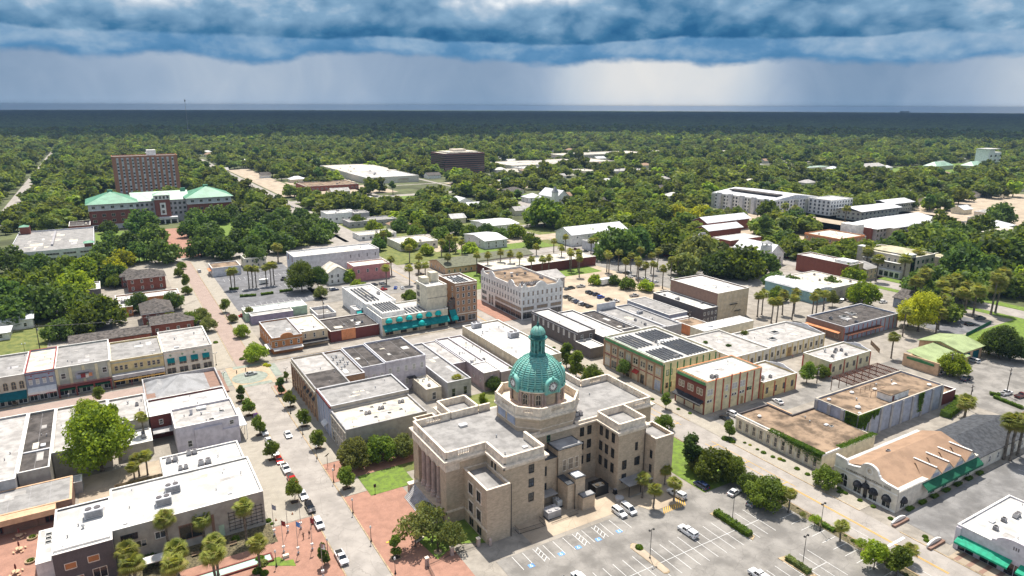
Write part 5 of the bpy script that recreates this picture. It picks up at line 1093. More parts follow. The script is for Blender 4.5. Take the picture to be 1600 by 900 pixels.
# the large white-roofed building in the foreground
def white_block():
 h=7.0
 x0,y0,x1,y1=-6.0,120.2,18.3,135.2
 r,B,rf,z=bld('white_roofed_office','foreground office with a huge clean white roof and palms along its front',x0,y0,x1,y1,h,'greytan','roof_white',par=.4,coping='whitetrim')
 rowunits(rf,[('big',2.2,125.5,1.3),('big',4.0,129.2,1.3),('hatch',13,123,.5),('vent',11,125.5,.5)],z,x0,y0)
 add_window(r,'S',2.3,0,5.0,2.4,1.0,'wide','black'); add_window(r,'S',3.9,0,3.2,1.5,1.2,'wide','beige'); add_window(r,'S',6.9,0,3.9,1.5,1.2,'wide','white'); add_window(r,'S',11.8,0,3.0,3.8,2.8,'wide','brick_brown')
 d=MB(); d.box(16.2,-.08,.2,17.1,-.01,2.4); d.build('door','palegreen',r); m=MB(); m.box(15.1,-.12,.1,15.6,-.01,5.0); m.build('downpipe','brick_brown',r)
 tr=MB()
 for i in range(7): tr.box(18+i*.95,-.1,.6,18.05+i*.95,-.03,4.6)
 for i in range(6): tr.box(17.9,-.1,.8+i*.7,24,-.03,.85+i*.7)
 tr.build('trellis','black',r)
 m=MB(); m.box(3.8,-4.4,1.6,8.4,-2.2,1.75); cn=m.build('canopy','aw_white',r)
 for x in (4,8.2): m=MB(); m.box(x-.05,-4.3,0,x+.05,-4.2,1.6); m.build('canopy_post','black',cn)
 r2,B2,rf2,z2=bld('condenser_roof_block','rear half of the white roofed office with paired roof condensers',3.0,135.3,17.7,143.6,7.0,'stone_grey','roof_white',par=.4); rowunits(rf2,[('twin',5.0,141.3,1.1),('twin',8.8,142.6,1.0),('twin',10.5,136.8,1.2),('twin',6.6,136.9,.9)],z2,3.0,135.3)
 r3,B3,rf3,z3=bld('dark_brick_wing','dark brick west wing of the office with framed brick panels',-14.4,117.6,-6.05,132.4,7.0,'brick_dark','roof_white',par=.4); rowunits(rf3,[('big',-8.6,127.4,1.4),('vent',-10.2,124.2,1.1),('hatch',-4,122,.5)],z3,-14.4,117.6)
 for x,zz,w,hh in ((2.2,4.3,1.5,1.0),(5.4,4.5,1.5,1.0),(2.9,1.6,1.5,1.0)): add_window(r3,'S',x,0,zz,w,hh,'plain','trim_stone','glass_warm' if False else 'glass')
 for x,zz in ((2.2,4.3),(5.4,4.5),(2.9,1.6)): m=MB(); m.box(x-.74,-.03,zz-.48,x+.74,-.021,zz+.48); m.build('brick_panel','brick_orange',r3)
 add_window(r3,'S',6.0,0,1.6,1.9,1.8,'wide','trim_stone'); m=MB(); m.box(.2,.5,6.98,8.1,.9,7.4); m.build('roof_kerb','whitetrim',r3)
 r4,B4,rf4,z4=bld('white_canopy','flat white canopy with three skylights joined to the brick wing',-17.2,121.5,-14.5,132.0,3.9,'whitetrim','roof_white',par=.1)
 for i in range(3): put_unit(rf4,'skylight',1.5,6+i*1.3,z4,0,.8)
white_block()
# ---------------------------------------------------------------- east side of the side street
def green_mansard(r,B,face,h):
 x0,y0,x1,y1=B; s=-1; mb=MB(); mb.vprism([(x0-.25,h-1.0),(x0+.25,h+.15),(x0+.35,h+.1),(x0-.1,h-1.0)],'y',y0+.3,y1-.3); mb.build('mansard','greenmans',r)
def solarY():
 r,B,rf,z=bld('solar_roof_building','yellow brick two storey block with solar panels and a green mansard edge',124.3,127.6,144.4,153.2,9.2,'paleyellow','roof_white',par=.6)
 green_mansard(r,B,'W',9.2); m=MB(); wallbox(m,B,'W',.02,25.5,0,8.1,.05); m.build('facade','tan',r)
 pilasters(r,B,'W',9,0,8.1,.55,'brick_tan',.2); band(r,B,'W',7.6,8.0,'brick_tan',.3); band(r,B,'W',4.0,4.25,'maroon',.12)
 for i in range(8):
  c=1.85+i*3.12
  for d in (-.5,.5): add_window(r,'W',c+d,-.05,5.9,.75,1.6,'sash','cream','glass_pale' if i in (0,4,7) else 'glass')
 for i in (0,6,7): add_window(r,'W',1.85+i*3.12,-.05,1.7,2.3,2.2,'wide','cream','glass_pale' if i==7 else 'glass')
 for i in (2,4): add_window(r,'W',1.85+i*3.12,-.05,1.5,1.4,2.6,'wide','browntrim')
 m=MB(); m.box(-.075,.8,.3,-.055,3.0,3.3); m.build('painted_panel','blockblue',r); awning(r,B,'W',9.3,11.6,3.6,.7,1.0,'aw_red',val=.3)
 pilasters(r,B,'S',9,0,8.5,.4,'greentrim',.1);
 for d in (1.6,2.9): add_window(r,'S',d,0,5.9,.8,1.5,'sash','greentrim','glass_pale'); add_window(r,'S',d,0,2.2,.8,1.4,'sash','browntrim')
 for (a,b,c,d,n) in ((1.8,1.6,9.3,10.0,6),(10.4,1.6,18.8,13.2,7),(1.6,13.0,8.2,23.5,5),(9.6,15.2,18.6,23.6,7)): solar(rf,a,b,c,d,z,n,'y')
 rowunits(rf,[('vent',133.5,140,1.2),('twin',131,129.9,.8),('hatch',137,142,1.0),('cond',134.5,141.8,.9)],z,124.3,127.6)
 T=text_mesh('The Dressing Room',.62,.03); o=link('lettering',T,r,(-.07,22.4,3.75),-math.pi/2); o.rotation_euler=(math.pi/2,0,-math.pi/2)
def text_mesh(s,size,ext,m='darkgrey'):
 cu=bpy.data.curves.new('lettering','FONT'); cu.body=s; cu.size=size; cu.extrude=ext; cu.align_x='CENTER'; cu.align_y='CENTER'; o=bpy.data.objects.new('lettering',cu); COL.objects.link(o)
 bpy.context.view_layer.update(); me=bpy.data.meshes.new_from_object(o.evaluated_get(bpy.context.evaluated_depsgraph_get())); bpy.data.objects.remove(o); bpy.data.curves.remove(cu); me.materials.clear(); me.materials.append(M[m]); me.name='lettering'; return me
def lettering(r,s,size,loc,face='W',m='darkgrey'):
 o=link('lettering',text_mesh(s,size,.02,m),r,loc); o.rotation_euler=(math.pi/2,0,FACE[face]); return o
def redY():
 r,B,rf,z=bld('red_striped_building','cream and red pilastered building with green mansard and black shop awning',124.4,112.2,145.0,122.7,9.0,'paleyellow','roof_white',coping='rusttrim'); green_mansard(r,B,'W',9.0)
 m=MB(); wallbox(m,B,'W',.02,10.4,0,8.0,.05); m.build('facade','brick_red',r); band(r,B,'W',7.4,7.9,'brick_maroon',.25); pilasters(r,B,'W',4,0,7.6,.45,'brick_red',.15)
 for i in range(3):
  for d in (-.55,.55): add_window(r,'W',2.0+i*3.2+d,-.05,5.8,.8,1.6,'sash','trim_stone','glass_warm')
 awning(r,B,'W',.3,10.2,3.7,.9,1.5,'aw_black'); m=MB(); m.box(-.09,.4,.1,-.055,10,2.6); m.build('shop_front','cream',r); shop_front(r,(-.04,0,20,10.5),'W',4,.3,2.2,'cream')
 for i,x in enumerate((.25,3.3,6.1,9.1,12.2,15.0,17.7,20.3)):
  if i: m=MB(); wallbox(m,B,'S',x-.2,x+.2,0,9.3 if i in(1,3,4) else 8.6,.12); m.build('pilaster','redtrim',r)
 for x,k in ((1.5,2),(7.5,1),(10.5,2),(13.4,2)):
  for d in ((-.5,.5) if k==2 else (0,)): add_window(r,'S',x+d,0,5.9,.75,1.5,'sash','whitetrim','glass_pale'); add_window(r,'S',x+d,0,3.5,.7,.65,'plain','whitetrim')
 for d in (15.6,16.7): add_window(r,'S',d,0,3.9,.7,.7,'plain','greentrim')
 m=MB(); m.box(13.3,-.06,.05,14.2,-.01,2.2); m.build('door','browntrim',r); rowunits(rf,[('cond',128.6,114.4,1.1),('cond',129.6,113.8,1.1),('hatch',134,118,.7),('hatch',139,119,.6)],z,124.4,112.2)
solarY(); redY()
def stripes(r,B,face,n,z1,w,m): pilasters(r,B,face,n,0,z1,w,m,.1)
def gable_end(r,B,h,m='lightgrey',rise=1.0):
 x0,y0,x1,y1=B; g=MB(); c=(y0+y1)/2; g.vprism([(y0,h-.02),(y0+1.2,h+.12),(c-1.5,h+rise*.7),(c-1,h+rise),(c+1,h+rise),(c+1.5,h+rise*.7),(y1-1.2,h+.12),(y1,h-.02)],'x',x1-.3,x1+.02); g.build('gable_parapet',m,r)
r,B,rf,z=bld('yellow_annexe','low yellow annexe with red pilasters attached to the striped building',145.1,111.3,158.9,122.2,4.9,'yellow','roof_mid',coping='whitetrim'); stripes(r,B,'S',4,4.4,.35,'redtrim'); wins(r,B,'S',4,2.2,.75,1.5,'sash','darkgrey'); rowunits(rf,[('cond',148,114,1),('cond',150.5,113.5,1),('cond',145.9,112.4,.8)],z,145.1,111.3); gable_end(r,B,4.9)
r,B,rf,z=bld('yellow_alley_building','yellow and red striped building beside the rusty pergola',174.8,111.9,194.3,121.2,4.7,'paleyellow','roof_mid',coping='whitetrim'); stripes(r,B,'S',4,4.2,.4,'redtrim'); wins(r,B,'S',6,2.2,.8,1.4,'sash','darkgrey','glass',); stripes(r,B,'W',2,4.0,.4,'redtrim'); rowunits(rf,[('cond',180,115,1),('cond',184,117,1),('cond',186,118,1),('cond',187.2,117,1),('cond',185,114,.9),('vent',182,119,1.5)],z,174.8,111.9); gable_end(r,B,4.7)
r,B,rf,z=bld('white_warehouse_ochre_piers','long white warehouse with ochre piers and a pale stained roof',170.0,129.4,196.9,144.6,4.6,'stucco','roof_mid'); stripes(r,B,'S',11,4.2,.4,'yellow'); wins(r,B,'S',10,2.0,.7,1.3,'sash','darkgrey'); rowunits(rf,[('skylight',178,135,2.2),('skylight',184,139,2.2)],z,170,129.4); gable_end(r,B,4.6,'lightgrey',1.2); m=MB(); m.box(8.3,-.05,.05,10.4,-.01,3); m.build('door','browntrim',r)
r,B,rf,z=bld('cream_gabled_warehouse','cream warehouse with ochre piers and a grey metal roof',153.5,129.0,169.8,149.8,4.6,'stucco','roof_mid'); stripes(r,B,'S',6,4.2,.4,'yellow'); wins(r,B,'S',5,2.0,.8,1.5,'sash','darkgrey'); wins(r,B,'W',4,2.0,.8,1.5,'sash','darkgrey'); stripes(r,B,'W',5,4.2,.4,'browntrim')
r,B,rf,z=bld('metal_roofed_shed','broad shed under a pale ribbed metal roof',163.2,150.0,187,156.2,5.0,'cream','metal_white',par=.2); put_unit(rf,'hatch',6,3,z,0,1.3)
r,B,rf,z=bld('brick_workshop','brown brick workshop with charcoal roof and red striped side',206.8,129.2,238,143.7,5.2,'blockblue','roof_dark',coping='lightgrey',facade={'W':'brick_brown'}); stripes(r,B,'S',13,4.6,.3,'redtrim'); rowunits(rf,[('cond',212,138,1.2),('skylight',218,137,2.3),('skylight',224,138,2.0),('cond',216,131,1.2),('vent',214,133,1)],z,206.8,129.2); awning(r,B,'S',.3,20,2.8,.3,1.8,'rust',val=.1); awning(r,B,'W',1,14,3.2,.4,1.4,'rusttrim',val=.1); wins(r,B,'W',3,1.4,1.2,1.6,'wide','beige')
r,B,rf,z=bld('dark_brick_building','charcoal painted brick building with tall white framed upper windows',124.2,166.6,131.2,194.0,6.4,'brick_dark','roof_white',coping='grey'); wins(r,B,'W',9,4.3,.75,1.8,'sash','lightgrey','glass_pale'); wins(r,B,'S',2,4.4,.8,1.5,'sash','lightgrey'); band(r,B,'W',5.6,5.8,'lightgrey',.08)
r,B,rf,z=bld('dark_brick_annexe','single storey charcoal annexe with small white roof',123.3,158.6,129,166.5,3.7,'brick_dark','roof_white',par=.35,units='cond')
r,B,rf,z=bld('white_wedge_roof_building','low building with a sloping white roof behind the charcoal building',131.3,162.5,140.5,192,4.9,'darkgrey','roof_white')
r,B,rf,z=bld('grey_roof_workshop','low workshop with dark weathered roof and stepped white parapet',140.7,166,147.4,188,4.7,'grey','roof_dark',units='cond vent')
r,B,rf,z=bld('grey_flat_block','wide low block with a smooth grey roof and pale blank rear wall',147.5,160.2,156,187,5.0,'grey','roof_grey',coping='lightgrey',units='cond cond vent'); m=MB(); m.box(0,26.5,5.0,8.5,26.8,7.2); m.build('rear_wall','lightgrey',r)
r,B,rf,z=bld('grey_stepped_roof_block','grey roofed block with curving stepped parapet beside the solar roof',156.2,160.0,163.0,187.4,5.0,'grey','roof_grey',coping='lightgrey',units='big vent')
r,B,rf,z=bld('small_grey_building','small grey building with a porch below the tall brick block',167.8,171.2,176.8,194,4.2,'greyblue','roof_grey',par=.25,units=''); wins(r,B,'S',3,1.8,.8,1.4); awning(r,B,'S',.5,8.5,3.0,.3,1.4,'aw_white')
r,B,rf,z=bld('small_orange_building','small red orange building with rusty roof',166.5,158.2,174.5,166.5,3.6,'rusttrim','roof_brown',par=.2); wins(r,B,'S',3,1.6,.9,1.4)
r,B,rf,z=bld('tall_brick_block','tall brown brick block with a white roof and fire escape',186.4,166.3,202.8,190.4,10.8,'brick_brown','roof_white',units='vent vent hatch',facade={'S':'tan'}); wins(r,B,'S',6,[2.0,5.4,8.4],.8,1.5,'sash','beige','glass'); m=MB(); m.box(6.5,-.7,5.6,10.5,-.05,5.66); m.box(9,-.7,2.8,12.5,-.05,2.86); m.tube([(7,-.6,2.8),(10,-.6,5.6)],.04,4); m.tube([(7,-.65,6.4),(10.5,-.65,6.4)],.03,4); m.build('fire_escape','black',r)
r,B,rf,z=bld('dark_walled_block','dark brick lower block with white roof and roof machines',178.7,165.6,186.2,191.6,6.2,'brick_dark','roof_white',units='cond cond vent twin'); wins(r,B,'S',4,[1.8,4.2],.7,1.0)
# bank with ivy, blue block building, title office
def low_bank():
 r=empty('low_bank_building',(125.0,79.1,0),0,'low cream bank with arched windows, brown roof and creeper along its edge','building'); W,D=19.0,23.5
 p=[(0,0),(19.0,0),(19.0,5.5),(24,5.5),(24,16.4),(11.2,16.4),(11.2,23.5),(0,23.5)]
 m=MB(); m.prism(p,0,3.7); m.build('wall','cream',r); q=[(.3,.3),(18.7,.3),(18.7,5.8),(23.7,5.8),(23.7,16.1),(10.9,16.1),(10.9,23.2),(.3,23.2)]; m=MB(); m.prism(q,3.7,3.74); rf=m.build('roof','roof_brown',r)
 for (a,b,c,d) in ((0,0,.3,23.5),(.3,0,19,.3),(.3,23.2,11.2,23.5),(10.9,16.4,11.2,23.2),(10.9,16.1,24,16.4)): m=MB(); m.box(a,b,3.7,c,d,4.15); m.build('parapet','whitetrim' if a<.2 or b<.2 else 'brick_dark',r)
 B=(0,0,W,D);
 for i in range(11): add_window(r,'W',1.6+i*2.05,0,1.8,.75,2.2,'arch' if i>5 else 'sash','trim_stone')
 pilasters(r,B,'W',12,0,3.3,.35,'stucco',.1); band(r,B,'W',3.2,3.7,'trim_stone',.3)
 for k,x,y in (('dome',4,20),('vent',13,14),('hatch',14,9),('skylight',14.5,8),('vent',12,12)): put_unit(rf,k,x,y,3.74,0,.8)
 rs=np.random.default_rng(4); n=7000; u=rs.uniform(0,14,n); dens=rs.random(n)<(1.2-u/14); u=u[dens]; n=len(u); s=rs.exponential(.5,n)*(1.1-u/18); s=np.clip(s,0,2.3); top=rs.random(n)<.45
 P=np.stack([np.where(top,rs.uniform(-.3,1.0,n),-.3-rs.uniform(0,.12,n)),u,np.where(top,4.2+rs.uniform(0,.12,n),4.2-s)],1)
 link('creeper',np_mesh('creeper',cards(P,.1,rs,np.tile([-1,0,.8],(n,1))),'ivy'),r)
 n=3500; P=np.stack([rs.uniform(6,19,n),rs.normal(.3,.35,n),4.2+rs.uniform(0,.15,n)],1); link('creeper',np_mesh('creeper',cards(P,.1,rs,np.tile([0,0,1.],(n,1))),'ivy'),r)
low_bank()
r=empty('alley_wall',(136.2,95.7,0),0,'low black capped wall round the alley parking','wall')
def block_building():
 x0,y0,x1,y1=144.6,84.0,181,95.4; h=6.6
 r,B,rf,z=bld('blue_block_building','windowless blue grey block building with brown gravel roof and ivy corner',x0,y0,x1,y1,h,'blockblue','roof_brown',coping='beige',par=.5)
 pilasters(r,B,'S',9,0,h-.2,.8,'stone_grey',.25); pilasters(r,B,'W',4,0,h-.2,.8,'stone_grey',.25)
 rowunits(rf,[('dome',149,87,1.1),('dome',147.2,93.5,.8),('dome',156,93.2,.9),('dome',163,91.5,.9),('dome',170,90.5,1.2),('dome',178,86,.9),('dome',146.5,84.9,.7),('vent',160,86,1),('vent',153,90,1),('vent',166,93,1),('vent',172,92.5,1),('vent',151,88,.8),('dome',162,85.2,.7)],z,x0,y0)
 p=MB(); p.box(14.5,1.2,z,22.5,4.6,z+1.7); ph=p.build('roof_house','white',rf); p=MB(); p.box(14.3,1.0,z+1.7,22.7,4.8,z+1.85); p.build('roof_house_top','roof_brown',ph); p=MB(); p.box(15.4,1.14,z+.1,16.2,1.19,z+1.4); p.build('door','brick_maroon',ph)
 p=MB()
 for x in (13,15,17,19):
  for y in (5.2,8): p.box(x,y,z,x+.06,y+.06,z+1.6)
 for y in (5.2,8): p.box(13,y,z+1.55,19.06,y+.06,z+1.62)
 p.build('roof_frame','rust',rf)
 rs=np.random.default_rng(9); n=20000; u=rs.uniform(0,12,n); zz=rs.uniform(0,h+.1,n); lim=h*(1.05-.09*u)+.7*np.sin(u*2.1)+.5*np.sin(u*5); k=(zz>h-lim)|(u<2.6); k&=(rs.random(n)<1.25-u/14); u,zz=u[k],zz[k]; n=len(u)
 sw=u<4.2; P=np.where(sw[:,None],np.stack([np.full(n,-.32)-rs.uniform(0,.15,n),u*.7,zz],1),np.stack([(u-4.2)*1.25-.3,np.full(n,-.34)-rs.uniform(0,.15,n),zz],1)); nr=np.where(sw[:,None],np.array([[-1,0,.3]]),np.array([[0,-1,.3]]))
 link('creeper',np_mesh('creeper',cards(P,.12,rs,nr),'ivy'),r)
 n=1300; P=np.stack([rs.normal(26,.5,n),np.full(n,-.33),h-rs.exponential(2,n).clip(0,5)],1); link('creeper',np_mesh('creeper',cards(P,.11,rs,np.tile([0,-1,.3],(n,1))),'ivy'),r)
block_building()
r,B,rf,z=bld('low_brick_annexe','small dark annexe with sunken roof behind the blue block building',181.2,84.5,189,92,3.4,'brick_maroon','roof_brown')
b=MB(); b.box(0,0,0,.3,7.2,4.2) ; b.build('wall','brick_dark',bpy.data.objects['alley_wall']); b=MB(); b.box(-.05,-.05,4.2,.35,7.25,4.3); b.build('coping','peach',bpy.data.objects['alley_wall'])
def title_office():
 x0,y0,x1,y1=124.0,62.0,153.6,75.4; h=5.2
 r=empty('title_office',(x0,y0,0),0,'cream stucco office with curved gable, black dome awnings and tan roof','building'); W,D=x1-x0,y1-y0; B=(0,0,W,D)
 m=MB(); m.box(0,0,0,W,D,4.3); m.build('wall','stucco',r)
 m=MB(); m.vprism([(1.2,4.3),(D-1.4,4.3),(D-1.4,4.9),(8.0,6.4),(2.2,4.6)],'x',.4,W-.2); rf=m.build('roof','roof_tan',r)
 m=MB(); m.box(.3,D-1.2,4.31,W,D-.2,4.5); m.box(.3,.1,4.31,8,1.1,4.4); m.build('gutter_walk','roof_white',r)
 # street parapet with round gable
 P=[(0,0.),(0,5.1),(2.4,5.3),(3.6,5.6),(3.9,6.1)]+[(6.0-1.9*math.cos(math.pi*i/12),6.1+1.5*math.sin(math.pi*i/12)) for i in range(13)]+[(8.2,6.0),(9.2,5.7),(10.6,5.5),(10.8,6.2),(11.1,6.3),(13.4,6.5),(13.4,0)]
 m=MB(); n=len(P); m.v=[(-.3,y,zz) for y,zz in P]+[(.12,y,zz) for y,zz in P]; m.f=[tuple(range(n)),tuple(range(2*n-1,n-1,-1))]+[(i,n+i,n+(i+1)%n,(i+1)%n) for i in range(n)]; m.m=[0]*len(m.f); m.build('front_parapet','stucco',r)
 m=MB()
 for i in range(1,n-2):
  (ya,za),(yb,zb_)=P[i],P[i+1]; m.quad((-.38,ya,za+.02),(-.38,yb,zb_+.02),(.18,yb,zb_+.02),(.18,ya,za+.02)); m.quad((-.38,ya,za-.2),(-.38,yb,zb_-.2),(-.38,yb,zb_+.02),(-.38,ya,za+.02))
 m.box(-.4,0,3.75,-.31,13.4,3.95); m.box(-.36,0,0,-.31,13.4,.45); m.build('trim','whitetrim',r)
 for y in (1.9,4.6,7.9,11.0):
  wf,wp=window_meshes(1.6,2.7,'arch','whitetrim','glass'); o=link('window',wf,r,(-.31,y,1.8),FACE['W']); link('pane',wp,o)
  if y<10: dome_awning(r,(-.32,0,1,1),'W',y,2.15,.95,'aw_black')
 wf,wp=window_meshes(1.5,2.5,'arch','whitetrim','glass'); o=link('window',wf,r,(1.9,-.01,1.8),0); link('pane',wp,o); dome_awning(r,B,'S',1.9,2.1,.9,'aw_black')
 da=dome_awning(r,(-.32,0,1,1),'W',6.25,2.6,.8,'aw_black'); d=MB(); d.box(-.36,5.85,.1,-.31,6.65,2.4); d.build('door','black',r); sp=MB(); sp.lathe([(.22,3.3),(.18,3.6),(.03,4.6)],-.7,6.25,8); sp.build('spire','black',r)
 lettering(r,'CORNERSTONE NATIONAL TITLE',.62,(-.33,6.1,4.35),'W','bronze');
 e=MB()
 for k in range(16): t0,t1=2*math.pi*k/16,2*math.pi*(k+1)/16; q=lambda t,rr:(-.34,6+rr*math.cos(t),6.15+rr*math.sin(t)*1.1); e.quad(q(t0,.6),q(t0,.75),q(t1,.75),q(t1,.6))
 e.build('gable_ring','whitetrim',r); lettering(r,'C',.8,(-.35,6.05,6.12),'W','browntrim')
 # side: gabled dormers over one long green awning
 awning(r,B,'S',8.2,29.4,3.9,1.0,1.3,'aw_green',val=.5)
 for i in range(4):
  c=12.6+i*4.5; m=MB(); m.vprism([(c-2.2,4.25),(c+2.2,4.25),(c,6.1)],'y',-.12,.25); m.v=[(y,x,z_) if False else (x,y,z_) for x,y,z_ in m.v]; m.build('gable','stucco',r)
  m=MB(); m.quad((c-2.35,-.2,4.2),(c,-.2,6.2),(c,4.6,6.2),(c-2.35,1.6,4.4)); m.quad((c,-.2,6.2),(c+2.35,-.2,4.2),(c+2.35,1.6,4.4),(c,4.6,6.2)); m.build('dormer_roof','roof_tan',r)
  m=MB(); m.box(c-1.1,-.2,4.3,c+1.1,-.13,5.0); m.build('dormer_vent','blockblue',r); m=MB(); m.box(c-.2,-.1,6.18,c+.2,4.6,6.3); m.build('ridge_cap','whitetrim',r)
  add_window(r,'S',c,0,1.4,1.5,1.8,'wide','whitetrim')
 m=MB(); m.box(29.6,-.05,0,29.9,-.0,4.2); put_unit(rf,'cond',11,9,5.6,0,1)
 return r
title_office()
r=empty('slate_roofed_building',(154.0,62.2,0),0,'white side building with a wide dark slate roof behind the title office','building'); m=MB(); m.box(0,0,0,22,11.5,3.2); m.build('wall','stucco',r); gableroof(r,(0,0,22,11.5),3.2,2.2,'slate','x',.3,'stucco'); wins(r,(0,0,22,11.5),'S',6,1.6,.7,1.4,'arch','whitetrim')
def green_cafe():
 # unit frame: street corner of the white roofed cafe at the right edge
 x0,y0,x1,y1=122.6,28,141,50.6; h=4.7
 r,B,rf,z=bld('green_awning_cafe','white roofed shop row with bright green awning and curved gable',x0,y0,x1,y1,h,'lavender','roof_white',par=.35); rowunits(rf,[('cond',131,47,1.0),('hatch',129,48,.9),('twin',134.5,46.5,.9),('big',138,44,.8),('cond',127,46.5,1)],z,x0,y0)
 awning(r,B,'W',13.6,22.0,2.9,.8,1.6,'aw_lime',val=.35); awning(r,B,'W',5,12.4,2.9,.8,1.6,'aw_lime',val=.35)
 P=[(9,4.3),(9,5.3),(9.6,5.5)]+[(13.4-3.0*math.cos(math.pi*i/12),5.3+1.2*math.sin(math.pi*i/12)) for i in range(13)]+[(17,5.2),(17.2,4.3)]
 m=MB(); n=len(P); m.v=[(-.14,y,zz) for y,zz in P]+[(.3,y,zz) for y,zz in P]; m.f=[tuple(range(n)),tuple(range(2*n-1,n-1,-1))]+[(i,n+i,n+(i+1)%n,(i+1)%n) for i in range(n)]; m.m=[0]*len(m.f); m.build('gable','lavender',r)
 for k in (-.35,0,.35): m=MB(); m.box(-.2,13.3+k,4.9,-.15,13.45+k,5.5); m.build('gable_slot','darkgrey',r)
 shop_front(r,B,'W',6,.1,2.3,'lavender'); pilasters(r,B,'W',3,0,4.3,.8,'lavender',.3)
green_cafe()
struct('striped_pavement',MB().box(118.8,28,.0,122.4,49.5,.13),'lot_sand')
sm=MB(); [sm.box(118.9,30+i*2,.13,122.4,30.7+i*2,.145) for i in range(10)]; struct('pavement_band',sm,'brick_brown')
for i in range(2):
 r=empty('entrance_wall',(120.2+i*1.2,52.6+i*7.2,0),0,['curved white wall with brick bench at the lot entrance','low curved white wall beside the title office corner'][i],'wall'); m=MB(); m.v=[]; m.vprism([(-2.2,0),(2.2,0),(2.2,.7),(1.2,1.1),(0,1.25),(-1.2,1.1),(-2.2,.7)],'y',0,.3); m.build('wall_panel','white',r); m=MB(); m.box(-2.4,-.6,0,2.4,-.02,.45); m.build('bench','brick_brown',r)
r=empty('tan_stucco_house',(186,58,0),0,'cream building with terracotta hipped roof at right edge','house'); m=MB(); m.box(0,0,0,14,10,3.4); m.build('wall','cream',r); hiproof(r,(0,0,14,10),3.4,2,'roof_tan',.4)
# green metal roofs
r=empty('green_metal_workshop',(203,96.5,0),0,'peach workshop with a low olive green metal roof and shop sign','building'); m=MB(); m.box(0,0,0,17,10,3.0); m.build('wall','peach',r); m=MB(); m.vprism([(-.4,3.0),(10,4.4),(10,4.55),(-.4,3.15)],'x',.5,17.4); m.build('roof','metal_olive',r); m=MB(); m.box(-.3,-.3,0,.1,10.2,3.9); m.build('front_wall','peach',r); m=MB(); m.vprism([(1,2.6),(9,2.6),(9,3.2),(5,3.5),(1,3.2)],'x',-.5,-.31); m.build('sign_board','greentrim',r); wins(r,(0,0,17,10),'S',4,1.4,.9,1.2)
r=empty('green_gabled_garage',(219,98,0),0,'garage with a pale green gabled metal roof and roller doors','garage'); m=MB(); m.box(0,0,0,12,13,3.8); m.build('wall','peach',r); gableroof(r,(0,0,12,13),3.8,1.6,'metal_olive','x',.6,'peach');
for i in range(2): d=MB(); d.box(1.2+i*5.4,-.06,.05,4.8+i*5.4,-.01,3.0); d.build('roller_door','aw_navy',r)
r=empty('rusty_pergola',(166.5,98.8,0),0,'rusty open steel roof frame standing over the alley','pergola')
m=MB()
for x in np.linspace(0,21,7):
 for y in (0,6.8): m.box(x-.07,y-.07,0,x+.07,y+.07,3.7)
m.build('post','rust',r); m=MB()
for x in np.linspace(0,21,8): m.box(x-.08,-.1,3.7,x+.08,6.9,3.95)
for y in np.linspace(0,6.8,14): m.box(-.1,y-.06,3.96,21.1,y+.06,4.08)
m.build('beam','rust',r)
r=empty('portable_shed',(238,85,0),R(-4),'blue grey portable shed with a barrel roof on the gravel lot','shed'); m=MB(); m.box(0,0,.2,8.5,3.4,2.4); m.build('wall','greyblue',r); m=MB(); n=8; m.vprism([(1.7-1.85*math.cos(math.pi*i/n),2.35+1.0*math.sin(math.pi*i/n)) for i in range(n+1)],'x',-.1,8.6); m.build('roof','roof_grey',r)
# ---------------------------------------------------------------- mid distance
r,B,rf,z=bld('long_white_warehouse','long white windowless warehouse with a pale roof',71.4,314.5,112.4,329,8.8,'lightgrey','roof_white',units='hatch vent vent'); wins(r,B,'W',2,6.8,1.0,2.0,'sash','maroon'); wins(r,B,'S',4,6.2,.3,1.6,'plain','grey',a0=.6,a1=1)
r,B,rf,z=bld('pink_building','faded pink brick building next to the long warehouse',91.2,289.0,108.0,298.8,7.2,'pink','roof_cream'); wins(r,B,'S',4,4.6,.9,1.3,'sash'); wins(r,B,'W',2,4.6,.9,1.3)
house('white_clapboard_house','white clapboard house with gabled roof beside the big tree',80.0,289.5,88.2,301,5.2,'white','roof_cream','gable',2.6,'y'); house('white_porch_house','small white porch attached to the clapboard house',88.6,291,91,296,2.6,'white','roof_cream','gable',1.0,'x',win=False)
r,B,rf,z=bld('white_corner_store','low white store with awning at the end of the street',38.2,330.2,50.6,341.8,4.2,'lightgrey','roof_brown',par=.4); awning(r,B,'W',1,8,2.9,.3,1.2,'rusttrim')
r,B,rf,z=bld('cream_tree_house','cream two storey house under spreading trees by the parking lot',54,340,64,350,5.0,'cream','roof_cream'); wins(r,B,'S',4,[1.4,3.6],.8,1.1)
house('red_brick_office_house','red brick house with brown hipped roof, largest of the street row',3.9,319.6,18.2,329,5.6,'brick_red','shingle_dark','hip',2.6,'x',wn=(4,3)); house('red_brick_rear_house','red brick rear wing with smaller brown hipped roof',1.8,329.1,9,338,5.0,'brick_red','shingle_dark','hip',2.2,'x')
r,B,rf,z=bld('long_white_strip_roof','long low brick building with a white parapeted roof',-1.2,293.2,21,301.8,3.6,'brick_orange','roof_white'); r,B,rf,z=bld('small_brick_annexe','small brick annexe with pale roof machines',-1.4,281.2,4.0,293.1,3.8,'brick_orange','roof_white',units='big twin vent'); wins(r,B,'S',3,1.8,.8,1.0)
house('dark_hip_house','brick house with a dark shingled hipped roof between two trees',6.3,262.5,15.9,277,5.2,'brick_red','shingle_dark','hip',2.8,'x'); house('twin_hip_house','low brick house with double dark hipped roof',8.2,252.5,21.4,262.0,3.8,'brick_red','shingle_dark','hip',1.8,'x',wn=(4,3))
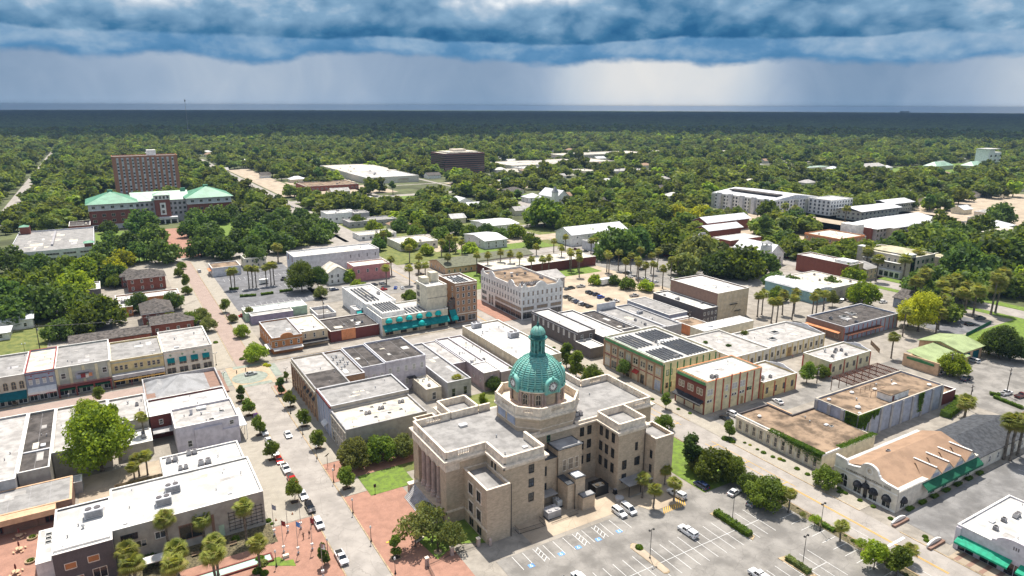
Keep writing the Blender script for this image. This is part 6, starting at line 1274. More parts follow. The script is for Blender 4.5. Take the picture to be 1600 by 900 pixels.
house('long_brick_garage','long low brick garage range with grey shed roof',-15,244.5,7.4,253.4,3.4,'brick_red','shingle_dark','gable',1.2,'x',cat='garage',wn=(5,1))
house('white_left_house','white house with pale roof among the left trees',-41,283,-27,292,3.4,'white','metal_white','gable',1.6,'x'); house('low_left_cottage','low white cottage at the left edge behind the shops',-47,272,-33,280,2.6,'white','metal_white','hip',1.2,'x')
house('teal_back_shed','dark teal shed roof behind the left shops',-38,236,-20,243,3.0,'aw_navy','metal_roof','gable',.7,'x',cat='shed',win=False); r,B,rf,z=bld('small_white_garage','small white flat garage beside lawn trees',-12.5,318,-6,332,3.4,'darkgrey','roof_white')
r,B,rf,z=bld('mint_roofed_shop','long low shop with mint green metal roof',38.6,251.9,60.6,259.8,3.4,'palegreen','metal_white',par=.3); m=MB(); m.box(0,-.35,2.3,22,-.02,3.3); m.build('fascia','palegreen',r)
r,B,rf,z=bld('purple_shop_annexe','dusky purple low shop with grey roof beside mint shop',39.8,247.4,54.4,251.8,3.3,'purple','roof_mid',par=.25); r,B,rf,z=bld('walled_yard','small white walled enclosure by the utility pole',62,243,69,254,1.5,'lightgrey','lot_pale',par=1.2)
# county building with green roofs, left distance
def county():
 r=empty('green_roofed_courthouse',(-9,498,0),0,'large red brick and grey government building with green hipped roofs','building');
 def Bx(m,x0,y0,z0,x1,y1,z1): m.box(x0,y0,z0,x1,y1,z1)
 m=MB(); Bx(m,0,0,3,26,30,12); m.build('brick_wall','brick_red',r); m=MB(); Bx(m,57,4,3,84,34,12); m.build('brick_wall','brick_red',r); m=MB(); Bx(m,-.1,-.1,0,26.1,30,3); Bx(m,26,14,0,57,34,14.5); Bx(m,56.9,3.9,0,84.1,34,3); Bx(m,-.2,-.2,12,26.2,30.2,16); Bx(m,56.8,3.8,12,84.2,34.2,16); m.build('stone_wall','lightgrey',r)
 m=MB(); Bx(m,-.4,-.4,11.8,26.4,30.4,12.2); Bx(m,56.6,3.6,11.8,84.4,34.4,12.2); m.build('string_course','whitetrim',r)
 hiproof(r,(0,0,26,30),16,6,'metal_green',1.6); hiproof(r,(57,4,84,34),16,6,'metal_green',1.6); m=MB(); m.vprism([(13,14.5),(24,19.5),(35,14.5)],'x',24,59); m.build('roof','metal_green_light',r)
 m=MB(); Bx(m,37.5,8,3,46.5,16,15.5); m.build('entrance_tower','brick_red',r); m=MB(); Bx(m,40.3,7.8,5.5,43.7,8,13.5); Bx(m,37.3,7.8,15.5,46.7,16.2,18.6); m.build('tower_panel','whitetrim',r); hiproof(r,(37.5,8,46.5,16),18.6,2,'metal_green_light',.8)
 for x,y in ((13,15),(70.5,19)):
  m=MB(); Bx(m,x-1.5,y-1.5,20.5,x+1.5,y+1.5,23.0); m.build('roof_lantern','metal_green',r)
 m=MB(); Bx(m,55,23,18.5,58,25,21.0); m.build('roof_lantern','metal_green',r)
 for B_,n in (((0,0,26,30),5),((57,4,84,34),5)): wins(r,B_,'S',n,[5.3,8.8],1.9,1.6,'wide','trim_stone'); wins(r,(B_[0],B_[1]-.2,B_[2],B_[3]),'S',n,13.8,1.7,1.4,'wide','trim_stone'); wins(r,(B_[0],B_[1]-.1,B_[2],B_[3]),'S',n,1.5,2.4,2.2,'arch','whitetrim')
 wins(r,(26,14,57,34),'S',11,[5.6,8.8,12.0],1.4,1.6,'wide','lightgrey'); wins(r,(40.3,7.78,43.7,16),'S',1,[7.5,11.2],1.6,2,'sash'); wins(r,(37.5,7.8,46.5,16),'S',4,17.0,1.2,1.6,'sash'); wins(r,(-.2,0,26,30),'W',5,[5.3,8.8],1.9,1.6,'wide','trim_stone')
 m=MB(); Bx(m,34,4,2.8,50,14,4.2); m.build('entrance_canopy','lightgrey',r)
 for x in (34.5,38.5,42,45.5,49.5): m=MB(); Bx(m,x-.4,4.1,0,x+.4,4.9,2.8); m.build('entrance_column','whitetrim',r)
county()
r,B,rf,z=bld('parking_garage','wide grey concrete parking garage with a bare top deck',-43.5,402,-7.3,470,6.4,'lightgrey','roof_grey',par=.8,coping='lightgrey',cat='garage'); wins(r,B,'S',5,4.2,5.4,.9,'wide','lightgrey'); wins(r,B,'S',5,1.6,5.4,1.6,'wide','lightgrey')
for x,y,ml in ((-42.5,464,'brick_red'),(-11.5,403,'brick_red')): m=MB(); m.box(0,0,z,4.6,4.6,z+4.2) if y>450 else m.box(0,0,z,3.8,4,z+2.6); o=m.build('stair_tower',ml,rf,(x+43.5,y-402,0)); hiproof(o,(0,0,4,4),z+(4.2 if y>450 else 2.6),1,'metal_green',.4)
m=MB(); m.box(17,16,z,18,62,z+1.0); m.build('deck_divider','grey',rf)
r,B,rf,z=bld('brick_rear_garage','low brick wing behind the parking garage',-20,478,-9,497,6.5,'brick_red','roof_dark')
def tall_tower():
 x0,y0,W,D,h=10,673,50,17,34
 r,B,rf,z=bld('apartment_tower','tall red brown apartment tower with vertical bands of windows',x0,y0,x0+W,y0+D,h,'brick_tower','roof_mid',par=.8,coping='rusttrim')
 n=12
 for i in range(n):
  c=2+(W-4)*(i+.5)/n; m=MB(); m.box(c-.85,-.12,1,c+.85,-.01,32.5); b=m.build('window_bay','lightgrey',r)
  for k in range(11): g=MB(); g.box(c-.7,-.16,2.2+k*2.75,c+.7,-.125,3.6+k*2.75); g.build('pane','glass' if (i+k)%5 else 'glass_pale',b)
 m=MB(); m.box(27,6,z,34,14,z+5); m.build('plant_room','white',rf)
tall_tower()
def office_block():
 r,B,rf,z=bld('dark_office_block','dark brown mid rise office block with banded windows among trees',337,712,388,750,24,'brick_maroon','roof_cream',coping='beige')
 for k in range(9):
  for f in 'SW': band(r,B,f,1.5+k*2.4,2.6+k*2.4,'glass',.12,'window_band'); band(r,B,f,2.7+k*2.4,3.2+k*2.4,'brick_brown',.3,'floor_band')
 m=MB(); m.box(18,14,z,34,26,z+4); m.build('plant_room','trim_stone',rf); m=MB(); m.box(8,6,z,46,34,z+1.6); m.build('roof_plinth','roof_cream',rf)
office_block()
r,B,rf,z=bld('shopping_mall','very wide low mall with white and tan roofs beyond boulevard',228,664,284,832,6.5,'stucco','roof_white',units='big big big big twin twin twin big big twin'); m=MB(); m.box(2,70,z,60,165,z+.3); m.build('roof_section','roof_cream',rf)
for i,(x0,y0,x1,y1,h,wl,rf_,lb) in enumerate([(159,630,208,668,5,'brick_red','roof_brown','low red brick shopping strip with a long roof'),(440,735,600,800,5,'stucco','roof_cream','long tan roofed institution in the far woods'),(600,850,760,900,5,'beige','roof_cream','far tan roofed apartment row, highest of the far buildings'),
 (480,640,500,672,4,'cream','roof_cream','far house with pale roof in the middle woods'),(512,622,560,650,4,'beige','roof_mid','far grey roofed strip behind the church'),(430,690,458,722,5,'white','roof_white','far white roofed hall behind the woods'),
 (410,690,428,712,4,'cream','roof_cream','small far tan roofed hall beside the white one'),(124.4,380,147,393,3.4,'white','roof_cream','low flat shop with white fascia on the boulevard'),(133,425,165,440,4,'grey','roof_grey','long low grey roofed shop row north of boulevard corner'),
 (125,447,142,462,7,'white','roof_white','white two storey shop with a pitched annexe'),(143,444,153,458,6.5,'grey','roof_grey','grey gabled annexe next to the white two storey shop'),(134,341,156,361,4.2,'stucco','roof_cream','sprawling beige flat roofed clinic behind a tall palm')]):
 r,B,rf,z=bld(['shopping_strip','institution_building','apartment_row','far_house','strip_building','far_hall','small_hall','flat_shop','shop_row','white_shop','gabled_annexe','clinic'][i],lb,x0,y0,x1,y1,h,wl,rf_,units='twin cond' if i not in(1,2) else '')
 wins(r,B,'S',max(3,int((x1-x0)/4)),h*.45,1.3,1.2,'wide','lightgrey') if i not in (3,5,6) else None
house('motel','tan gabled motel with white columns facing the palm street',132.5,281,150,300,3.2,'peach','shingle_green','gable',2.0,'x',cat='motel',wn=(6,4)); house('white_motel_wing','white motel wing with a grey green roof',151,287,184,302,3.2,'white','shingle_green','gable',1.8,'x',cat='motel',wn=(8,3))
house('white_metal_barn','white metal barn with ribbed roof behind the motel',176,323,190,348,4.5,'lightgrey','metal_white','gable',1.6,'x',cat='barn',wn=(3,2)); house('white_shed_pair','low white shed among the middle trees',202,366,224,390,4.2,'white','metal_white','gable',1.2,'x',cat='shed',wn=(4,2)); house('gable_white_house','white gabled house beyond the tree belt',232,470,246,485,4.5,'white','metal_white','gable',3,'y')
r,B,rf,z=bld('white_over_street','long pale flat roof behind the curved gable building',147,262,205,278,4.6,'brick_maroon','roof_cream',par=.3,units='cond cond vent');
house('white_barn_hall','big white hall with a bright gabled roof and painted sign',222,306,262,322,6.2,'white','metal_white','gable',3.4,'x',cat='hall',wn=(5,1),wh=.8); r,B,rf,z=bld('flat_white_hall','flat white roofed hall under the spreading oak',224,285,250,299,4.8,'lightgrey','roof_white'); r,B,rf,z=bld('dark_two_level_shop','dark brick two level shop with outdoor terrace',223,277,240,284,5.0,'brick_brown','roof_grey'); wins(r,B,'S',5,[1.5,3.8],1.8,1.2,'wide','darkgrey')
house('grey_gabled_store','grey store with pale gabled roof beside curved gable building',146,236,168,250,4.0,'stone_grey','roof_mid','gable',2.2,'x',cat='shop',win=False); r,B,rf,z=bld('pale_blue_building','pale blue two storey building by the palm car park',259,256.5,285,266.5,6.4,'lightgrey','roof_brown',units='cond vent vent'); wins(r,B,'S',5,4.2,.9,1.4); wins(r,B,'W',4,[1.6,4.4],.9,1.3); m=MB(); m.vprism([(0,6.3),(26,6.3),(26,8.6),(22,8.8),(20,7.4),(4,7.4),(2,8.6),(0,8.6)],'y',10.0,10.3); m.build('shaped_parapet','lightgrey',r)
def church(name,label,x,y,w,d,h,th,wallm='white',roofm='metal_white',spire=True):
 r=empty(name,(x,y,0),0,label,'church'); m=MB(); m.box(0,0,0,w,d,h); m.build('wall',wallm,r); gableroof(r,(0,0,w,d),h,w*.42,roofm,'y',.5,wallm); m=MB(); m.box(-2.6,-.5,0,1.2,3.3,th); m.build('bell_tower',wallm,r)
 if spire: m=MB(); m.box(-2.9,-.8,th,1.5,3.6,th+.3); b=len(m.v); m.v+=[(-2.7,-.6,th+.3),(1.3,-.6,th+.3),(1.3,3.4,th+.3),(-2.7,3.4,th+.3),(-.7,1.4,th+5)]; m.f+=[(b,b+1,b+4),(b+1,b+2,b+4),(b+2,b+3,b+4),(b+3,b,b+4)]; m.m+=[0]*4; m.build('spire','metal_roof',r)
 else:
  m=MB(); m.box(-2.5,-.4,th,1.1,3.2,th+.3);
  for a,b in ((-2.3,-.2),(-2.3,2.6),(.5,-.2),(.5,2.6)): m.box(a,b,th+.3,a+.4,b+.4,th+1.8)
  m.build('belfry',wallm,r); hiproof(r,(-2.5,-.4,1.1,3.2),th+1.8,1.2,'metal_roof',.3)
 wins(r,(0,0,w,d),'S',2,h*.5,1.1,2.6,'arch','trim_stone'); wins(r,(0,0,w,d),'W',4,h*.5,1.0,2.4,'arch','trim_stone'); return r
church('steeple_church','white country church with a pointed blue grey steeple',312,452,13,26,5,9.5); church('tower_chapel','white chapel with open square bell tower beside dark conifer',277,217,11,22,5.6,10.0,spire=False)
house('church_hall','white church hall with low pyramidal roof',296,468,309,480,4.2,'white','metal_white','hip',3,'x',cat='hall')
def long_condo():
 r,B,rf,z=bld('condominium','long white four storey condominium with a pale roof',410,322,460,380,11.5,'white','roof_white'); wins(r,B,'W',20,[1.8,4.4,7.0,9.6],1.5,1.5,'wide','lightgrey'); wins(r,B,'S',14,[1.8,4.4,7.0,9.6],1.5,1.5,'wide','lightgrey'); pilasters(r,B,'W',7,0,10.6,3.0,'sage',.5); pilasters(r,B,'S',5,0,10.6,3,'sage',.5)
 [MB().box(-2.2,4+i*11,0,-.05,7+i*11,12.3).build('stair_bay','lightgrey',r) for i in range(5)]
 for (a,b,c,d) in ((0,0,50,58),): m=MB(); m.vprism([(0,11.5),(25,14.2),(50,11.5)],'y',.5,57.5);
 m.build('pitched_roof','metal_white',r); m=MB(); m.box(10,6,13.4,17,50,14.3); m.build('roof_plant','roof_dark',r)
 r,B,rf,z=bld('condominium_south_wing','white condominium wing with stair tower at the right end',448,303,474,321,11.5,'white','roof_white'); wins(r,B,'S',8,[1.8,4.4,7.0,9.6],1.4,1.5,'wide','lightgrey'); wins(r,B,'W',5,[1.8,4.4,7.0,9.6],1.4,1.5,'wide','lightgrey')
long_condo()
for i,(x0,y0,x1,y1,lb) in enumerate([(446,278,492,296,'low white townhouse row with grey roof beside condominium'),(500,290,530,306,'second townhouse row set back with white roofs')]):
 r,B,rf,z=bld('townhouse_row',lb,x0,y0,x1,y1,6.5,'sage','roof_white'); wins(r,B,'S',10,[1.6,4.6],1.6,1.4,'wide','lightgrey'); wins(r,B,'W',5,[1.6,4.6],1.6,1.4,'wide','lightgrey'); gableroof(rf,(-1,-1,x1-x0+1,y1-y0+1),6.6,2,'metal_white','x',.4)
def veranda():
 r=empty('veranda_building',(380,226,0),0,'three storey building with pale hipped metal roofs and long verandas','building'); m=MB(); m.box(0,0,0,66,18,8.4); m.build('wall','grey',r); hiproof(r,(0,0,66,18),8.5,4.2,'metal_white',1.6); hiproof(r,(10,-4,26,16),8.7,4,'metal_white',.8); hiproof(r,(44,-4,56,16),8.7,3.8,'metal_white',.8); m=MB(); m.box(10,-4,0,16,-.02,8.6); m.box(44,-4,0,48,-.02,8.6); m.build('bay_wall','beige',r)
 m=MB(); m.box(-2,2,0,6,14,8.6); m.build('brick_bay','brick_red',r); m=MB(); m.box(-10,6,0,-3,16,10.5); m.build('stair_tower','white',r)
 for z in (2.8,5.6): m=MB(); m.box(16.1,-2.2,z,43.9,-.02,z+.25); m.build('veranda_floor','lightgrey',r); m=MB(); m.box(16.1,-2.25,z+.9,43.9,-2.18,z+1.0); m.build('veranda_rail','black',r)
 for i in range(10): m=MB(); m.box(17+i*2.9,-2.2,0,17.3+i*2.9,-1.9,8.4); m.build('veranda_post','lightgrey',r)
 wins(r,(0,0,66,18),'S',20,[1.5,4.3,7.0],1.6,1.6,'wide','lightgrey')
veranda()
r,B,rf,z=bld('orange_trim_building','tan brick apartment building with an orange roof edge',343,224,366,246,6.4,'brick_tan','roof_cream',coping='rusttrim',units='cond vent'); band(r,B,'S',5.6,6.3,'rusttrim',.12); band(r,B,'W',5.6,6.3,'rusttrim',.12); wins(r,B,'S',6,[1.8,4.2],1.0,1.2); wins(r,B,'W',6,[1.8,4.2],1.0,1.2)
r,B,rf,z=bld('gable_brick_building','red brick building with a long pale gabled roof',318,297,356,308,6.5,'brick_red','metal_white'); gableroof(rf,(-.5,-.5,38.5,11.5),6.6,2.8,'metal_white','x',.6,'brick_red'); r,B,rf,z=bld('lower_gable_brick_building','lower red brick wing with gabled roof in front',306,284,334,294,4.6,'brick_red','metal_white'); gableroof(rf,(-.5,-.5,28.5,10.5),4.7,2.4,'metal_white','x',.6,'brick_red')
r,B,rf,z=bld('brick_loading_porch','low brick porch building with flat white canopies',300,262,326,275,3.2,'brick_red','roof_white',par=.2)
r,B,rf,z=bld('red_brick_block','plain red brick block with a white stepped roof',282,177.5,292,205,8.0,'brick_red','roof_white',units='cond cond hatch vent',facade={'S':'tan'}); m=MB(); m.box(2,1,z,8,9,z+1.4); m.build('roof_house','white',rf)
house('grey_roof_wing','tan wing with grey pitched roof against the brick block',292.2,176,301,190,5.0,'tan','roof_grey','gable',1.6,'x'); r,B,rf,z=bld('flat_cream_warehouse','wide warehouse with a flat cream roof below the brick block',250,163.5,270,187,5.0,'beige','roof_cream',par=.4,units='cond cond cond hatch vent'); wins(r,B,'S',5,2.2,1.4,1.8,'wide','lightgrey')
r=empty('teal_warehouse',(238,163.5,0),0,'teal green walled warehouse with a curved pale blue metal roof','warehouse'); m=MB(); m.box(0,0,0,11.8,23.5,4.6); m.build('wall','teal',r); m=MB(); n=8; m.vprism([(5.9-6.2*math.cos(math.pi*i/n),4.5+1.6*math.sin(math.pi*i/n)) for i in range(n+1)],'y',-.3,23.8); m.build('roof','metal_white',r); wins(r,(0,0,11.8,23.5),'S',3,2,.9,1.2,'sash','palegreen')
def three_storey():
 r,B,rf,z=bld('tan_three_storey_building','tan three storey office with olive metal roof and balcony',309.5,166,329,192,10.4,'beige','metal_sand',cat='office building'); m=MB(); m.box(5,5,10.4,19,21,10.5); hiproof(r,(5,4,19.5,22),10.5,1.6,'metal_sand',.3); wins(r,B,'W',9,[4.8,7.8],1.0,1.4,'sash'); wins(r,B,'S',5,[2,4.8,7.8],1.1,1.4,'sash','greentrim'); m=MB(); m.box(-2.0,4,7.0,-.02,22,7.15); m.build('balcony','white',r); m=MB(); m.box(-2.4,3,0,-.02,23,3.2); m.build('arcade','white',r); m=MB(); m.box(-2.7,2.8,3.2,-.02,23.2,3.4); m.build('arcade_roof','metal_white',r)
 wins(r,(-2.4,3,0,23),'W',8,1.6,1.6,2.0,'wide','greentrim');
 for y in (0,22.6): m=MB(); m.box(-.3,y,0,3.4,y+3.4,11.6); m.build('corner_tower','beige',r); m=MB(); m.box(-.5,y-.2,11.6,3.6,y+3.6,11.8); m.build('tower_cap','metal_white',r)
three_storey()
r,B,rf,z=bld('beige_side_office','beige office wing partly hidden behind trees on the right',332,150,352,172,8.4,'beige','metal_sand'); wins(r,B,'S',5,[2,5],1.2,1.4)
house('grey_house_by_street','grey house with blue gable beside yellow green tree',262,134,274,145,3.8,'greyblue','shingle_dark','gable',2.6,'y')
for i,(x0,y0,x1,y1,k) in enumerate([(470,205,496,222,'hip'),(505,222,530,238,'flat'),(446,188,474,204,'hip')]):
 if k=='hip': house('right_side_shop',['white roofed corner shop in the far right lots','x','low tan restaurant with flat hip roof at far right'][i],x0,y0,x1,y1,4,'stucco','metal_white' if i==0 else 'roof_cream','hip',3,'x',cat='shop')
 else: bld('right_side_store','low beige store with flat tan roof behind veranda building',x0,y0,x1,y1,4,'beige','roof_cream')
def stand():
 r=empty('stadium_tower',(985,452,0),0,'white concrete stadium press tower on the right horizon','tower'); m=MB(); m.box(0,0,0,14,16,24); m.box(14.01,2,7,36,14,20); m.build('wall','white',r); m=MB(); m.box(-1,-1,24,26,16,25); m.build('roof','roof_white',r); wins(r,(0,0,36,14),'S',3,[10,16],4,2.4,'wide','grey')
stand()
house('stadium_hall','long grey roofed sports hall near the stadium',790,500,840,520,6,'lightgrey','roof_mid','gable',3,'x',cat='sports hall',win=False); house('green_roof_stand','pale green roofed pavilion in front of the stadium',900,470,940,486,5,'sage','metal_green_light','hip',5,'x',cat='pavilion',win=False); house('green_roof_stand_east','second pale green roofed pavilion nearer the stadium tower',948,450,980,466,5,'sage','metal_green_light','hip',5,'x',cat='pavilion',win=False)
r,B,rf,z=bld('school_long_roof','long low school with pale green roof beyond condominium',700,540,790,556,4.5,'stucco','metal_green_light')
# scattered far houses showing as pale roofs through the canopy
hr=random.Random(12); cnt=0
for px,py,s,lb in ((90,255,1.5,'white gabled house beside the left road'),(85,300,1.3,'small white house in left woods'),(200,223,1.2,'far white roof near the top left woods'),(262,228,1.0,'tiny far white roof right of the tower'),(350,242,1.4,'orange roofed house beyond the tower'),(330,272,1.6,'white hipped house right of the brown tower'),(296,262,1.3,'brown roofed house close behind the tower'),(385,258,1.1,'far beige roof by the boulevard trees'),(1180,262,1.2,'far cottage above the condominium'),(1268,252,1.2,'two tone far roof right of centre woods'),(1170,290,1.2,'white hipped roof just above the condominium'),(1115,250,1.0,'far orange tiled roof in the middle woods'),(1340,228,1.6,'far long pale roof in the right woods'),(1455,322,1.4,'white roofed house inside the right trees'),(1555,342,1.6,'white hipped house at the right side lots'),(940,262,1.4,'dusky red roofed house behind the woods'),(1005,263,1.3,'pinkish roofed house behind the woods'),(868,240,1.4,'grey far roof behind the church'),(1070,252,1.2,'salmon roofed far house'),(1510,226,1.2,'small far roof left of stadium'),(820,272,1.4,'rust brown far roof by the church'),(500,206,2.2,'very far pale school roof'),(1590,300,1.4,'far white house by the right frame edge')):
 x,y=G(px,py); q=['metal_white','roof_cream','roof_mid','roof_tan'][3 if any(w in lb for w in('orange','salmon','pink','red','rust')) else cnt%3]; cnt+=1
 house('far_house',lb,x,y,x+12*s,y+9*s,3.6,'stucco',q,'hip' if cnt%2 else 'gable',2.6,'x',win=False)
hz_=random.Random(77); HS=[]
for k in range(90):
 for _t in range(30):
  r_=hz_.uniform(380,1250); a_=YAW+R(hz_.uniform(-37,38)); x,y=r_*math.sin(a_),r_*math.cos(a_)
  if all(math.hypot(x-q[0],y-q[1])>34 for q in HS) and not any(x0-26<x<x1+6 and y0-26<y<y1+6 for x0,y0,x1,y1 in roads) and not(-70<x<125 and y<760) and not(380<x<520 and y<400): break
 else: continue
 HS.append((x,y)); s=hz_.uniform(.9,1.5); house('woodland_house','small pale roofed house half hidden among the trees',x,y,x+11*s,y+8*s,3.4,hz_.choice(['white','stucco','cream']),hz_.choice(['metal_white','roof_cream','roof_mid','roof_white','roof_tan','shingle_dark']),hz_.choice(['hip','gable']),2.6,'x',group='small houses scattered through the woods',win=False)
# ---------------------------------------------------------------- street furniture
c4=Zm(300,500,2.25); c7=Zm(400,540,5); c6=Zm(200,520,5); c9=Zm(400,720,5.5); cq4=Zm(860,340,5); cr=Zm(1100,560,2.648); cq8=Zm(1040,640,4.2857); cq6=Zm(1360,440,5); cz=Zm(400,380,3.215); cp=Zm(900,720,5); cL=Zm(0,500,2.25); cq3=Zm(340,380,5.4545); cf2=Zm(400,200,3); cf3=Zm(800,200,3); cf4=Zm(1200,200,3); cf1=Zm(0,200,3); cq5=Zm(1160,500,5); c56=Zm(560,760,6.43); c18=Zm(180,760,6.43); cq2=Zm(160,380,5); cq1=Zm(0,440,5); c33=Zm(1060,760,5.714); cz2=Zm(800,400,3.215)
def proto(build):
 st={}
 def f(x,y,label,group=None,rz=0,s=1.0,z=.02):
  if 'o' not in st: st['o']=build(); o=st['o']
  else: o=copy_tree(st['o'])
  o.location=(x,y,z); o.rotation_euler=(0,0,rz); o.scale=(s,s,s); relabel(o,label)
  if group: o['group']=group
  elif 'group' in o: del o['group']
  return o
 return f
def b_lamp():
 r=empty('street_lamp',(0,0,0),0,'x','street lamp'); m=MB(); m.lathe([(.2,0),(.2,.15),(.11,.3),(.11,.6),(.06,.75),(.045,2.6),(.1,2.7)],n=10); m.build('post','black',r); m=MB(); m.lathe([(.06,2.7),(.17,2.85),(.19,3.05),(.12,3.25),(.02,3.35)],n=12); m.build('globe','white',r); return r
lamp=proto(b_lamp)
def b_twin():
 r=empty('twin_lamp',(0,0,0),0,'x','street lamp'); m=MB(); m.lathe([(.2,0),(.18,.3),(.06,.5),(.05,3.8)],n=10); m.tube([(-.4,0,3.75),(0,0,3.6),(.4,0,3.75)],.03,5); m.build('post','black',r)
 for s in (-1,1): m=MB(); m.lathe([(.05,3.75),(.16,3.9),(.14,4.15),(.02,4.25)],s*.42,0,10); m.build('globe','white',r)
 return r
twin=proto(b_twin)
def b_lot():
 r=empty('parking_lot_light',(0,0,0),0,'x','light pole'); m=MB(); m.lathe([(.18,0),(.16,.25),(.06,.4),(.045,5.9)],n=8); m.tube([(-.4,0,5.7),(.4,0,5.7)],.03,4); m.build('post','black',r)
 for s in (-1,1): m=MB(); m.box(s*.45-.12,-.15,5.6,s*.45+.12,.15,5.85); m.build('lamp_head','black',r)
 return r
lotlight=proto(b_lot)
for k,(x,y) in enumerate([c4(498,572),c4(566,680),c4(630,780),c4(715,893),c4(478,825),c4(440,488),c4(347,330),c4(422,720),c4(297,868),c4(390,405)]):
 lamp(x,y,['black street lamp on the brick plaza kerb nearest the lawn','black street lamp at the kerb beside the brick plaza entrance ramp','black street lamp with a dark banner at the brick plaza kerb','black street lamp at the bottom centre of the brick plaza','black street lamp between white pickup and flagpoles','black street lamp by the tree nearest the bronze eagle sign','black street lamp beside second tree of the right pavement','black street lamp beside the front white SUV','black street lamp on the lower left brick plaza near palms','black street lamp in the middle of the right pavement'][k])
for k,(x,y) in enumerate([c6(755,415),c6(690,255),c7(240,275),Zm(0,440,5)(200,580)]): twin(x,y,['twin globe lamp at the southwest corner of the junction','twin globe lamp before the white corner shop','twin globe lamp on the brick corner east of the junction','twin globe lamp left of the purple shop'][k])
for k,(x,y) in enumerate([cp(577,765),(cr(117,665)),cr(408,855),cr(480,715)]): lotlight(x,y,['twin head light pole on the kerbed island with one round bush','tall light pole rising from the long hedge island','light pole on lower right parking island with scrubby hedge','plain light pole on planting strip between parking and street'][k])
def b_flag(flagm=None):
 def f():
  r=empty('flagpole',(0,0,0),0,'x','flagpole'); m=MB(); m.lathe([(.2,0),(.2,.25),(.1,.3),(.06,.5),(.03,6.6)],n=8); m.build('pole','steel',r); m=MB(); m.box(-.22,-.16,.9,.22,.16,1.25); m.build('plaque','white_paint',r)
  if flagm:
   m=MB(); n=6
   for i in range(n): y0,y1=.08*math.sin(i*1.3),.08*math.sin((i+1)*1.3); a=i*.08; m.quad((.03+i*.11,y0,5.3-a*.9),(.03+(i+1)*.11,y1,5.3-(a+.08)*.9),(.03+(i+1)*.11,y1,6.3-(a+.08)),(.03+i*.11,y0,6.3-a))
   m.build('flag',flagm,r)
  return r
 return f
for k,((x,y),fm) in enumerate(zip([c9(160,640),c9(275,610),c9(240,785),c9(365,795),c9(387,580),c9(485,762)],['greyblue',None,'maroon','blue_paint',None,'maroon'])):
 proto(b_flag(fm))(x,y,['flagpole with limp grey blue flag nearest the office corner','bare flagpole behind the blue flagged one','flagpole with dark red flag left of blue flag','flagpole with a bright blue flag, tallest in view','bare flagpole beside the street, farthest from camera','flagpole with red flag closest to the kerb lamp'][k])
r=proto(b_flag('white_paint'))(*G(505,901),'flagpole with striped flag at bottom edge in a tree')
m=MB(); [m.quad((.04,-.02,6.27-i*.14),(.62,-.05,6.12-i*.14),(.62,-.05,6.05-i*.14),(.04,-.02,6.2-i*.14)) for i in range(6)]; m.build('red_stripes','maroon',r)
# utility poles with cross arms and wires
def upole(x,y,h,label,rz=0):
 r=empty('utility_pole',(x,y,.0),rz,label,'utility pole'); m=MB(); m.tube([(0,0,0),(0,0,h)],[.14,.1],8); m.build('pole','pole_wood',r); m=MB(); m.box(-.9,-.05,h-.7,.9,.05,h-.58); m.build('crossarm','pole_wood',r)
 for s in (-.8,-.3,.3,.8): m=MB(); m.cyl(s,0,h-.58,h-.4,.05,6); m.build('insulator','white',r)
 m=MB(); m.cyl(.3,0,h-2.1,h-1.3,.18,10); m.build('transformer','steel',r); return (x,y,h-.5)
P1=upole(*Zm(0,440,5)(315,545),9,'utility pole behind the purple shop with a grey transformer'); P2=upole(*cq2(378,745),8,'silver utility pole behind the yellow shop roof'); P3=upole(*cq3(908,665),8.5,'utility pole in the car park behind the tan shop'); P4=upole(*cq5(580,495),5,'wooden pole by the shrubs between yellow alley buildings')
P5=upole(*cq6(610,745),7.5,'utility pole beside yellow green tree in gravel lot'); P6=upole(*cq6(1060,890),8,'utility pole by the white pickup at right'); P7=upole(*G(1513,640),7,'shorter utility pole next to the right hand one'); P8=upole(*cz2(885,370),7,'utility pole behind the orange roofed small building')
P9=upole(*cf4(730,700),9,'utility pole in trees by the tan three storey office'); P10=upole(*cf4(800,740),9,'utility pole among palms on right side street'); P11=upole(*G(1285,500),6,'utility pole by the palms of the teal warehouse'); P12=upole(*G(690,300+420),5,'short pole behind white shop') if False else None
def wire(a,b,label,sag=.5):
 n=12; m=MB()
 for dx in (-.7,0,.7): m.tube([(a[0]+(b[0]-a[0])*i/n+dx,a[1]+(b[1]-a[1])*i/n,a[2]+(b[2]-a[2])*i/n-sag*4*(i/n)*(1-i/n)) for i in range(n+1)],.025,3)
 tag(m.build('power_line','black'),label,'power line')
wire(P1,P2,'power lines from purple shop pole to yellow shop pole'); wire((-60,240,8.5),P1,'power lines running off the left frame edge'); wire(P2,(24,262,8),'power lines crossing toward the north street'); wire(P5,P6,'power lines above the gravel lot at right'); wire(P9,P10,'power lines among trees by the tan office',.8); wire(P10,(420,160,9),'power lines running off to the right woods',1)
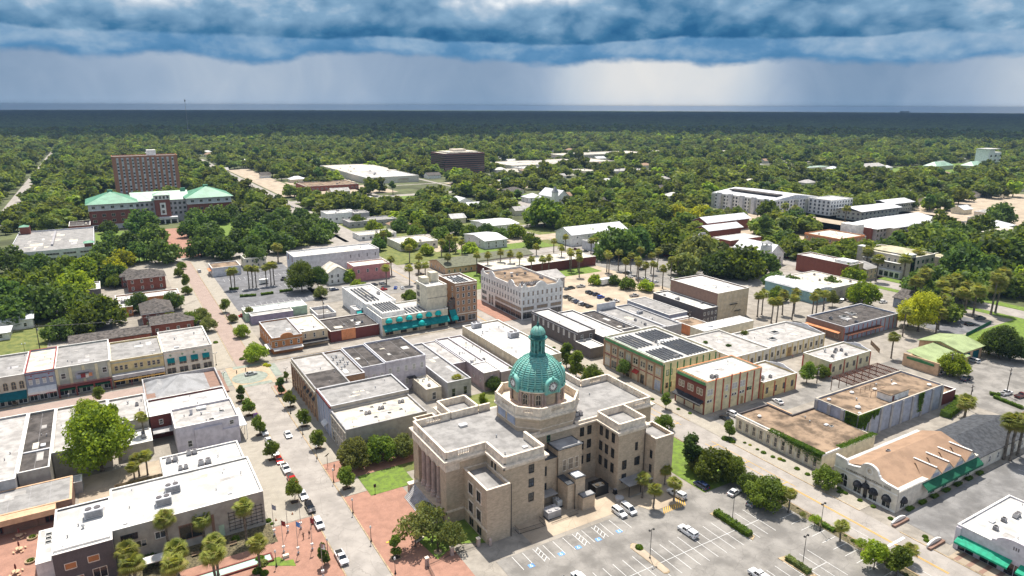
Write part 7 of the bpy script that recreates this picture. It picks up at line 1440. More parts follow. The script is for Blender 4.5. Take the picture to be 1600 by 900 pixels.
# benches, monument, hydrants, signs
def b_bench():
 r=empty('bench',(0,0,0),0,'x','bench'); m=MB(); m.box(-.6,-.2,.3,.6,.2,.36); m.build('seat','wood',r)
 for s in (-.5,.5): m=MB(); m.box(s-.05,-.18,0,s+.05,.18,.3); m.build('leg','black',r)
 m=MB(); m.box(-.6,.2,.4,.6,.25,.7); m.build('backrest','wood',r); return r
bench=proto(b_bench)
for k,(x,y) in enumerate([c18(440,790),c18(808,700),c18(1190,590),Zm(600,640,4.09)(415,790),G(540,765),G(24,628+5)]): bench(x,y,['wooden bench among shrubs under the leftmost palms','wooden bench before the flat white canopy','wooden bench right of canopy near the mint door','bench beside the courthouse steps','pale bench by the brick walk tree','bench on the pavement before the green awning shop'][k],rz=R(0))
r=empty('monument',(*c56(610,540),.1),R(20),'dark granite memorial stone on the corner lawn under a tree','monument'); m=MB(); m.box(-.75,-.12,.25,.75,.12,1.45); m.build('stone','darkgrey',r); m=MB(); m.box(-.95,-.35,0,.95,.35,.25); m.build('base','trim_stone',r)
r=empty('statue',(*c56(800,660),.1),0,'dark sculpture on a gravel ring in the courthouse lawn','statue'); m=MB(); m.tube([(0,0,0),(.1,0,.8),(-.1,.1,1.5),(.2,0,2.1)],[.2,.14,.12,.04],6); m.tube([(0,0,1.2),(.5,.1,1.6),(.7,0,1.3)],[.09,.07,.03],5); m.build('figure','bronze',r); m=MB(); m.cyl(0,0,-.01,.06,.75,16); m.build('gravel_ring','curb',r)
for k,(px,py,lb) in enumerate(((560,740,'small dark sign post on the green courthouse lawn'),(555,700,'eagle topped post on the right pavement'),(565,720,''))):
 if lb: x,y=c4(*((644,608),(477,515))[k]); r=empty('sign_post',(x,y,.1),0,lb,'sign'); m=MB(); m.cyl(0,0,0,1.6 if k==0 else 2.4,.05,6); m.build('post','black',r); m=MB(); (m.box(-.25,-.04,1.2,.25,.04,1.9) if k==0 else m.vprism([(-.5,2.4),(0,2.5),(.5,3.0),(.2,2.9),(0,2.75),(-.3,2.6)],'y',-.08,.08)); m.build('panel','black' if k==0 else 'bronze',r)
# fence and gate piers round the courthouse lot corner
r=empty('iron_fence',(41.2,93.4,0),0,'low black iron fence between stone piers at the parking corner','fence')
F0=[c56(690,800),c56(940,690),c56(1205,600)]; ox,oy=41.2,93.4
for a in F0: m=MB(); m.box(a[0]-ox-.28,a[1]-oy-.28,0,a[0]-ox+.28,a[1]-oy+.28,1.6); m.build('pier','column_stone',r); m=MB(); m.box(a[0]-ox-.34,a[1]-oy-.34,1.6,a[0]-ox+.34,a[1]-oy+.34,1.72); m.build('pier_cap','trim_stone',r)
ends=[F0[0],F0[1],F0[2]]; extra=[F0[0],c56(770,960)]
def rails(pts,parent,h=1.15,name='railing'):
 for a,b in zip(pts[:-1],pts[1:]):
  m=MB(); A=Vector((a[0]-ox,a[1]-oy,0)); Bv=Vector((b[0]-ox,b[1]-oy,0)); n=max(2,int((Bv-A).length/.22))
  for z in (.15,h): m.tube([tuple(A+Vector((0,0,z))),tuple(Bv+Vector((0,0,z)))],.03,4)
  for i in range(1,n): p=A.lerp(Bv,i/n); m.tube([(p.x,p.y,0),(p.x,p.y,h)],.016,3)
  m.build(name,'black',parent)
rails(ends,r); rails(extra,r)
r=empty('generator_fence',(57.5,93.4,0),0,'black iron fence around machines behind the courthouse','fence'); ox,oy=57.5,93.4; rails([(57.5,94.8),(57.5,93.2),(63,92.9),(63,95)],r,1.0); rails([(64.5,93.0),(70.8,93.0)],r,1.0)
for k,(x,y,sx,sy,h,lb,mm) in enumerate([(66,95.2,1.5,1.1,1.5,'green grey chiller with roof fans behind the fence','stone_grey'),(69.0,97.6,.55,.9,1.3,'small white condenser beside the courthouse annexe','white'),(78.8,97.2,1.6,1.3,2.1,'big black chiller with four fans in the courthouse yard','black'),(83.6-2.2,95.0,.3,.3,.9,'dark meter cabinet beside the canopy','black')]):
 r=empty('chiller',(x,y,.06),0,lb,'machine'); m=MB(); m.box(-sx,-sy,.15,sx,sy,h); m.build('casing',mm,r); m=MB(); [m.cyl(sx*a,sy*b,h,h+.15,.35*min(sx,sy),10) for a in (-.5,.5) for b in (-.5,.5)]; m.build('fan','bronze' if k==2 else 'grey',r); m=MB(); m.box(-sx-.1,-sy-.1,0,sx+.1,sy+.1,.15); m.build('base','black',r)
m=MB(); m.lathe([(.9,0),(.9,.7),(.75,.8),(.4,.82)],n=20); o=m.build('round_tank','stone_grey',None,(80.6,92.6,.05)); tag(o,'low round stone planter in the gravel courthouse yard','planter')
m=MB(); m.lathe([(.3,0),(.3,1.2),(.22,1.4),(.05,1.45)],n=12); o=m.build('stone_marker',['column_stone'],None,(*Zm(600,640,4.09)(680,870),.05)); tag(o,'rounded stone marker at the foot of the courthouse wing','marker')
# fountain pool
A,B_,C_,D_=[c18(*p) for p in ((500,905),(1490,600),(1535,660),(860,880))]
r=empty('fountain_pool',(2,108.2,0),0,'long narrow pale green pool with brick edge beside palms','pool')
m=MB(); m.box(-8,0,0,15.2,.3,.35); m.box(-8,2.1,0,15.2,2.4,.35); m.box(14.9,.3,0,15.2,2.1,.35); m.box(-8,.3,0,-7.7,2.1,.35); m.build('brick_edge','brick_maroon',r); m=MB(); m.box(-7.7,.3,0,14.9,2.1,.25); m.build('water','water',r)
# bike racks, signboards, planters, junction bollards
def b_pit():
 r=empty('tree_pit',(0,0,0),0,'x','tree pit'); m=MB(); m.box(-.85,-.7,0,.85,-.62,.08); m.box(-.85,.62,0,.85,.7,.08); m.box(-.85,-.62,0,-.77,.62,.08); m.box(.77,-.62,0,.85,.62,.08); m.build('edging','curb',r); m=MB(); m.box(-.77,-.62,0,.77,.62,.05); m.build('soil','soil',r); return r
pit=proto(b_pit)
# umbrellas / picnic sets in the cafe plaza (mostly folded)
def b_set():
 r=empty('picnic_table',(0,0,0),0,'x','picnic table'); m=MB(); m.cyl(0,0,.5,.56,.55,12); m.cyl(0,0,0,.5,.08,8); m.build('tabletop','peach',r)
 for k in range(4): a=k*math.pi/2+.5; m=MB(); m.box(-.3,-.12,.28,.3,.12,.33); m.box(-.05,-.05,0,.05,.05,.28); m.build('seat','peach',r,(.95*math.cos(a),.95*math.sin(a),0),a+math.pi/2)
 m=MB(); m.cyl(0,0,.56,1.9,.03,6); m.lathe([(.02,2.0),(.12,1.8),(.16,1.2),(.08,.95)],n=8); m.build('folded_umbrella','brick_maroon',r); return r
pset=proto(b_set)
c05=Zm(0,720,5)
for k,q in enumerate(((155,600),(155,705),(130,885))): pset(*c05(*q),['picnic table with folded maroon umbrella, farthest of plaza three','picnic table with folded umbrella in the middle of the plaza','picnic table with folded umbrella closest to bottom left'][k])
def b_plant():
 r=empty('planter',(0,0,0),0,'x','planter'); m=MB(); m.lathe([(.75,0),(.85,.35),(.7,.38),(.65,.2)],n=18); m.build('tub','curb',r); link('foliage',shrub_mesh(44,'hedge',.5,260),r,(0,0,.2)); return r
plt=proto(b_plant)
for k,q in enumerate(((255,605),(240,790))): plt(*c05(*q),['round stone planter inside the upper paving circle','round stone planter inside the lower paving circle'][k])
m=MB(); m.box(-.5,-.3,0,.5,.3,.5); o=m.build('stone_block','trim_stone',None,(*c9(258,830),.06)); tag(o,'pale inscribed stone block by the flagpoles','marker')
def cone(x,y,lb): r=empty('traffic_cone',(x,y,.06),0,lb,'traffic cone'); m=MB(); m.lathe([(.15,.03),(.12,.05),(.03,.5)],n=10); m.build('cone','rusttrim',r); m=MB(); m.box(-.2,-.2,0,.2,.2,.03); m.build('base','rubber',r)
cone(*c9(313,462),'orange cone on brick plaza beside white ramp'); cone(*c9(172,515),'orange cone near the office corner hedge')
for k,q in enumerate(((850,318),(920,300))): m=MB(); m.cyl(0,0,0,.8,.12,10); m.lathe([(.16,.8),(.05,.95)],n=10); o=m.build('bollard','bronze',None,(*c6(*q),.06)); tag(o,['dark bollard at the left of the green bench on the oval','dark bollard right behind the silver car'][k],'bollard')
# fences
def plank_fence(pts,h,label,m_='wood'):
 x0,y0=pts[0]; r=empty('fence',(x0,y0,0),0,label,'fence')
 for a,b in zip(pts[:-1],pts[1:]):
  m=MB(); L_=math.hypot(b[0]-a[0],b[1]-a[1]); n=int(L_/.25)
  for i in range(n): m.box(i*L_/n,-.03,0,(i+.88)*L_/n,.03,h-.05*(i%3==0))
  m.box(0,.03,h*.7,L_,.07,h*.7+.1); o=m.build('boards',m_,r,(a[0]-x0,a[1]-y0,0),math.atan2(b[1]-a[1],b[0]-a[0]))
plank_fence([(-5.7,147.5),(3,147.8),(3,145)],1.4,'wooden yard fence behind the white roofed office'); plank_fence([cq6(0,470+20),cq6(70,560)],1.5,'wooden fence beside brick workshop yard'); plank_fence([(241,112),(243,90)],1.3,'dark green fence along the east lawn','aw_green'); plank_fence([cq6(745,430),cq6(940,330)],1.3,'green mesh fence between lawn and asphalt lot','aw_green')
# radio mast
x,y=1600*math.sin(YAW-math.atan(511/1103)),1600*math.cos(YAW-math.atan(511/1103)); r=empty('radio_mast',(x,y,0),0,'thin lattice radio mast on the horizon at left','mast'); m=MB(); m.tube([(0,0,0),(0,0,87)],[.6,.35],4); m.box(-1.2,-1.2,83,1.2,1.2,87); m.build('lattice','grey',r)
x,y=G(1413,177); r=empty('far_white_building',(x,y,0),0,'tiny white building on the horizon at right','building'); m=MB(); m.box(-60,-30,0,70,30,24); m.build('wall','white',r); m=MB(); m.box(-62,-32,24,72,32,27); m.build('roof','roof_white',r)
# ---------------------------------------------------------------- people
def person(x,y,rz,label,top,legs_,arms='down',hair='soil',z=.07,s=m_):
 """one skinned body, clothed by material regions, with hair of its own"""
 J={'pel':(0,0,.95),'wa':(0,0,1.12),'ch':(0,.01,1.38),'ne':(0,.0,1.52),'hd':(0,.02,1.64),'ht':(0,.02,1.76)}
 for sd,k in ((-1,'l'),(1,'r')):
  J['hip'+k]=(.1*sd,0,.9); J['kn'+k]=(.11*sd,.03+(.08 if sd>0 else -.04),.5); J['an'+k]=(.11*sd,-.02+(.12 if sd>0 else -.12),.09); J['to'+k]=(.12*sd,.14+(.12 if sd>0 else -.12),.04); J['sh'+k]=(.19*sd,0,1.42)
  if arms=='out': J['el'+k]=(.42*sd,.02,1.36); J['wr'+k]=(.64*sd,.05,1.36); J['ha'+k]=(.74*sd,.06,1.35)
  else: J['el'+k]=(.25*sd,-.02,1.15); J['wr'+k]=(.26*sd,.1,.92); J['ha'+k]=(.26*sd,.14,.84)
 names=list(J); E=[('pel','wa'),('wa','ch'),('ch','ne'),('ne','hd'),('hd','ht')]+[e for k in 'lr' for e in (('pel','hip'+k),('hip'+k,'kn'+k),('kn'+k,'an'+k),('an'+k,'to'+k),('ch','sh'+k),('sh'+k,'el'+k),('el'+k,'wr'+k),('wr'+k,'ha'+k))]
 rad=dict(pel=.15,wa=.13,ch=.16,ne=.055,hd=.10,ht=.075,hip=.1,kn=.065,an=.045,to=.04,sh=.07,el=.045,wr=.032,ha=.035)
 me=bpy.data.meshes.new('person'); me.from_pydata([J[n] for n in names],[(names.index(a),names.index(b)) for a,b in E],[]); o=bpy.data.objects.new('person',me); COL.objects.link(o)
 md=o.modifiers.new('skin','SKIN');
 for i,n in enumerate(names): q=rad.get(n) or rad[n[:-1]]; me.skin_vertices[0].data[i].radius=(q,q); me.skin_vertices[0].data[i].use_root=(n=='pel')
 sb=o.modifiers.new('sub','SUBSURF'); sb.levels=1
 dg=bpy.context.evaluated_depsgraph_get(); me2=bpy.data.meshes.new_from_object(o.evaluated_get(dg)); bpy.data.objects.remove(o)
 me2.materials.clear(); [me2.materials.append(M[k]) for k in (top,legs_,'skin')]
 for p in me2.polygons: c=p.center; p.material_index=2 if (c.z>1.52 or (abs(c.x)>.2 and (c.z<1.05 or abs(c.x)>.5))) else (0 if c.z>.95 else 1)
 me2.transform(Matrix.Scale(s,4)); body=link('person',me2,None,(x,y,z),rz); tag(body,label,'person')
 h=MB(); h.lathe([(.10,1.66),(.115,1.72),(.09,1.80),(.03,1.83)],0,.0,10); hm=h.mesh('hair',hair); hm.transform(Matrix.Scale(s,4)); link('hair',hm,body); return body
person(*c9(408,672),R(200),'person in dark bronze clothes with arms stretched out on plaza','bronze','bronze','out'); person(*c9(460,655),R(150),'person in dark clothes standing beside the white kerb ramp','black','darkgrey')
person(*cq5(390,300),R(90),'person in pink top walking by the white warehouse','pink','darkgrey'); person(*G(108,621),R(0),'person in pale shirt under the mural building canopy','white','greyblue',z=.2)
person(*Zm(0,560,5)(590,285),R(90),'person in dark jacket under the purple shop canopy','darkgrey','black'); person(*c9(674,75),R(20),'person in grey seated height by brick walk tree','grey','black')
# ---------------------------------------------------------------- vehicles
U=math.pi/2
for (q,kind,col,lb) in [((243,333),'sedan','purple','dark purple car, farthest in the kerbside row'),((262,362),'sedan','white','white car right behind the dark purple one'),((273,388),'suv','white','white SUV third from the far end of the row'),((292,418),'sedan','white','white car fourth from the far end of the row'),((312,456),'sedan','white','white car directly behind the bright red car'),
 ((328,484),'sedan','red','bright red car in the kerbside row'),((345,517),'pickup','white','white pickup truck between the two red vehicles'),((400,610),'sedan','white','white sedan between the red truck and black SUV'),((425,655),'suv','black','black SUV parked in the kerbside row'),((461,710),'suv','white','white SUV at the near end of the row')]:
 x,y=c4(*q,.6); car(kind,col,25.75+(.9 if q[1]>600 else (.35 if q[1]>500 else 0))+.0,y,-U,lb,'cars parked along the courthouse street kerb')
x,y=c4(370,555,.6); o=car('pickup','red',26.2,y,-U,'red pickup with a dark bed cover in the kerbside row','cars parked along the courthouse street kerb'); o.name='red_pickup'
tm=MB(); tm.box(-2.05,-.66,.84,-.36,.66,.9); tm.build('bed_cover','black',o)
x,y=c4(526,833,.6); o=car('pickup','white',27.25,y,-U,'white pickup truck with grey empty bed nearest the camera'); x,y=c4(337,400,.6); car('sedan','white',x,y,-U,'white sedan driving down the courthouse street'); x,y=c6(960,315,.6); car('sedan','silver',x,y,R(8),'silver car crossing the junction oval')
x,y=cp(875,545,.7); car('pickup','white',x,y,U+R(2),'white pickup with cap parked alone mid lot',cap=True); x,y=cp(787,250,.7); car('pickup','white',x,y,U+R(8),'white pickup with cap beside palm island',cap=True)
x,y=cp(340,395,.7); car('suv','white',x,y,-U,'white SUV at courthouse wall, left of pair'); x,y=cp(412,370,.7); car('van','white',x,y,-U,'white minivan at courthouse wall, right of pair')
x,y=G(1188,899,.7); car('pickup','white',x,y,U,'white pickup with cap cut by bottom edge at right',cap=True); x,y=G(901,897,.7); car('suv','white',x,y-.8,U,'white SUV cut by bottom edge beside black car'); x,y=G(878,902,.7); car('sedan','black',x,y-1.2,U,'black car cut by the bottom edge')
x,y=cq8(240,500,.7); car('suv','navy',x,y,U,'navy SUV in the shade of magnolia tree'); x,y=cq8(460,545,.7); car('sedan','white',x,y,R(10),'white car under the big oak'); x,y=cq8(590,615,.7); car('suv','silver',x,y,R(10),'silver SUV half hidden under roadside oak')
x,y=Zm(1060,560,8)(1245,525,.7); car('sedan','white',x,y,U-R(14),'white sedan alone on pale alley lot'); x,y=Zm(1060,560,8)(690,690,.7); car('suv','white',x,y,-U+R(6),'white SUV beside the striped building'); x,y=Zm(1060,560,8)(600,740,.7); car('sedan','black',x,y,-U,'black car shaded beside white SUV at alley mouth')
for k,(q,kind,col,hd,lb) in enumerate([((560,705),'sedan','silver',5,'silver car beside the yellow green tree'),((740,755),'suv','navy',10,'dark SUV under the yellow green tree'),((775,745),'sedan','grey',12,'grey car beside dark SUV under yellow green tree'),((1060,865),'pickup','white',-8,'white pickup by the utility pole hedge'),((1180,885),'pickup','maroon',-8,'two tone pickup at right frame edge'),((780,330),'suv','black',-28,'black SUV alone on asphalt lot'),((855,280),'pickup','grey',-28,'dark pickup parked on the verge by vine covered palms'),((98,152),'suv','white',-8,'white SUV by the grey house'),((805,610),'van','white',80,'white camper van under the garage eaves')]):
 x,y=cq6(*q,.7); car(kind,col,x,y,R(hd),lb,full=k<6)
for k,(q,kind,col,hd,lb) in enumerate([((420,130),'van','white',0,''),]): pass
x,y=G(1262,496,.7);
for (px,py,kind,col,hd,lb) in [(1265,500,'suv','white',6,'white SUV parked before brick workshop'),(1283,502,'suv','white',6,'second white SUV before brick workshop'),(1312,470,'suv','silver',8,'silver SUV beside the beige warehouse'),(1318,467,'sedan','black',8,'black sedan beside silver SUV at warehouse'),(1380,471,'sedan','white',-15,'white car turning by the street tree'),(112,0,'x','x',0,'')]:
 if kind!='x': x,y=G(px,py,.7); car(kind,col,x,y,R(hd),lb,full=False)
for (q,kind,col,hd,lb) in [((730,540),'suv','white',65,'white SUV parked at angle by the dark hip house'),((985,560),'sedan','maroon',95,'maroon car by small street trees'),((1100,560),'sedan','red',5,'red car at end of purple annexe'),((755,215),'van','white',92,'white box trailer beside the white corner store')]:
 x,y=cq2(*q,.7); car(kind,col,x,y,R(hd),lb,full=False)
for (q,kind,col,hd,lb) in [((515,645),'suv','silver',5,'silver SUV behind the orange corner building'),((985,388),'suv','white',5,'white SUV by the clapboard house'),((560,300),'pickup','black',60,'black pickup under the big car park tree')]:
 x,y=cq3(*q,.7); car(kind,col,x,y,R(hd),lb,full=False)
for (q,kind,col,hd,lb) in [((630,565),'sedan','maroon',-10,''),((1555//1,0),'x','x',0,'')][:0]: pass
hz=Zm(520,420,6.667)
for (q,kind,col,hd,lb) in [((430,160),'suv','grey',5,'grey SUV farthest left behind the hotel'),((520,148),'suv','silver',5,'silver SUV behind the hotel rear wing'),((528,208),'sedan','red',5,'red car behind the hotel'),((655,190),'sedan','blue',60,'bright blue car behind the hotel'),((722,190),'sedan','white',80,'white car behind the hotel by the wall'),((908,52),'pickup','bronze',-10,'dark pickup driving on the palm street'),((20,210),'sedan','navy',5,'navy car at the left of hotel lot')]:
 x,y=hz(*q,.7); car(kind,col,x,y,R(hd),lb,full=False)
# cars in the sand lot and the palm lots
lot=[((168,634),'suv','grey'),((192,645),'suv','silver'),((215,655),'sedan','navy'),((245,668),'suv','white'),((268,675),'sedan','black'),((305,688),'sedan','black'),((238,533),'pickup','silver'),((165,545),'suv','black'),((135,552),'sedan','grey'),((302,578),'suv','grey'),((325,587),'sedan','black'),((358,596),'suv','navy'),((395,617),'suv','blue'),((455,636),'suv','black'),((503,650),'pickup','white'),((130,615),'suv','grey'),((655,605),'pickup','silver')]
names_={'grey':'grey','silver':'silver','navy':'navy','white':'white','black':'black','blue':'bright blue'}
pos_=['first from the left of the near row','second from left of the near row','third from left of near row','fourth from left of near row','fifth from left of near row','rightmost of the near row','alone behind the gabled store','by the shrub behind curved gable building','leftmost by the shrub','leftmost of the middle row','second of the middle row','third of the middle row','the brightest in the middle row','fifth of the middle row','last of the middle row','at the corner of the curved gable building','alone at the right end of sand lot']
for (q,kind,col),ps in zip(lot,pos_): x,y=cq4(*q,.7); car(kind,col,x,y,R(5 if kind!='pickup' else -8),f"{names_[col]} {'pickup' if kind=='pickup' else 'car'} in the sand lot, {ps}",'cars in the sand lot',full=False)
x,y=cq4(428,525,.0); r=empty('box_trailer',(x,y,.05),R(3),'plain white box trailer standing alone on the sand lot','trailer'); m=MB(); m.box(-3,-1.2,.6,3,1.2,2.9); m.build('box','white',r); m=MB(); [m.tube([(s,-1.1,.4),(s,1.1,.4)],.35,10) for s in (-1.6,-.7)]; m.build('wheel','rubber',r); m=MB(); m.box(2.9,-.1,.5,3.9,.1,.62); m.build('tow_bar','black',r)
x,y=Zm(340,380,5.45)(395,345); r=empty('box_trailer',(x,y,.05),R(2),'small white trailer under the palms of the asphalt lot','trailer'); m=MB(); m.box(-1.8,-1,.5,1.8,1,2.1); m.build('box','white',r); m=MB(); [m.tube([(s,-.9,.3),(s,.9,.3)],.3,10) for s in (0,)]; m.build('wheel','rubber',r)
pl=random.Random(5); k=0
for q in [(47,372),(195,350),(265,343),(190,246),(378,300),(330,286),(510,302),(560,300),(600,332),(660,322),(690,320),(495,335),(530,330),(590,430),(620,455),(690,470),(740,470),(770,495),(820,497),(965,395),(1010,400),(905,290),(610,425),(720,400),(270,260)]:
 x,y=cq4(*q,.7); c=['white','silver','navy','maroon','white','black','silver','grey','black','blue','white','silver','grey','black','white','silver','white','silver','white','white','silver','red','white','black','grey'][k]; k+=1
 car(pl.choice(['sedan','suv','pickup']),c,x,y,R(pl.choice([5,95,-5])),'small parked car among the palms of the far car park','cars in the palm shaded car park',full=False)
k=0
for q,n,st in (((120,555),3,(40,6)),((60,600),4,(42,8)),((140,610),2,(40,4)),((420,90),0,(0,0))):
 for i in range(n):
  x,y=cf4(q[0]+i*st[0]*.6,q[1]+i*st[1]*.3,.7); car(['sedan','suv'][i%2],['red','silver','white','black','maroon'][k%5],x,y,R(75),'small parked car by the chapel lawn','cars parked by the chapel lawn',full=False); k+=1
for q,c in (((45,425),'black'),((152,357),'black'),((165,365),'navy'),((172,370),'black'),((40,310),'grey'),((55,320),'silver'),((62,330),'navy')):
 x,y=(cf1 if q==(45,425) else cf2)(*q,.7); car('sedan',c,x,y,R(92),'tiny car driving on the boulevard' if q!=(45,425) else 'tiny dark car on the left road','cars on the far boulevard' if q!=(45,425) else None,full=False)
for i in range(46):   # the mall car park, a row of small cars
 x=178+(i%12)*4.2; y=700+(i//12)*16; car('sedan' if i%3 else 'suv',pl.choice(['white','silver','black','grey','red','navy']),x,y,U,'tiny parked car in the distant mall car park','cars in the mall car park',full=False)
for i in range(24):
 x,y=470+(i%8)*5,225+(i//8)*14; car('suv' if i%3 else 'sedan',pl.choice(['white','silver','black','grey','blue']),x,y,U,'tiny parked car in the far right shop lots','cars in the far right lots',full=False)
# ---------------------------------------------------------------- planting
def T(q,kind,leaf,label,s=1.0,group=None,sz=None,seed=None,name='broadleaf_tree',pt=False):
 x,y=q; tree(x,y,kind,leaf,label,group,s,sz,seed,name,z=.05)
 if pt: pit(x,y,'dark soil tree pit under '+label,'tree pits along the courthouse street')
st=[(c7(200,378),'conical tree first on the right pavement from the junction','conic'),(c7(270,482),'small round tree second on the right pavement','street'),(c7(375,632),'small round tree third on the right pavement','street'),(c7(487,803),'small round tree fourth on the right pavement','street'),(c4(545,592),'bushy tree on the pavement beside the courthouse lawn','street'),
 (c6(885,535),'conical tree nearest the junction on the left pavement','conic'),(c6(950,648),'second tree down the left pavement','street'),(c6(1030,800),'third tree down the left pavement','street'),(c4(282,491),'round tree beside the white car on the left pavement','street'),(c4(362,640),'round tree beside white sedan and black SUV','street')]
for q,lb,k in st: T(q,k,'leaf_dark' if 'conical' in lb else 'leaf',lb,1.15,'trees in soil pits along the courthouse street',pt=True,name='street_tree')
T(c4(570,520),'oak','leaf_grey','spreading greyish tree before the cream mural wall',.85,seed=1); T(c4(662,495),'oak','leaf','deep green tree in the middle of the brick walk',.82,seed=2); T(c4(748,480),'oak','leaf_grey','tree at the courthouse corner of the brick walk',.75,seed=3)
for q in (c4(570,520),c4(662,495),c4(748,480)): m=MB(); m.lathe([(.9,0),(.9,.15),(.78,.15),(.78,.05)],*q,16); o=m.build('tree_ring','curb',None,(0,0,.06)); tag(o,'pale round kerb at the foot of a brick walk tree','tree ring','kerb rings under the brick walk trees')
T(c56(740,560),'airy','leaf_grey','thin airy tree behind the granite memorial on the lawn',1.5,seed=1); T(c56(570,610),'airy','leaf_grey','wide sparse tree leaning over the brick plaza',1.35,seed=2); T(c56(955,640),'airy','leaf_grey','weeping grey green tree on the courthouse lawn',1.05,seed=3); T(c56(655,330),'airy','leaf_grey','slender sparse tree in front of the courthouse steps',.75,seed=2)
T(c56(375,700),'conic','leaf','small bushy tree in a square planter on the brick plaza',.95,pt=False); pit(*c56(375,715),'square planter of dark soil on the brick plaza')
T(c9(590,900),'conic','leaf_dark','conical evergreen at the bottom edge beside the pickup',.95)
# foreground left
T(Zm(0,560,5)(800,880),'big','leaf_bright','large bright green tree filling the yard behind the shops',1.15,seed=1); T(Zm(0,560,5)(700,560),'big','leaf_bright','second crown of bright foliage beside the shop roofs',.62,seed=2); T(Zm(0,560,5)(900,650),'tall','leaf_bright','tall bright tree between the shop roofs',1.0,seed=3)
T(Zm(0,440,5)(780,895+40),'street','leaf','flowering street tree before the mural front building',1.0)
for k,(q,h,s) in enumerate([(cL(513,445),1.9,.95),(c18(148,905),1.0,1.15),(c18(555,690),1.5,1.15),(c18(900,560),.95,1.15),(c18(1322,555),1.55,1.1),(c18(1040,905),1.35,1.15),(c18(1455,830),1.15,1.05),(c18(640,905),1.0,1.2),(G(212,912),.7,1.25),(G(278,925),1.25,1.2),(G(338,906),1.1,1.15),(cL(490,550),1.0,.95),(cL(520,545),1.1,.95),(cL(475,570),.9,.9)]):
 if k in (9,10): continue
 palm(*q,['tall slim palm above the brick shop yard','golden palm at the left of office front','tall palm standing against the white roof edge','short broad palm by the office windows','tall palm beside mint green door','palm in the middle of the fountain pool edge','palm at the right end of the fountain pool','palm between canopy and bottom frame','low wide palm at bottom left corner of garden','x','x','palm on the lawn behind the office roof, left','palm on the lawn behind office roof, tallest','short palm on the lawn behind the office'][k],s=s,h=h)
palm(*G(279,930),'broad palm cut by the bottom edge at left',s=1.25,h=1.1); palm(*G(338,915),'bright palm just above the pool at bottom',s=1.2,h=1.15)
for k,(q,r_,lf) in enumerate([(c18(350,690),1.3,'leaf_dark'),(c18(250,720),1.2,'leaf_dark'),(c18(480,640),1.0,'leaf_grey'),(c18(400,760),.9,'leaf_dark'),(c18(560,720),.8,'hedge'),(c18(890,620),.6,'leaf_yellow'),(c18(1210,535),.75,'hedge'),(c18(1430,860),.8,'hedge'),(c18(1500,880),.7,'hedge'),(c9(105,520),.6,'hedge'),(c9(140,545),.4,'hedge'),(c9(35,850),.8,'hedge'),(c9(60,890),.9,'leaf_grey')]): shrub(*q,r_,'garden shrub at the foot of the white roofed office',lf,'shrubs along the office garden')
m=MB(); lw=c9; p=[c9(0,905),c9(0,850),c9(110,850),c9(200,828),c9(250,862),c9(320,850),c9(345,905)]; m.prism(p,0,.09); struct('plaza_lawn',m,'grass')
# east side
T(cq8(170,395),'tall','leaf_dark','dark magnolia beside the courthouse east wall',1.0,seed=1,name='magnolia_tree'); T(cq8(330,470),'oak','leaf','widest oak over the parked cars, left of the hedge island',1.0,seed=2,name='oak_tree'); T(cq8(440,470),'oak','leaf','second oak of the clump above the street',.72,seed=1,name='oak_tree'); T(cq8(230,420),'oak','leaf_grey','oak crown between the magnolia and widest oak',.6,seed=3,name='oak_tree')
T(cq8(665,650),'oak','leaf','oak standing at the planting strip above its shadow',.92,seed=3,name='oak_tree'); T(cq8(560,560),'oak','leaf','oak just left of the two palms',.6,seed=1,name='oak_tree'); T(cq8(1070,522),'oak','leaf','oak on the pavement between the bank and title office',.62,seed=2,name='oak_tree'); T(cq8(425,190),'street','leaf','small street tree before the striped building corner',1.0)
T(G(1040,640),'tall','leaf','narrow tree opposite the solar roof building corner',.55,seed=2); T(G(1037,672),'oak','leaf','low oak on the kerb beside the courthouse parapet',.55,seed=3); T(G(974,590),'street','leaf_dark','round tree before the red awning of the solar building',1.35,seed=1)
T(G(900,590),'tall','leaf','leafy tree immediately right of the dome',1.0,seed=1); T(G(925,600),'oak','leaf','tree clump between dome and side street',.72,seed=2); T(G(885,575),'tall','leaf','tall tree right behind the dome',.9,seed=3); T(G(772,610),'oak','leaf_dark','dark tree left of the dome behind the courthouse',.55,seed=1); T(G(800,598),'oak','leaf','tree hidden behind the dome drum',.6,seed=2)
T(G(755,640),'tall','leaf_bright','bright willowy tree behind the courthouse north wing',.5,seed=3); palm(*Zm(640,500,5.627)(430,640),'broad yellow palm before the grey roofed rear wall',s=1.25,h=.7); shrub(*Zm(640,500,5.627)(335,640),1.0,'light green shrub in the back courtyard beside the palm','hedge',None)
for k,(x_,y_,kd,c_) in enumerate((( 60,158,'suv','white'),(61.5,153.4,'sedan','silver'),(62.3,149.3,'suv','silver'))): car(kd,c_,x_,y_,R([8,10,-75][k]),['white SUV highest in the back courtyard','silver sedan in the back courtyard','silver SUV lowest in the back courtyard'][k],full=False)
for k,(q,h) in enumerate([(cp(517,290),1.05),(cp(605,372),1.05),(cp(764,315),1.0),(cp(690,185),.85)]): palm(*q,['palm before the glass canopy of the courthouse','palm with its shadow on the parking lot','palm beside white capped pickup','palm close to the courthouse corner wall'][k],s=.95,h=h)
for k,(q,h) in enumerate([(cq8(775,660),1.05),(cq8(822,690),1.15),(cq8(1165,885),.9),(G(1402,893),.7),(G(1375,880),.7),(G(1420,880),.7)]): palm(*q,['left palm of the pair above the planting strip','right palm of the pair above the planting strip','single palm with crown before the street','palm at the bottom right corner clump, middle','palm at the bottom right clump, left','palm at bottom right clump, right'][k],s=.85,h=h)
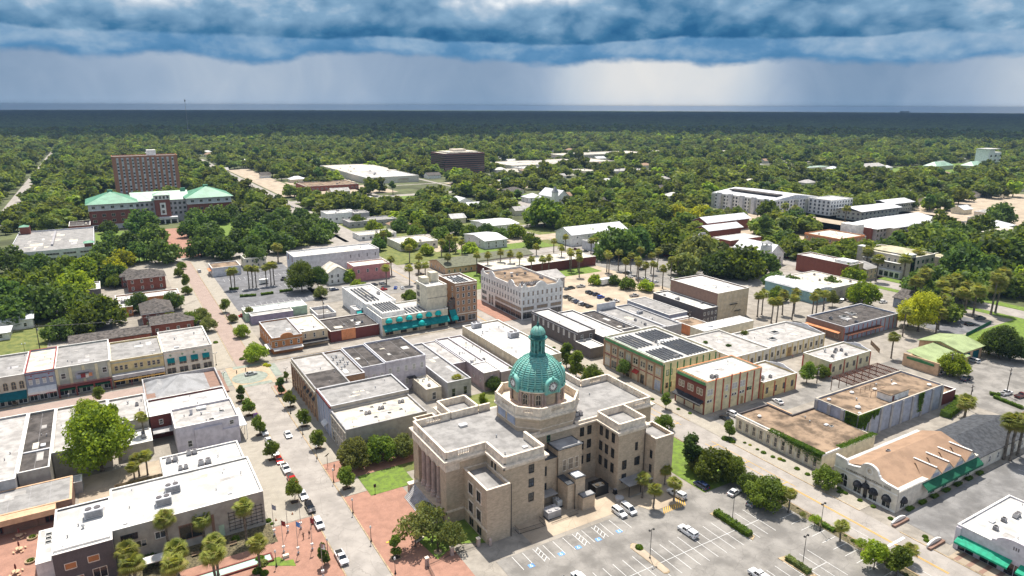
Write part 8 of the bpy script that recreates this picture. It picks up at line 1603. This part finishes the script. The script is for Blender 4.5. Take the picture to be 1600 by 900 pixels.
T(cq8(995,780),'airy','leaf_bright','thin young tree beside the plain light pole',.5); T(cq8(915,735),'airy','leaf_grey','bare thin sapling on the planting strip',.32); T(G(1345,862),'airy','leaf_bright','young airy tree low on the planting strip',.5); T(G(1365,890),'street','leaf_bright','bright leafy tree cut by the bottom right edge',1.3); T(G(1400,900),'street','leaf','second leafy tree at bottom right edge',1.4)
x0,y0=c33(330,250); x1,y1=c33(640,455);
isl=MB(); isl.prism([(x0-.9,y0+.6),(x0+.9,y0+.9),(x1+.9,y1-.3),(x1-.4,y1-.9)],0,.14); struct('hedge_island_kerb',isl,'curb'); hedge(x0,y0,x1,y1,.95,'long clipped hedge on the parking island',w=1.3,z=.14)
x0,y0=c33(965,650); x1,y1=c33(1170,790); isl=MB(); isl.prism([(x0-1.2,y0+.9),(x0+.6,y0+.6),(x1+.8,y1-1.5),(x1-.6,y1-1.5)],0,.14); struct('scrub_island_kerb',isl,'curb'); hedge(x0,y0,x1,y1,.7,'scrubby hedge on the lower right parking island','leaf_grey',w=1.1,z=.14)
p=[cp(425,660),cp(440,648),cp(475,652),cp(720,850),cp(735,870),cp(720,885),cp(690,885),cp(425,685)]; isl=MB(); isl.prism(p[::-1],0,.13); struct('round_bush_island_kerb',isl,'curb'); q=[(a*.92+b*.08) for a,b in ((0,0),)]
cx=sum(a for a,b in p)/8; cy=sum(b for a,b in p)/8; isl=MB(); isl.prism([(cx+(a-cx)*.9,cy+(b-cy)*.93) for a,b in p[::-1]],0.1,.145); struct('round_bush_island_soil',isl,'lot_sand'); shrub(*cp(493,685),.72,'single round green bush on the kerbed parking island','hedge',None,z=.1)
p=[cp(455,345),cp(600,255),cp(700,240),cp(790,330),cp(640,385),cp(570,385)]; isl=MB(); isl.prism(p[::-1],0,.12); struct('palm_island',isl,'lot_sand')
x0,y0=cq8(1050,775); x1,y1=cq8(1130,820); hedge(x0,y0,x1,y1,.6,'bright green clipped hedge on the planting strip',w=.9)
for i in range(26): shrub(107.6+random.uniform(0,1.4),42+i*1.7,random.uniform(.25,.5),'small shrub in the mulch strip beside the car park',random.choice(['hedge','leaf_grey','leaf']),'shrubs along the mulch strip')
for k,q in enumerate([(530,225),(565,240),(615,270),(655,292),(718,320),(765,335),(790,345),(880,400),(950,437),(1160,530),(1180,550),(85,0),(163,28),(425,205),(445,218),(400,200)]): x,y=cq8(*q); shrub(x,y,[.4,.4,.4,.6,.5,.55,.5,.6,.55,.5,.5,.5,.5,.9,.8,.9][k],'clipped round shrub along the bank pavement kerb',['hedge','leaf_yellow'][k in (1,5)],'shrubs along the bank pavement')
for i,q in enumerate([(645,590),(700,615),(772,665),(560,555),(585,560),(915,740),(920,755),(940,770)]): x,y=cr(*q); shrub(x,y,.5,'clipped shrub before the title office','hedge','shrubs before the title office')
for i in range(14): shrub(119.6+random.uniform(-.3,.3),126+i*3.6,random.uniform(.35,.6),'low shrub in the pavement bed before the yellow brick block','hedge','shrubs before the solar roof building')
for i in range(7): x=126.5+4.4*i; hedge(x,61.2,x+1.9,61.2,.55,'square boxed hedge number under the green awning'.replace('number ','') ,w=.7)['group']='boxed hedges under the green awning'
hedge(176,80,188,82,1.6,'long clipped hedge behind the blue block building',w=2.2); hedge(189,82,191,90,1.2,'short hedge at the end of the low annexe',w=1.6); palm(*G(1507,652),'short broad palm against the blue block wall',s=1.5,h=.65); palm(*G(1578,720),'tall bushy palm at right frame, front of pair',s=1.6,h=1.35); palm(*G(1590,712),'tall bushy palm at right frame, rear of pair',s=1.5,h=1.3); palm(*G(1568,718),'tall golden palm left of the right frame pair',s=1.5,h=1.5)
hedge(*cq6(930,885),*cq6(1010,895),.8,'low hedge left of the pole by white pickup'); hedge(*G(1553,622),*G(1598,640),.8,'low hedge right of the pole by white pickup')
T(cq6(640,740),'oak','leaf_bright','bright yellow green tree on the gravel lot',.95,seed=1); T(cq6(370,390),'big','leaf_yellow','great yellow green tree beside the workshop yard',1.15,seed=1); T(cq6(290,350),'big','leaf_yellow','lower yellow green crown beside the workshop',.75,seed=2); T(cq6(1000,600),'big','leaf_dark','dark tree in the grass field',.9,seed=3); T(cq6(930,570),'oak','leaf','lighter tree at the left of the field clump',1.0,seed=2); T(cq6(1090,610),'oak','leaf_dark','low dark tree by the portable shed',1.0,seed=1)
for k,(q,h,s) in enumerate([((250,430),2.0,1.1),((510,415),1.2,1.6),((160,600),1.4,1.2),((525,230),1.6,1.6),((565,260),1.4,1.5),((735,240),1.3,1.9),((940,260),2.0,1.8),((975,250),1.6,1.9),((385,140),1.5,1.6),((590,200),1.6,1.6)]): palm(*cq6(*q),['very tall thin palm in front of the yellow tree','thick palm right of the yellow tree','vine covered palm at the workshop gate','palm left of the asphalt lot entrance','palm nearer the asphalt lot','vine covered palm on the verge','tall palm beside the dark pickup','leaning vine wrapped palm by the east road','palm above the grey house roof','palm on the verge behind the grey house'][k],s=s,h=h)
T(cq5(500,490),'street','leaf','young tree between the yellow alley buildings',1.5); T(cq5(620,450),'oak','leaf','bushy tree at the yellow alley building corner',.55); palm(*cq5(105,310),'bright small palm by the cream warehouse',s=1.0,h=.6); T(G(1100,555),'conic','leaf_dark','dark conical tree in the warehouse yard',1.2); T(G(1137,560),'conic','leaf_dark','second dark tree in the warehouse yard',1.1); T(G(1160,540),'street','leaf','small tree before the ochre door warehouse',1.2)
for k,(px,py,kd,lf,s) in enumerate([(1348,478,'oak','leaf_bright',1.35),(1335,470,'oak','leaf',.9),(1300,480,'street','leaf_grey',1.6)]): T(G(px,py),kd,lf,['large tree between the workshop and brick block','smaller tree against the street tree','grey green bush tree by cream warehouse door'][k],s)
for k,(px,py) in enumerate([(1183,495),(1190,492),(1240,490),(1237,500),(1275,490),(1285,492),(1205,505),(1213,505),(1222,492),(1268,497)]): palm(*G(px,py),'slim palm in the palm rows beside the teal warehouse','palms beside the teal warehouse',s=1.3,h=1.5)
# north street small trees
for k,(q,kd,lf,s) in enumerate([((620,205),'oak','leaf',.5),((600,262),'oak','leaf',.55),((655,345),'tall','leaf',.7),((665,400),'oak','leaf',.5),((565,520),'oak','leaf_dark',1.0),((280,540),'oak','leaf_dark',1.0),((780,620),'oak','leaf_grey',.75),((830,690),'oak','leaf_grey',.72),((690,650),'oak','leaf',.7),((540,660),'airy','leaf_grey',1.2),((410,680),'oak','leaf',.55),((965,540),'street','leaf',1.3),((1020,620),'oak','leaf_grey',.42),((1090,735),'oak','leaf_bright',.62),((1150,600),'street','leaf_grey',1.2),((100,350),'oak','leaf',.75),((50,330),'oak','leaf_bright',.7)]): T(cq2(*q),kd,lf,['small kerb tree highest on the north street','second small kerb tree of the north street','taller kerb tree of the north street','low kerb tree on a grass plot','dark round tree right of the hip roofed house','dark round tree left of the hip roofed house','olive tree beside the north street shops','olive tree above the corner shop','tree behind the white corner shop','sparse tree behind the yellow shop','small tree behind the yellow shop roof','small round kerb tree on the right of the street','purple grey bush tree on the right kerb','bright tree on the right kerb above junction','dark red green bush by the purple annexe','green tree left of the brick house','bright green tree by the white garage'][k],s)
T(c6(1000,225),'oak','leaf_bright','bright leafy tree on the brick corner north of junction',.85,seed=2); T(c7(238,278),'conic','leaf','slim tree on the brick corner by the arched block',.7)
for k,q in enumerate([(1005,215),(685,80),(890,210),(1075,255),(1098,262)]): shrub(*c6(*q),.8,'bright flower bed shrub at a junction corner',['hedge','hedge','hedge','leaf_yellow','leaf_yellow'][k],'flower bed shrubs round the junction')
for k,(q,h) in enumerate([((120,395),1.15),((150,395),1.2),((270,385),1.3),((302,380),1.25),((332,378),1.2),((420,365),1.2),((457,360),1.3),((485,355),1.3)]): palm(*cq3(*q),'slim palm in the row across the asphalt parking lot','palm row across the asphalt lot',s=1.25,h=1.3*h)
palm(*cq3(518,160),'golden feather palm beside the long white warehouse',s=1.8,h=1.0)
T(cq3(720,410),'big','leaf','great round tree left of the clapboard house',1.1,seed=1); T(cq3(860,400),'big','leaf_dark','darker half of the great tree by clapboard house',.85,seed=2); T(cq3(880,470),'oak','leaf_grey','pale tree beside the car park utility pole',.7); T(cq3(330,190),'oak','leaf_dark','spreading dark oak over the cream two storey house',1.3,seed=1)
for a,b in (((190,460),(330,450)),((370,445),(475,430)),((530,420),(640,405)),((100,400),(180,395))): hedge(*cq3(*a),*cq3(*b),.9,'low hedge strip in the asphalt parking lot',w=1.2)['group']='hedge strips in the asphalt lot'
T(G(645,475),'oak','leaf','tree by the hotel rear wing',.6,seed=2); T(G(570,470),'street','leaf_grey','small tree among the hotel rear cars',1.4)
for k,(px,py) in enumerate([(612,430),(640,445),(654,440),(665,440),(604,445),(700,425),(703,412),(690,400),(640,410),(600,385),(655,425),(712,395),(722,400)]): palm(*G(px,py),'palm beside the street between pink building and motel','palms along the street by the motel',s=1.35,h=1.3 if k!=6 else 2.4)
for k,(px,py) in enumerate([(745,425),(762,425),(782,420),(797,422),(812,425),(830,432),(847,432),(857,430),(838,410),(877,412),(890,418),(903,420),(905,430),(892,422),(948,422),(951,425),(966,420),(977,435),(997,438),(1008,442),(1020,440),(1035,448),(1048,432),(1058,430),(1017,425),(985,425),(923,400),(930,398),(865,400),(883,393),(940,400),(1000,415),(995,432),(1027,418)]): palm(*G(px,py+3),'tall thin palm in the palm lined car park','palms of the central car park',s=1.25,h=1.7)
# low planting by the yellow tree etc. done; campus, parks and streets: individually placed oaks
def Tk(px,py,s,lf='leaf_dark',kd='mid',lb='broad oak on the lawns around the green roofed courthouse',gr='oaks on the campus lawns'): tree(*G(px,py),kd,lf,lb,gr,s,name='oak_tree',z=.05)
for px,py,s in [(222,362,1.9),(240,380,1.5),(200,395,1.4),(258,412,1.6),(176,385,1.2),(170,365,1.0),(165,408,1.3),(218,410,1.3),(310,355,1.7),(340,350,1.7),(300,370,1.4),(330,375,1.5),(360,345,1.4),(380,360,1.5),(315,402,1.5),(350,405,1.5),(395,400,1.5),(375,385,1.4),(345,390,1.2),(410,385,1.6),(430,375,1.5),(440,395,1.6),(460,385,1.7),(480,375,1.6),(500,380,1.5),(510,368,1.4),(455,365,1.5),(485,358,1.4),(425,355,1.4),(400,345,1.4),(440,345,1.3),(470,345,1.2),(390,330,1.2),(415,325,1.2)]: Tk(px,py,s)
for px,py,s,lf in [(20,425,1.5,'leaf_dark'),(60,430,1.4,'leaf_dark'),(30,460,1.5,'leaf'),(75,465,1.6,'leaf'),(105,430,1.3,'leaf'),(130,440,1.5,'leaf_bright'),(120,465,1.4,'leaf_bright'),(150,430,1.4,'leaf'),(100,490,1.5,'leaf'),(70,500,1.6,'leaf_dark'),(40,500,1.6,'leaf_dark'),(15,510,1.5,'leaf_dark'),(140,500,1.4,'leaf'),(160,510,1.4,'leaf'),(130,520,1.2,'leaf'),(95,530,1.0,'leaf_dark'),(180,445,1.2,'leaf_dark'),(5,350,1.2,'leaf_dark'),(180,430,1.1,'leaf_yellow'),(195,415,1.2,'leaf_yellow'),(5,480,1.5,'leaf_dark')]: Tk(px,py,s,lf,lb='leafy yard tree in the left neighbourhood behind the shops',gr='yard trees of the left neighbourhood')
for px,py,s,lf in [(850,355,2.6,'leaf'),(850,352,2.0,'leaf_dark'),(965,405,2.3,'leaf_dark'),(990,400,2.0,'leaf_dark'),(1010,390,1.8,'leaf'),(1040,395,2.1,'leaf'),(1070,400,1.6,'leaf'),(1120,432,1.7,'leaf_dark'),(1160,436,2.0,'leaf'),(1188,430,1.5,'leaf_dark'),(1140,425,1.4,'leaf_bright'),(1090,415,1.9,'leaf_grey'),(1070,430,1.5,'leaf_grey'),(1240,360,1.8,'leaf_dark'),(1200,340,1.6,'leaf'),(1240,400,1.6,'leaf'),(1225,390,1.5,'leaf_dark'),(1290,420,1.5,'leaf'),(1345,415,1.8,'leaf'),(1380,410,1.8,'leaf_dark'),(1410,400,1.8,'leaf'),(1440,395,1.9,'leaf_dark'),(1450,380,1.8,'leaf'),(1470,370,1.9,'leaf'),(1490,385,2.0,'leaf_dark'),(1500,470,1.8,'leaf'),(1450,490,1.4,'leaf_dark'),(1535,462,1.3,'leaf'),(1560,460,1.4,'leaf'),(1592,465,1.4,'leaf'),(1510,440,2.4,'leaf_dark'),(1540,430,2.5,'leaf'),(1580,430,2.6,'leaf_dark'),(1595,400,2.2,'leaf'),(1490,420,2.2,'leaf_dark'),(1480,400,2.0,'leaf'),(1430,460,1.3,'leaf_dark'),(1455,450,1.5,'leaf_dark'),(1470,500,1.3,'leaf'),(1320,400,1.4,'leaf'),(1560,350,1.8,'leaf_dark'),(1530,370,1.7,'leaf'),(930,365,1.6,'leaf'),(900,330,1.5,'leaf'),(1000,360,1.7,'leaf'),(1055,350,1.9,'leaf_yellow'),(1095,350,1.6,'leaf_yellow'),(1210,450,1.0,'leaf_dark')]: Tk(px,py,s,lf,lb='shade tree in the gardens and streets of the right side',gr='shade trees of the right side')
for k,(px,py) in enumerate([(1475,480),(1485,475),(1440,465),(1520,495),(1465,515),(1425,480),(1500,500),(1368,440),(1352,425),(1410,440),(1430,430),(1240,350),(1320,350),(1225,345),(1560,465),(1548,490)]): palm(*G(px,py),'bushy palm among the shade trees on the right','palms among the right side trees',s=1.9,h=1.3)
for px,py,s in [(560,352,1.0),(585,365,1.1),(600,378,1.0),(625,362,1.2),(650,372,1.1),(670,362,1.3),(690,376,1.1),(712,366,1.2),(735,372,1.1),(760,366,1.0),(640,392,.9),(668,398,.8),(700,392,.9),(735,396,.9),(590,392,.9),(780,378,1.1),(806,372,1.2),(830,386,1.0),(905,352,1.3),(880,362,1.1),(940,385,1.2),(920,378,1.1),(1080,470,.7),(1100,462,.8),(1060,452,.7),(980,452,.7),(1010,455,.7),(960,445,.6),(930,445,.6),(760,440,.6),(560,455,.7),(545,440,.8),(640,470,.6),(1215,470,.8),(1235,455,.9),(1300,455,.9),(1330,440,1.1)]: Tk(px,py,s,random.choice(['leaf','leaf_bright','leaf_dark']),lb='rounded yard tree between the roofs of the middle distance',gr='yard trees of the middle distance')
# ---------------------------------------------------------------- the woods: one mass of instanced trees
def grouped_exclusion():
 ex=[(x0-2.5,y0-2.5,x1+2.5,y1+2.5) for x0,y0,x1,y1 in roads]
 for o in list(bpy.data.objects):
  if o.parent is None and o.get('category') in ('building','house','garage','courthouse','shed','church','motel','barn','hall','shop','tower','office building','pavilion','sports hall'):
   xs=[];ys=[]
   for c in CHILD.get(o.name,[]):
    if c.type=='MESH' and c.data.name.split('.')[0] in('wall','roof','stone_wall','brick_wall'):
     for v in c.bound_box: p=Matrix.Rotation(c.rotation_euler.z,3,'Z')@Vector(v)+c.location; p=Matrix.Rotation(o.rotation_euler.z,3,'Z')@p+o.location; xs.append(p.x); ys.append(p.y)
   if xs: dd=.03*math.hypot(min(xs),min(ys)); ex.append((min(xs)-2-dd*.6,min(ys)-3-dd,max(xs)+3,max(ys)+1.5))
 ex+=[(-65,372,115,500),(60,372,116,382),(-58,180,245,372),(120,110,330,200),(170,505,230,560),(262,385,282,470),(238,470,262,560),(760,430,1050,520),(133,600,158,900),(160,600,232,660),(160,690,225,720),(300,455,330,520),(130,640,150,900),(380,250,480,300),(300,230,420,262),(436,205,560,262),(250,60,310,180),(133,372,168,400),(560,225,720,290),(215,372,262,412),(-12,634,110,673),(-70,240,-52,1300),(385,296,410,385),(400,285,475,303),(370,202,446,226),(335,205,370,224),(295,445,330,452),(222,560,300,664),(325,640,410,712),(155,585,215,630),(690,500,860,540),(860,430,1040,452),(400,296,450,322),(120,372,170,400)]
 return np.array(ex)
rs=np.random.default_rng(21)
def scatter():
 EX=grouped_exclusion(); out=[]
 def grid(r0,r1,sp,a0=-39,a1=41):
  n=int(math.radians(a1-a0)*.5*(r1*r1-r0*r0)/(sp*sp)); rr=np.sqrt(rs.uniform(r0*r0,r1*r1,n)); aa=np.radians(rs.uniform(a0,a1,n))+YAW; return np.stack([rr*np.sin(aa),rr*np.cos(aa)],1)
 for r0,r1,sp,s0,s1 in ((255,700,8.2,.85,2.1),(700,1400,9.4,1.05,2.4),(1400,2300,12,1.8,3.0)):
  P=grid(r0,r1,sp); sc=rs.uniform(s0,s1,len(P))**1.15*.92; k=np.ones(len(P),bool)
  for e in EX: k&=~((P[:,0]>e[0])&(P[:,0]<e[2])&(P[:,1]>e[1])&(P[:,1]<e[3]))
  # clearings, lanes and yards open up the canopy
  cl=np.sin(P[:,0]*.021+1.3)*np.sin(P[:,1]*.017+.4)+.6*np.sin(P[:,0]*.053)*np.sin(P[:,1]*.047+2); lane=(np.abs(((P[:,0]+14)%88)-44)<3.2)&(np.hypot(P[:,0],P[:,1])<1100)
  k&=~((cl>.95)&(rs.random(len(P))<.85)); k&=~(lane&(rs.random(len(P))<.9)); out.append(np.concatenate([P[k],sc[k,None]],1))
 # open town blocks: scattered trees among the mid-distance buildings
 for (x0,y0,x1,y1,n) in ((-58,300,-12,372,26),(113,310,122,372,4),(120,312,135,372,8),(160,345,220,500,95),(186,350,205,372,10),(225,330,300,372,16),(264,268,330,372,40),(225,400,300,500,55),(126,400,133,470,6),(150,400,225,505,90),(-58,500,-12,600,60),(300,110,360,150,30),(330,176,380,225,36),(302,60,420,110,60),(262,115,290,175,10),(300,176,308,260,10),(-130,200,-70,372,50),(115,395,120,500,10)):
  P=np.stack([rs.uniform(x0,x1,n),rs.uniform(y0,y1,n)],1); k=np.ones(n,bool)
  for e in EX[:len(EX)-20]: k&=~((P[:,0]>e[0])&(P[:,0]<e[2])&(P[:,1]>e[1])&(P[:,1]<e[3]))
  P=P[k]; out.append(np.concatenate([P,rs.uniform(.8,1.6,(len(P),1))],1))
 return np.concatenate(out)
def forest():
 P=scatter(); print('forest trees',len(P))
 src=bpy.data.collections.new('woodland_trees')
 for k,(r,h,z0,nl,nc,sz,lf) in enumerate([(4.2,5.6,1.5,10,620,.60,'leaf_wood'),(3.8,6.6,1.8,9,620,.58,'leaf_wood'),(4.6,5.0,1.4,12,680,.62,'leaf_wood'),(3.6,5.8,1.5,8,560,.56,'leaf_wood'),(3.9,5.4,1.5,9,560,.58,'leaf_bright'),(2.6,4.5,4.0,6,300,.5,'leaf_dark')]):
  cm=crown_mesh('woodland_crown',r,h,z0,nl,nc,sz,lf,50+k,flat=.85,fill=.2); tm=trunk_mesh(2.4 if k<5 else 5,.22,k,3,1.2); bm=bmesh.new(); bm.from_mesh(cm); n=len(bm.faces); bm.from_mesh(tm); bm.faces.ensure_lookup_table()
  for f in bm.faces[n:]: f.material_index=1
  me=bpy.data.meshes.new('woodland_tree'); bm.to_mesh(me); bm.free(); me.materials.append(M[lf]); me.materials.append(M['bark']); o=bpy.data.objects.new('woodland_tree',me); src.objects.link(o)
 me=bpy.data.meshes.new('forest'); me.vertices.add(len(P)); me.vertices.foreach_set('co',np.concatenate([P[:,:2],np.full((len(P),1),-.1)],1).astype(np.float32).ravel())
 a=me.attributes.new('tree_scale','FLOAT','POINT'); a.data.foreach_set('value',P[:,2].astype(np.float32))
 o=bpy.data.objects.new('forest',me); COL.objects.link(o); tag(o,'continuous woodland canopy spreading from the town to the horizon','woodland',kind='stuff')
 ng=bpy.data.node_groups.new('woodland','GeometryNodeTree'); ng.interface.new_socket('Geometry',in_out='INPUT',socket_type='NodeSocketGeometry'); ng.interface.new_socket('Geometry',in_out='OUTPUT',socket_type='NodeSocketGeometry')
 N=ng.nodes; I=N.new('NodeGroupInput'); O=N.new('NodeGroupOutput'); mp=N.new('GeometryNodeMeshToPoints'); ins=N.new('GeometryNodeInstanceOnPoints'); ci=N.new('GeometryNodeCollectionInfo'); ci.inputs['Collection'].default_value=src; ci.inputs['Separate Children'].default_value=True; ci.inputs['Reset Children'].default_value=True; ins.inputs['Pick Instance'].default_value=True
 ri=N.new('FunctionNodeRandomValue'); ri.data_type='INT'; ri.inputs[4].default_value=0; ri.inputs[5].default_value=13
 md=N.new('ShaderNodeMath'); md.operation='MODULO'; md.inputs[1].default_value=4.0
 rr=N.new('FunctionNodeRandomValue'); rr.data_type='FLOAT'; rr.inputs[2].default_value=0; rr.inputs[3].default_value=6.28; cb=N.new('ShaderNodeCombineXYZ'); at=N.new('GeometryNodeInputNamedAttribute'); at.data_type='FLOAT'; at.inputs[0].default_value='tree_scale'
 kk=N.new('ShaderNodeMath'); kk.operation='MULTIPLY'; kk.inputs[1].default_value=K
 sx=N.new('ShaderNodeCombineXYZ'); rz=N.new('FunctionNodeRandomValue'); rz.data_type='FLOAT'; rz.inputs[2].default_value=.55; rz.inputs[3].default_value=.95; mz=N.new('ShaderNodeMath'); mz.operation='MULTIPLY'
 # picks 0..3 mostly, 4 (bright) and 5 (tall thin) now and then
 mn=N.new('ShaderNodeMath'); mn.operation='MINIMUM'; mn.inputs[1].default_value=5; L=ng.links.new
 cmp_=N.new('ShaderNodeMath'); cmp_.operation='GREATER_THAN'; cmp_.inputs[1].default_value=10.5; add=N.new('ShaderNodeMath'); add.operation='MULTIPLY_ADD'
 L(I.outputs[0],mp.inputs[0]); L(mp.outputs[0],ins.inputs['Points']); L(ci.outputs[0],ins.inputs['Instance']); L(ri.outputs[2],md.inputs[0]); L(ri.outputs[2],cmp_.inputs[0])
 L(cmp_.outputs[0],add.inputs[0]); add.inputs[1].default_value=3.0; L(md.outputs[0],add.inputs[2]); L(add.outputs[0],mn.inputs[0]); L(mn.outputs[0],ins.inputs['Instance Index'])
 L(rr.outputs[1],cb.inputs[2]); L(cb.outputs[0],ins.inputs['Rotation']); L(at.outputs[0],kk.inputs[0]); L(kk.outputs[0],sx.inputs[0]); L(kk.outputs[0],sx.inputs[1]); L(kk.outputs[0],mz.inputs[0]); L(rz.outputs[1],mz.inputs[1]); L(mz.outputs[0],sx.inputs[2]); L(sx.outputs[0],ins.inputs['Scale']); L(ins.outputs[0],O.inputs[0])
 m=o.modifiers.new('woodland','NODES'); m.node_group=ng
forest()
def far_canopy():
 na,nr=900,260; a=np.radians(np.linspace(-44,46,na))+YAW; r=1950*(11000/1950)**(np.linspace(0,1,nr)); rs2=np.random.default_rng(3)
 Rr,Aa=np.meshgrid(r,a); z=7.5+rs2.uniform(-2.8,4.2,Rr.shape)+1.5*np.sin(Rr*.011+Aa*90); z[:,0]=-1; X=Rr*np.sin(Aa); Y=Rr*np.cos(Aa); jit=(r*(11000/1950)**(1/nr)-r)[None,:]*.4; X=X+rs2.uniform(-1,1,X.shape)*jit*.3; V=np.stack([X,Y,z],2).reshape(-1,3)
 i=np.arange(na-1)[:,None]*nr+np.arange(nr-1)[None,:]; F=np.stack([i,i+1,i+nr+1,i+nr],2).reshape(-1,4); me=bpy.data.meshes.new('far_canopy'); me.vertices.add(len(V)); me.vertices.foreach_set('co',V.astype(np.float32).ravel()); me.loops.add(len(F)*4); me.loops.foreach_set('vertex_index',F.astype(np.int32).ravel()); me.polygons.add(len(F)); me.polygons.foreach_set('loop_start',np.arange(0,len(F)*4,4,dtype=np.int32)); me.polygons.foreach_set('loop_total',np.full(len(F),4,dtype=np.int32)); me.materials.append(M['forest_far']); me.update()
 o=bpy.data.objects.new('far_woodland',me); COL.objects.link(o); tag(o,'distant forest canopy reaching the horizon','woodland',kind='stuff')
far_canopy()
# ---------------------------------------------------------------- unseen cloud deck, added above the frame to shade the far woods, and the haze
def cloud():
 rs3=np.random.default_rng(8); cx,cy=FWX,FWY; Z=2050.0; sh=Z/math.tan(SUN_EL)   # its shadow falls this far from it, away from the sun
 n,mn=64,40; V=[];
 for t in range(2):
  for j in range(mn):
   for i in range(n):
    u=(i/(n-1)-.5)*26000; v=1420+ (j/(mn-1))*8800+180*math.sin(u*.0021+1)+120*math.sin(u*.0057)
    edge=min(1,min(i,n-1-i,j,mn-1-j)/3); z=Z+(-110*edge if t==0 else 260*edge)+(rs3.uniform(-40,40) if t==0 else rs3.uniform(-80,150))*edge
    V.append((u*cy+v*cx+SUN_H.x*sh,-u*cx+v*cy+SUN_H.y*sh,z))
 F=[]
 for t in range(2):
  for j in range(mn-1):
   for i in range(n-1):
    b=t*n*mn+j*n+i; q=(b,b+1,b+n+1,b+n); F.append(q if t else q[::-1])
 me=bpy.data.meshes.new('storm_cloud'); me.from_pydata(V,[],F); me.materials.append(mat('cloud_vapour',(0.32,0.36,0.42),rough=1,var=.05,scale=.001,spec=0)); me.update(); o=bpy.data.objects.new('storm_cloud',me); COL.objects.link(o); o['kind']='structure'
cloud()
def haze():
 m=bpy.data.materials.new('haze_air'); m.use_nodes=True; nt=m.node_tree; nt.nodes.clear(); out=nt.nodes.new('ShaderNodeOutputMaterial'); v=nt.nodes.new('ShaderNodeVolumePrincipled'); v.inputs['Color'].default_value=(.42,.66,1,1); v.inputs['Density'].default_value=HAZE; v.inputs['Anisotropy'].default_value=.2; nt.links.new(v.outputs[0],out.inputs['Volume'])
 b=MB(); b.box(-13500,-13500,-3.5,13500,13500,88.5); me=b.mesh('haze',m); o=bpy.data.objects.new('haze',me); COL.objects.link(o); o['kind']='stuff'; o['label']='thin blue haze in the air over the woods'; o['category']='haze'
HAZE=0.00005
if HAZE: haze()
# ---------------------------------------------------------------- units to metres
def finish():
 Sm=Matrix.Scale(K,4); done=set()
 for me in bpy.data.meshes:
  if me.name.startswith('woodland_tree') or me.users==0: continue
  me.transform(Sm)
 for o in bpy.data.objects:
  if o.name.startswith('woodland_tree'): continue
  o.location=o.location*K
finish()
print('objects',len(bpy.data.objects))
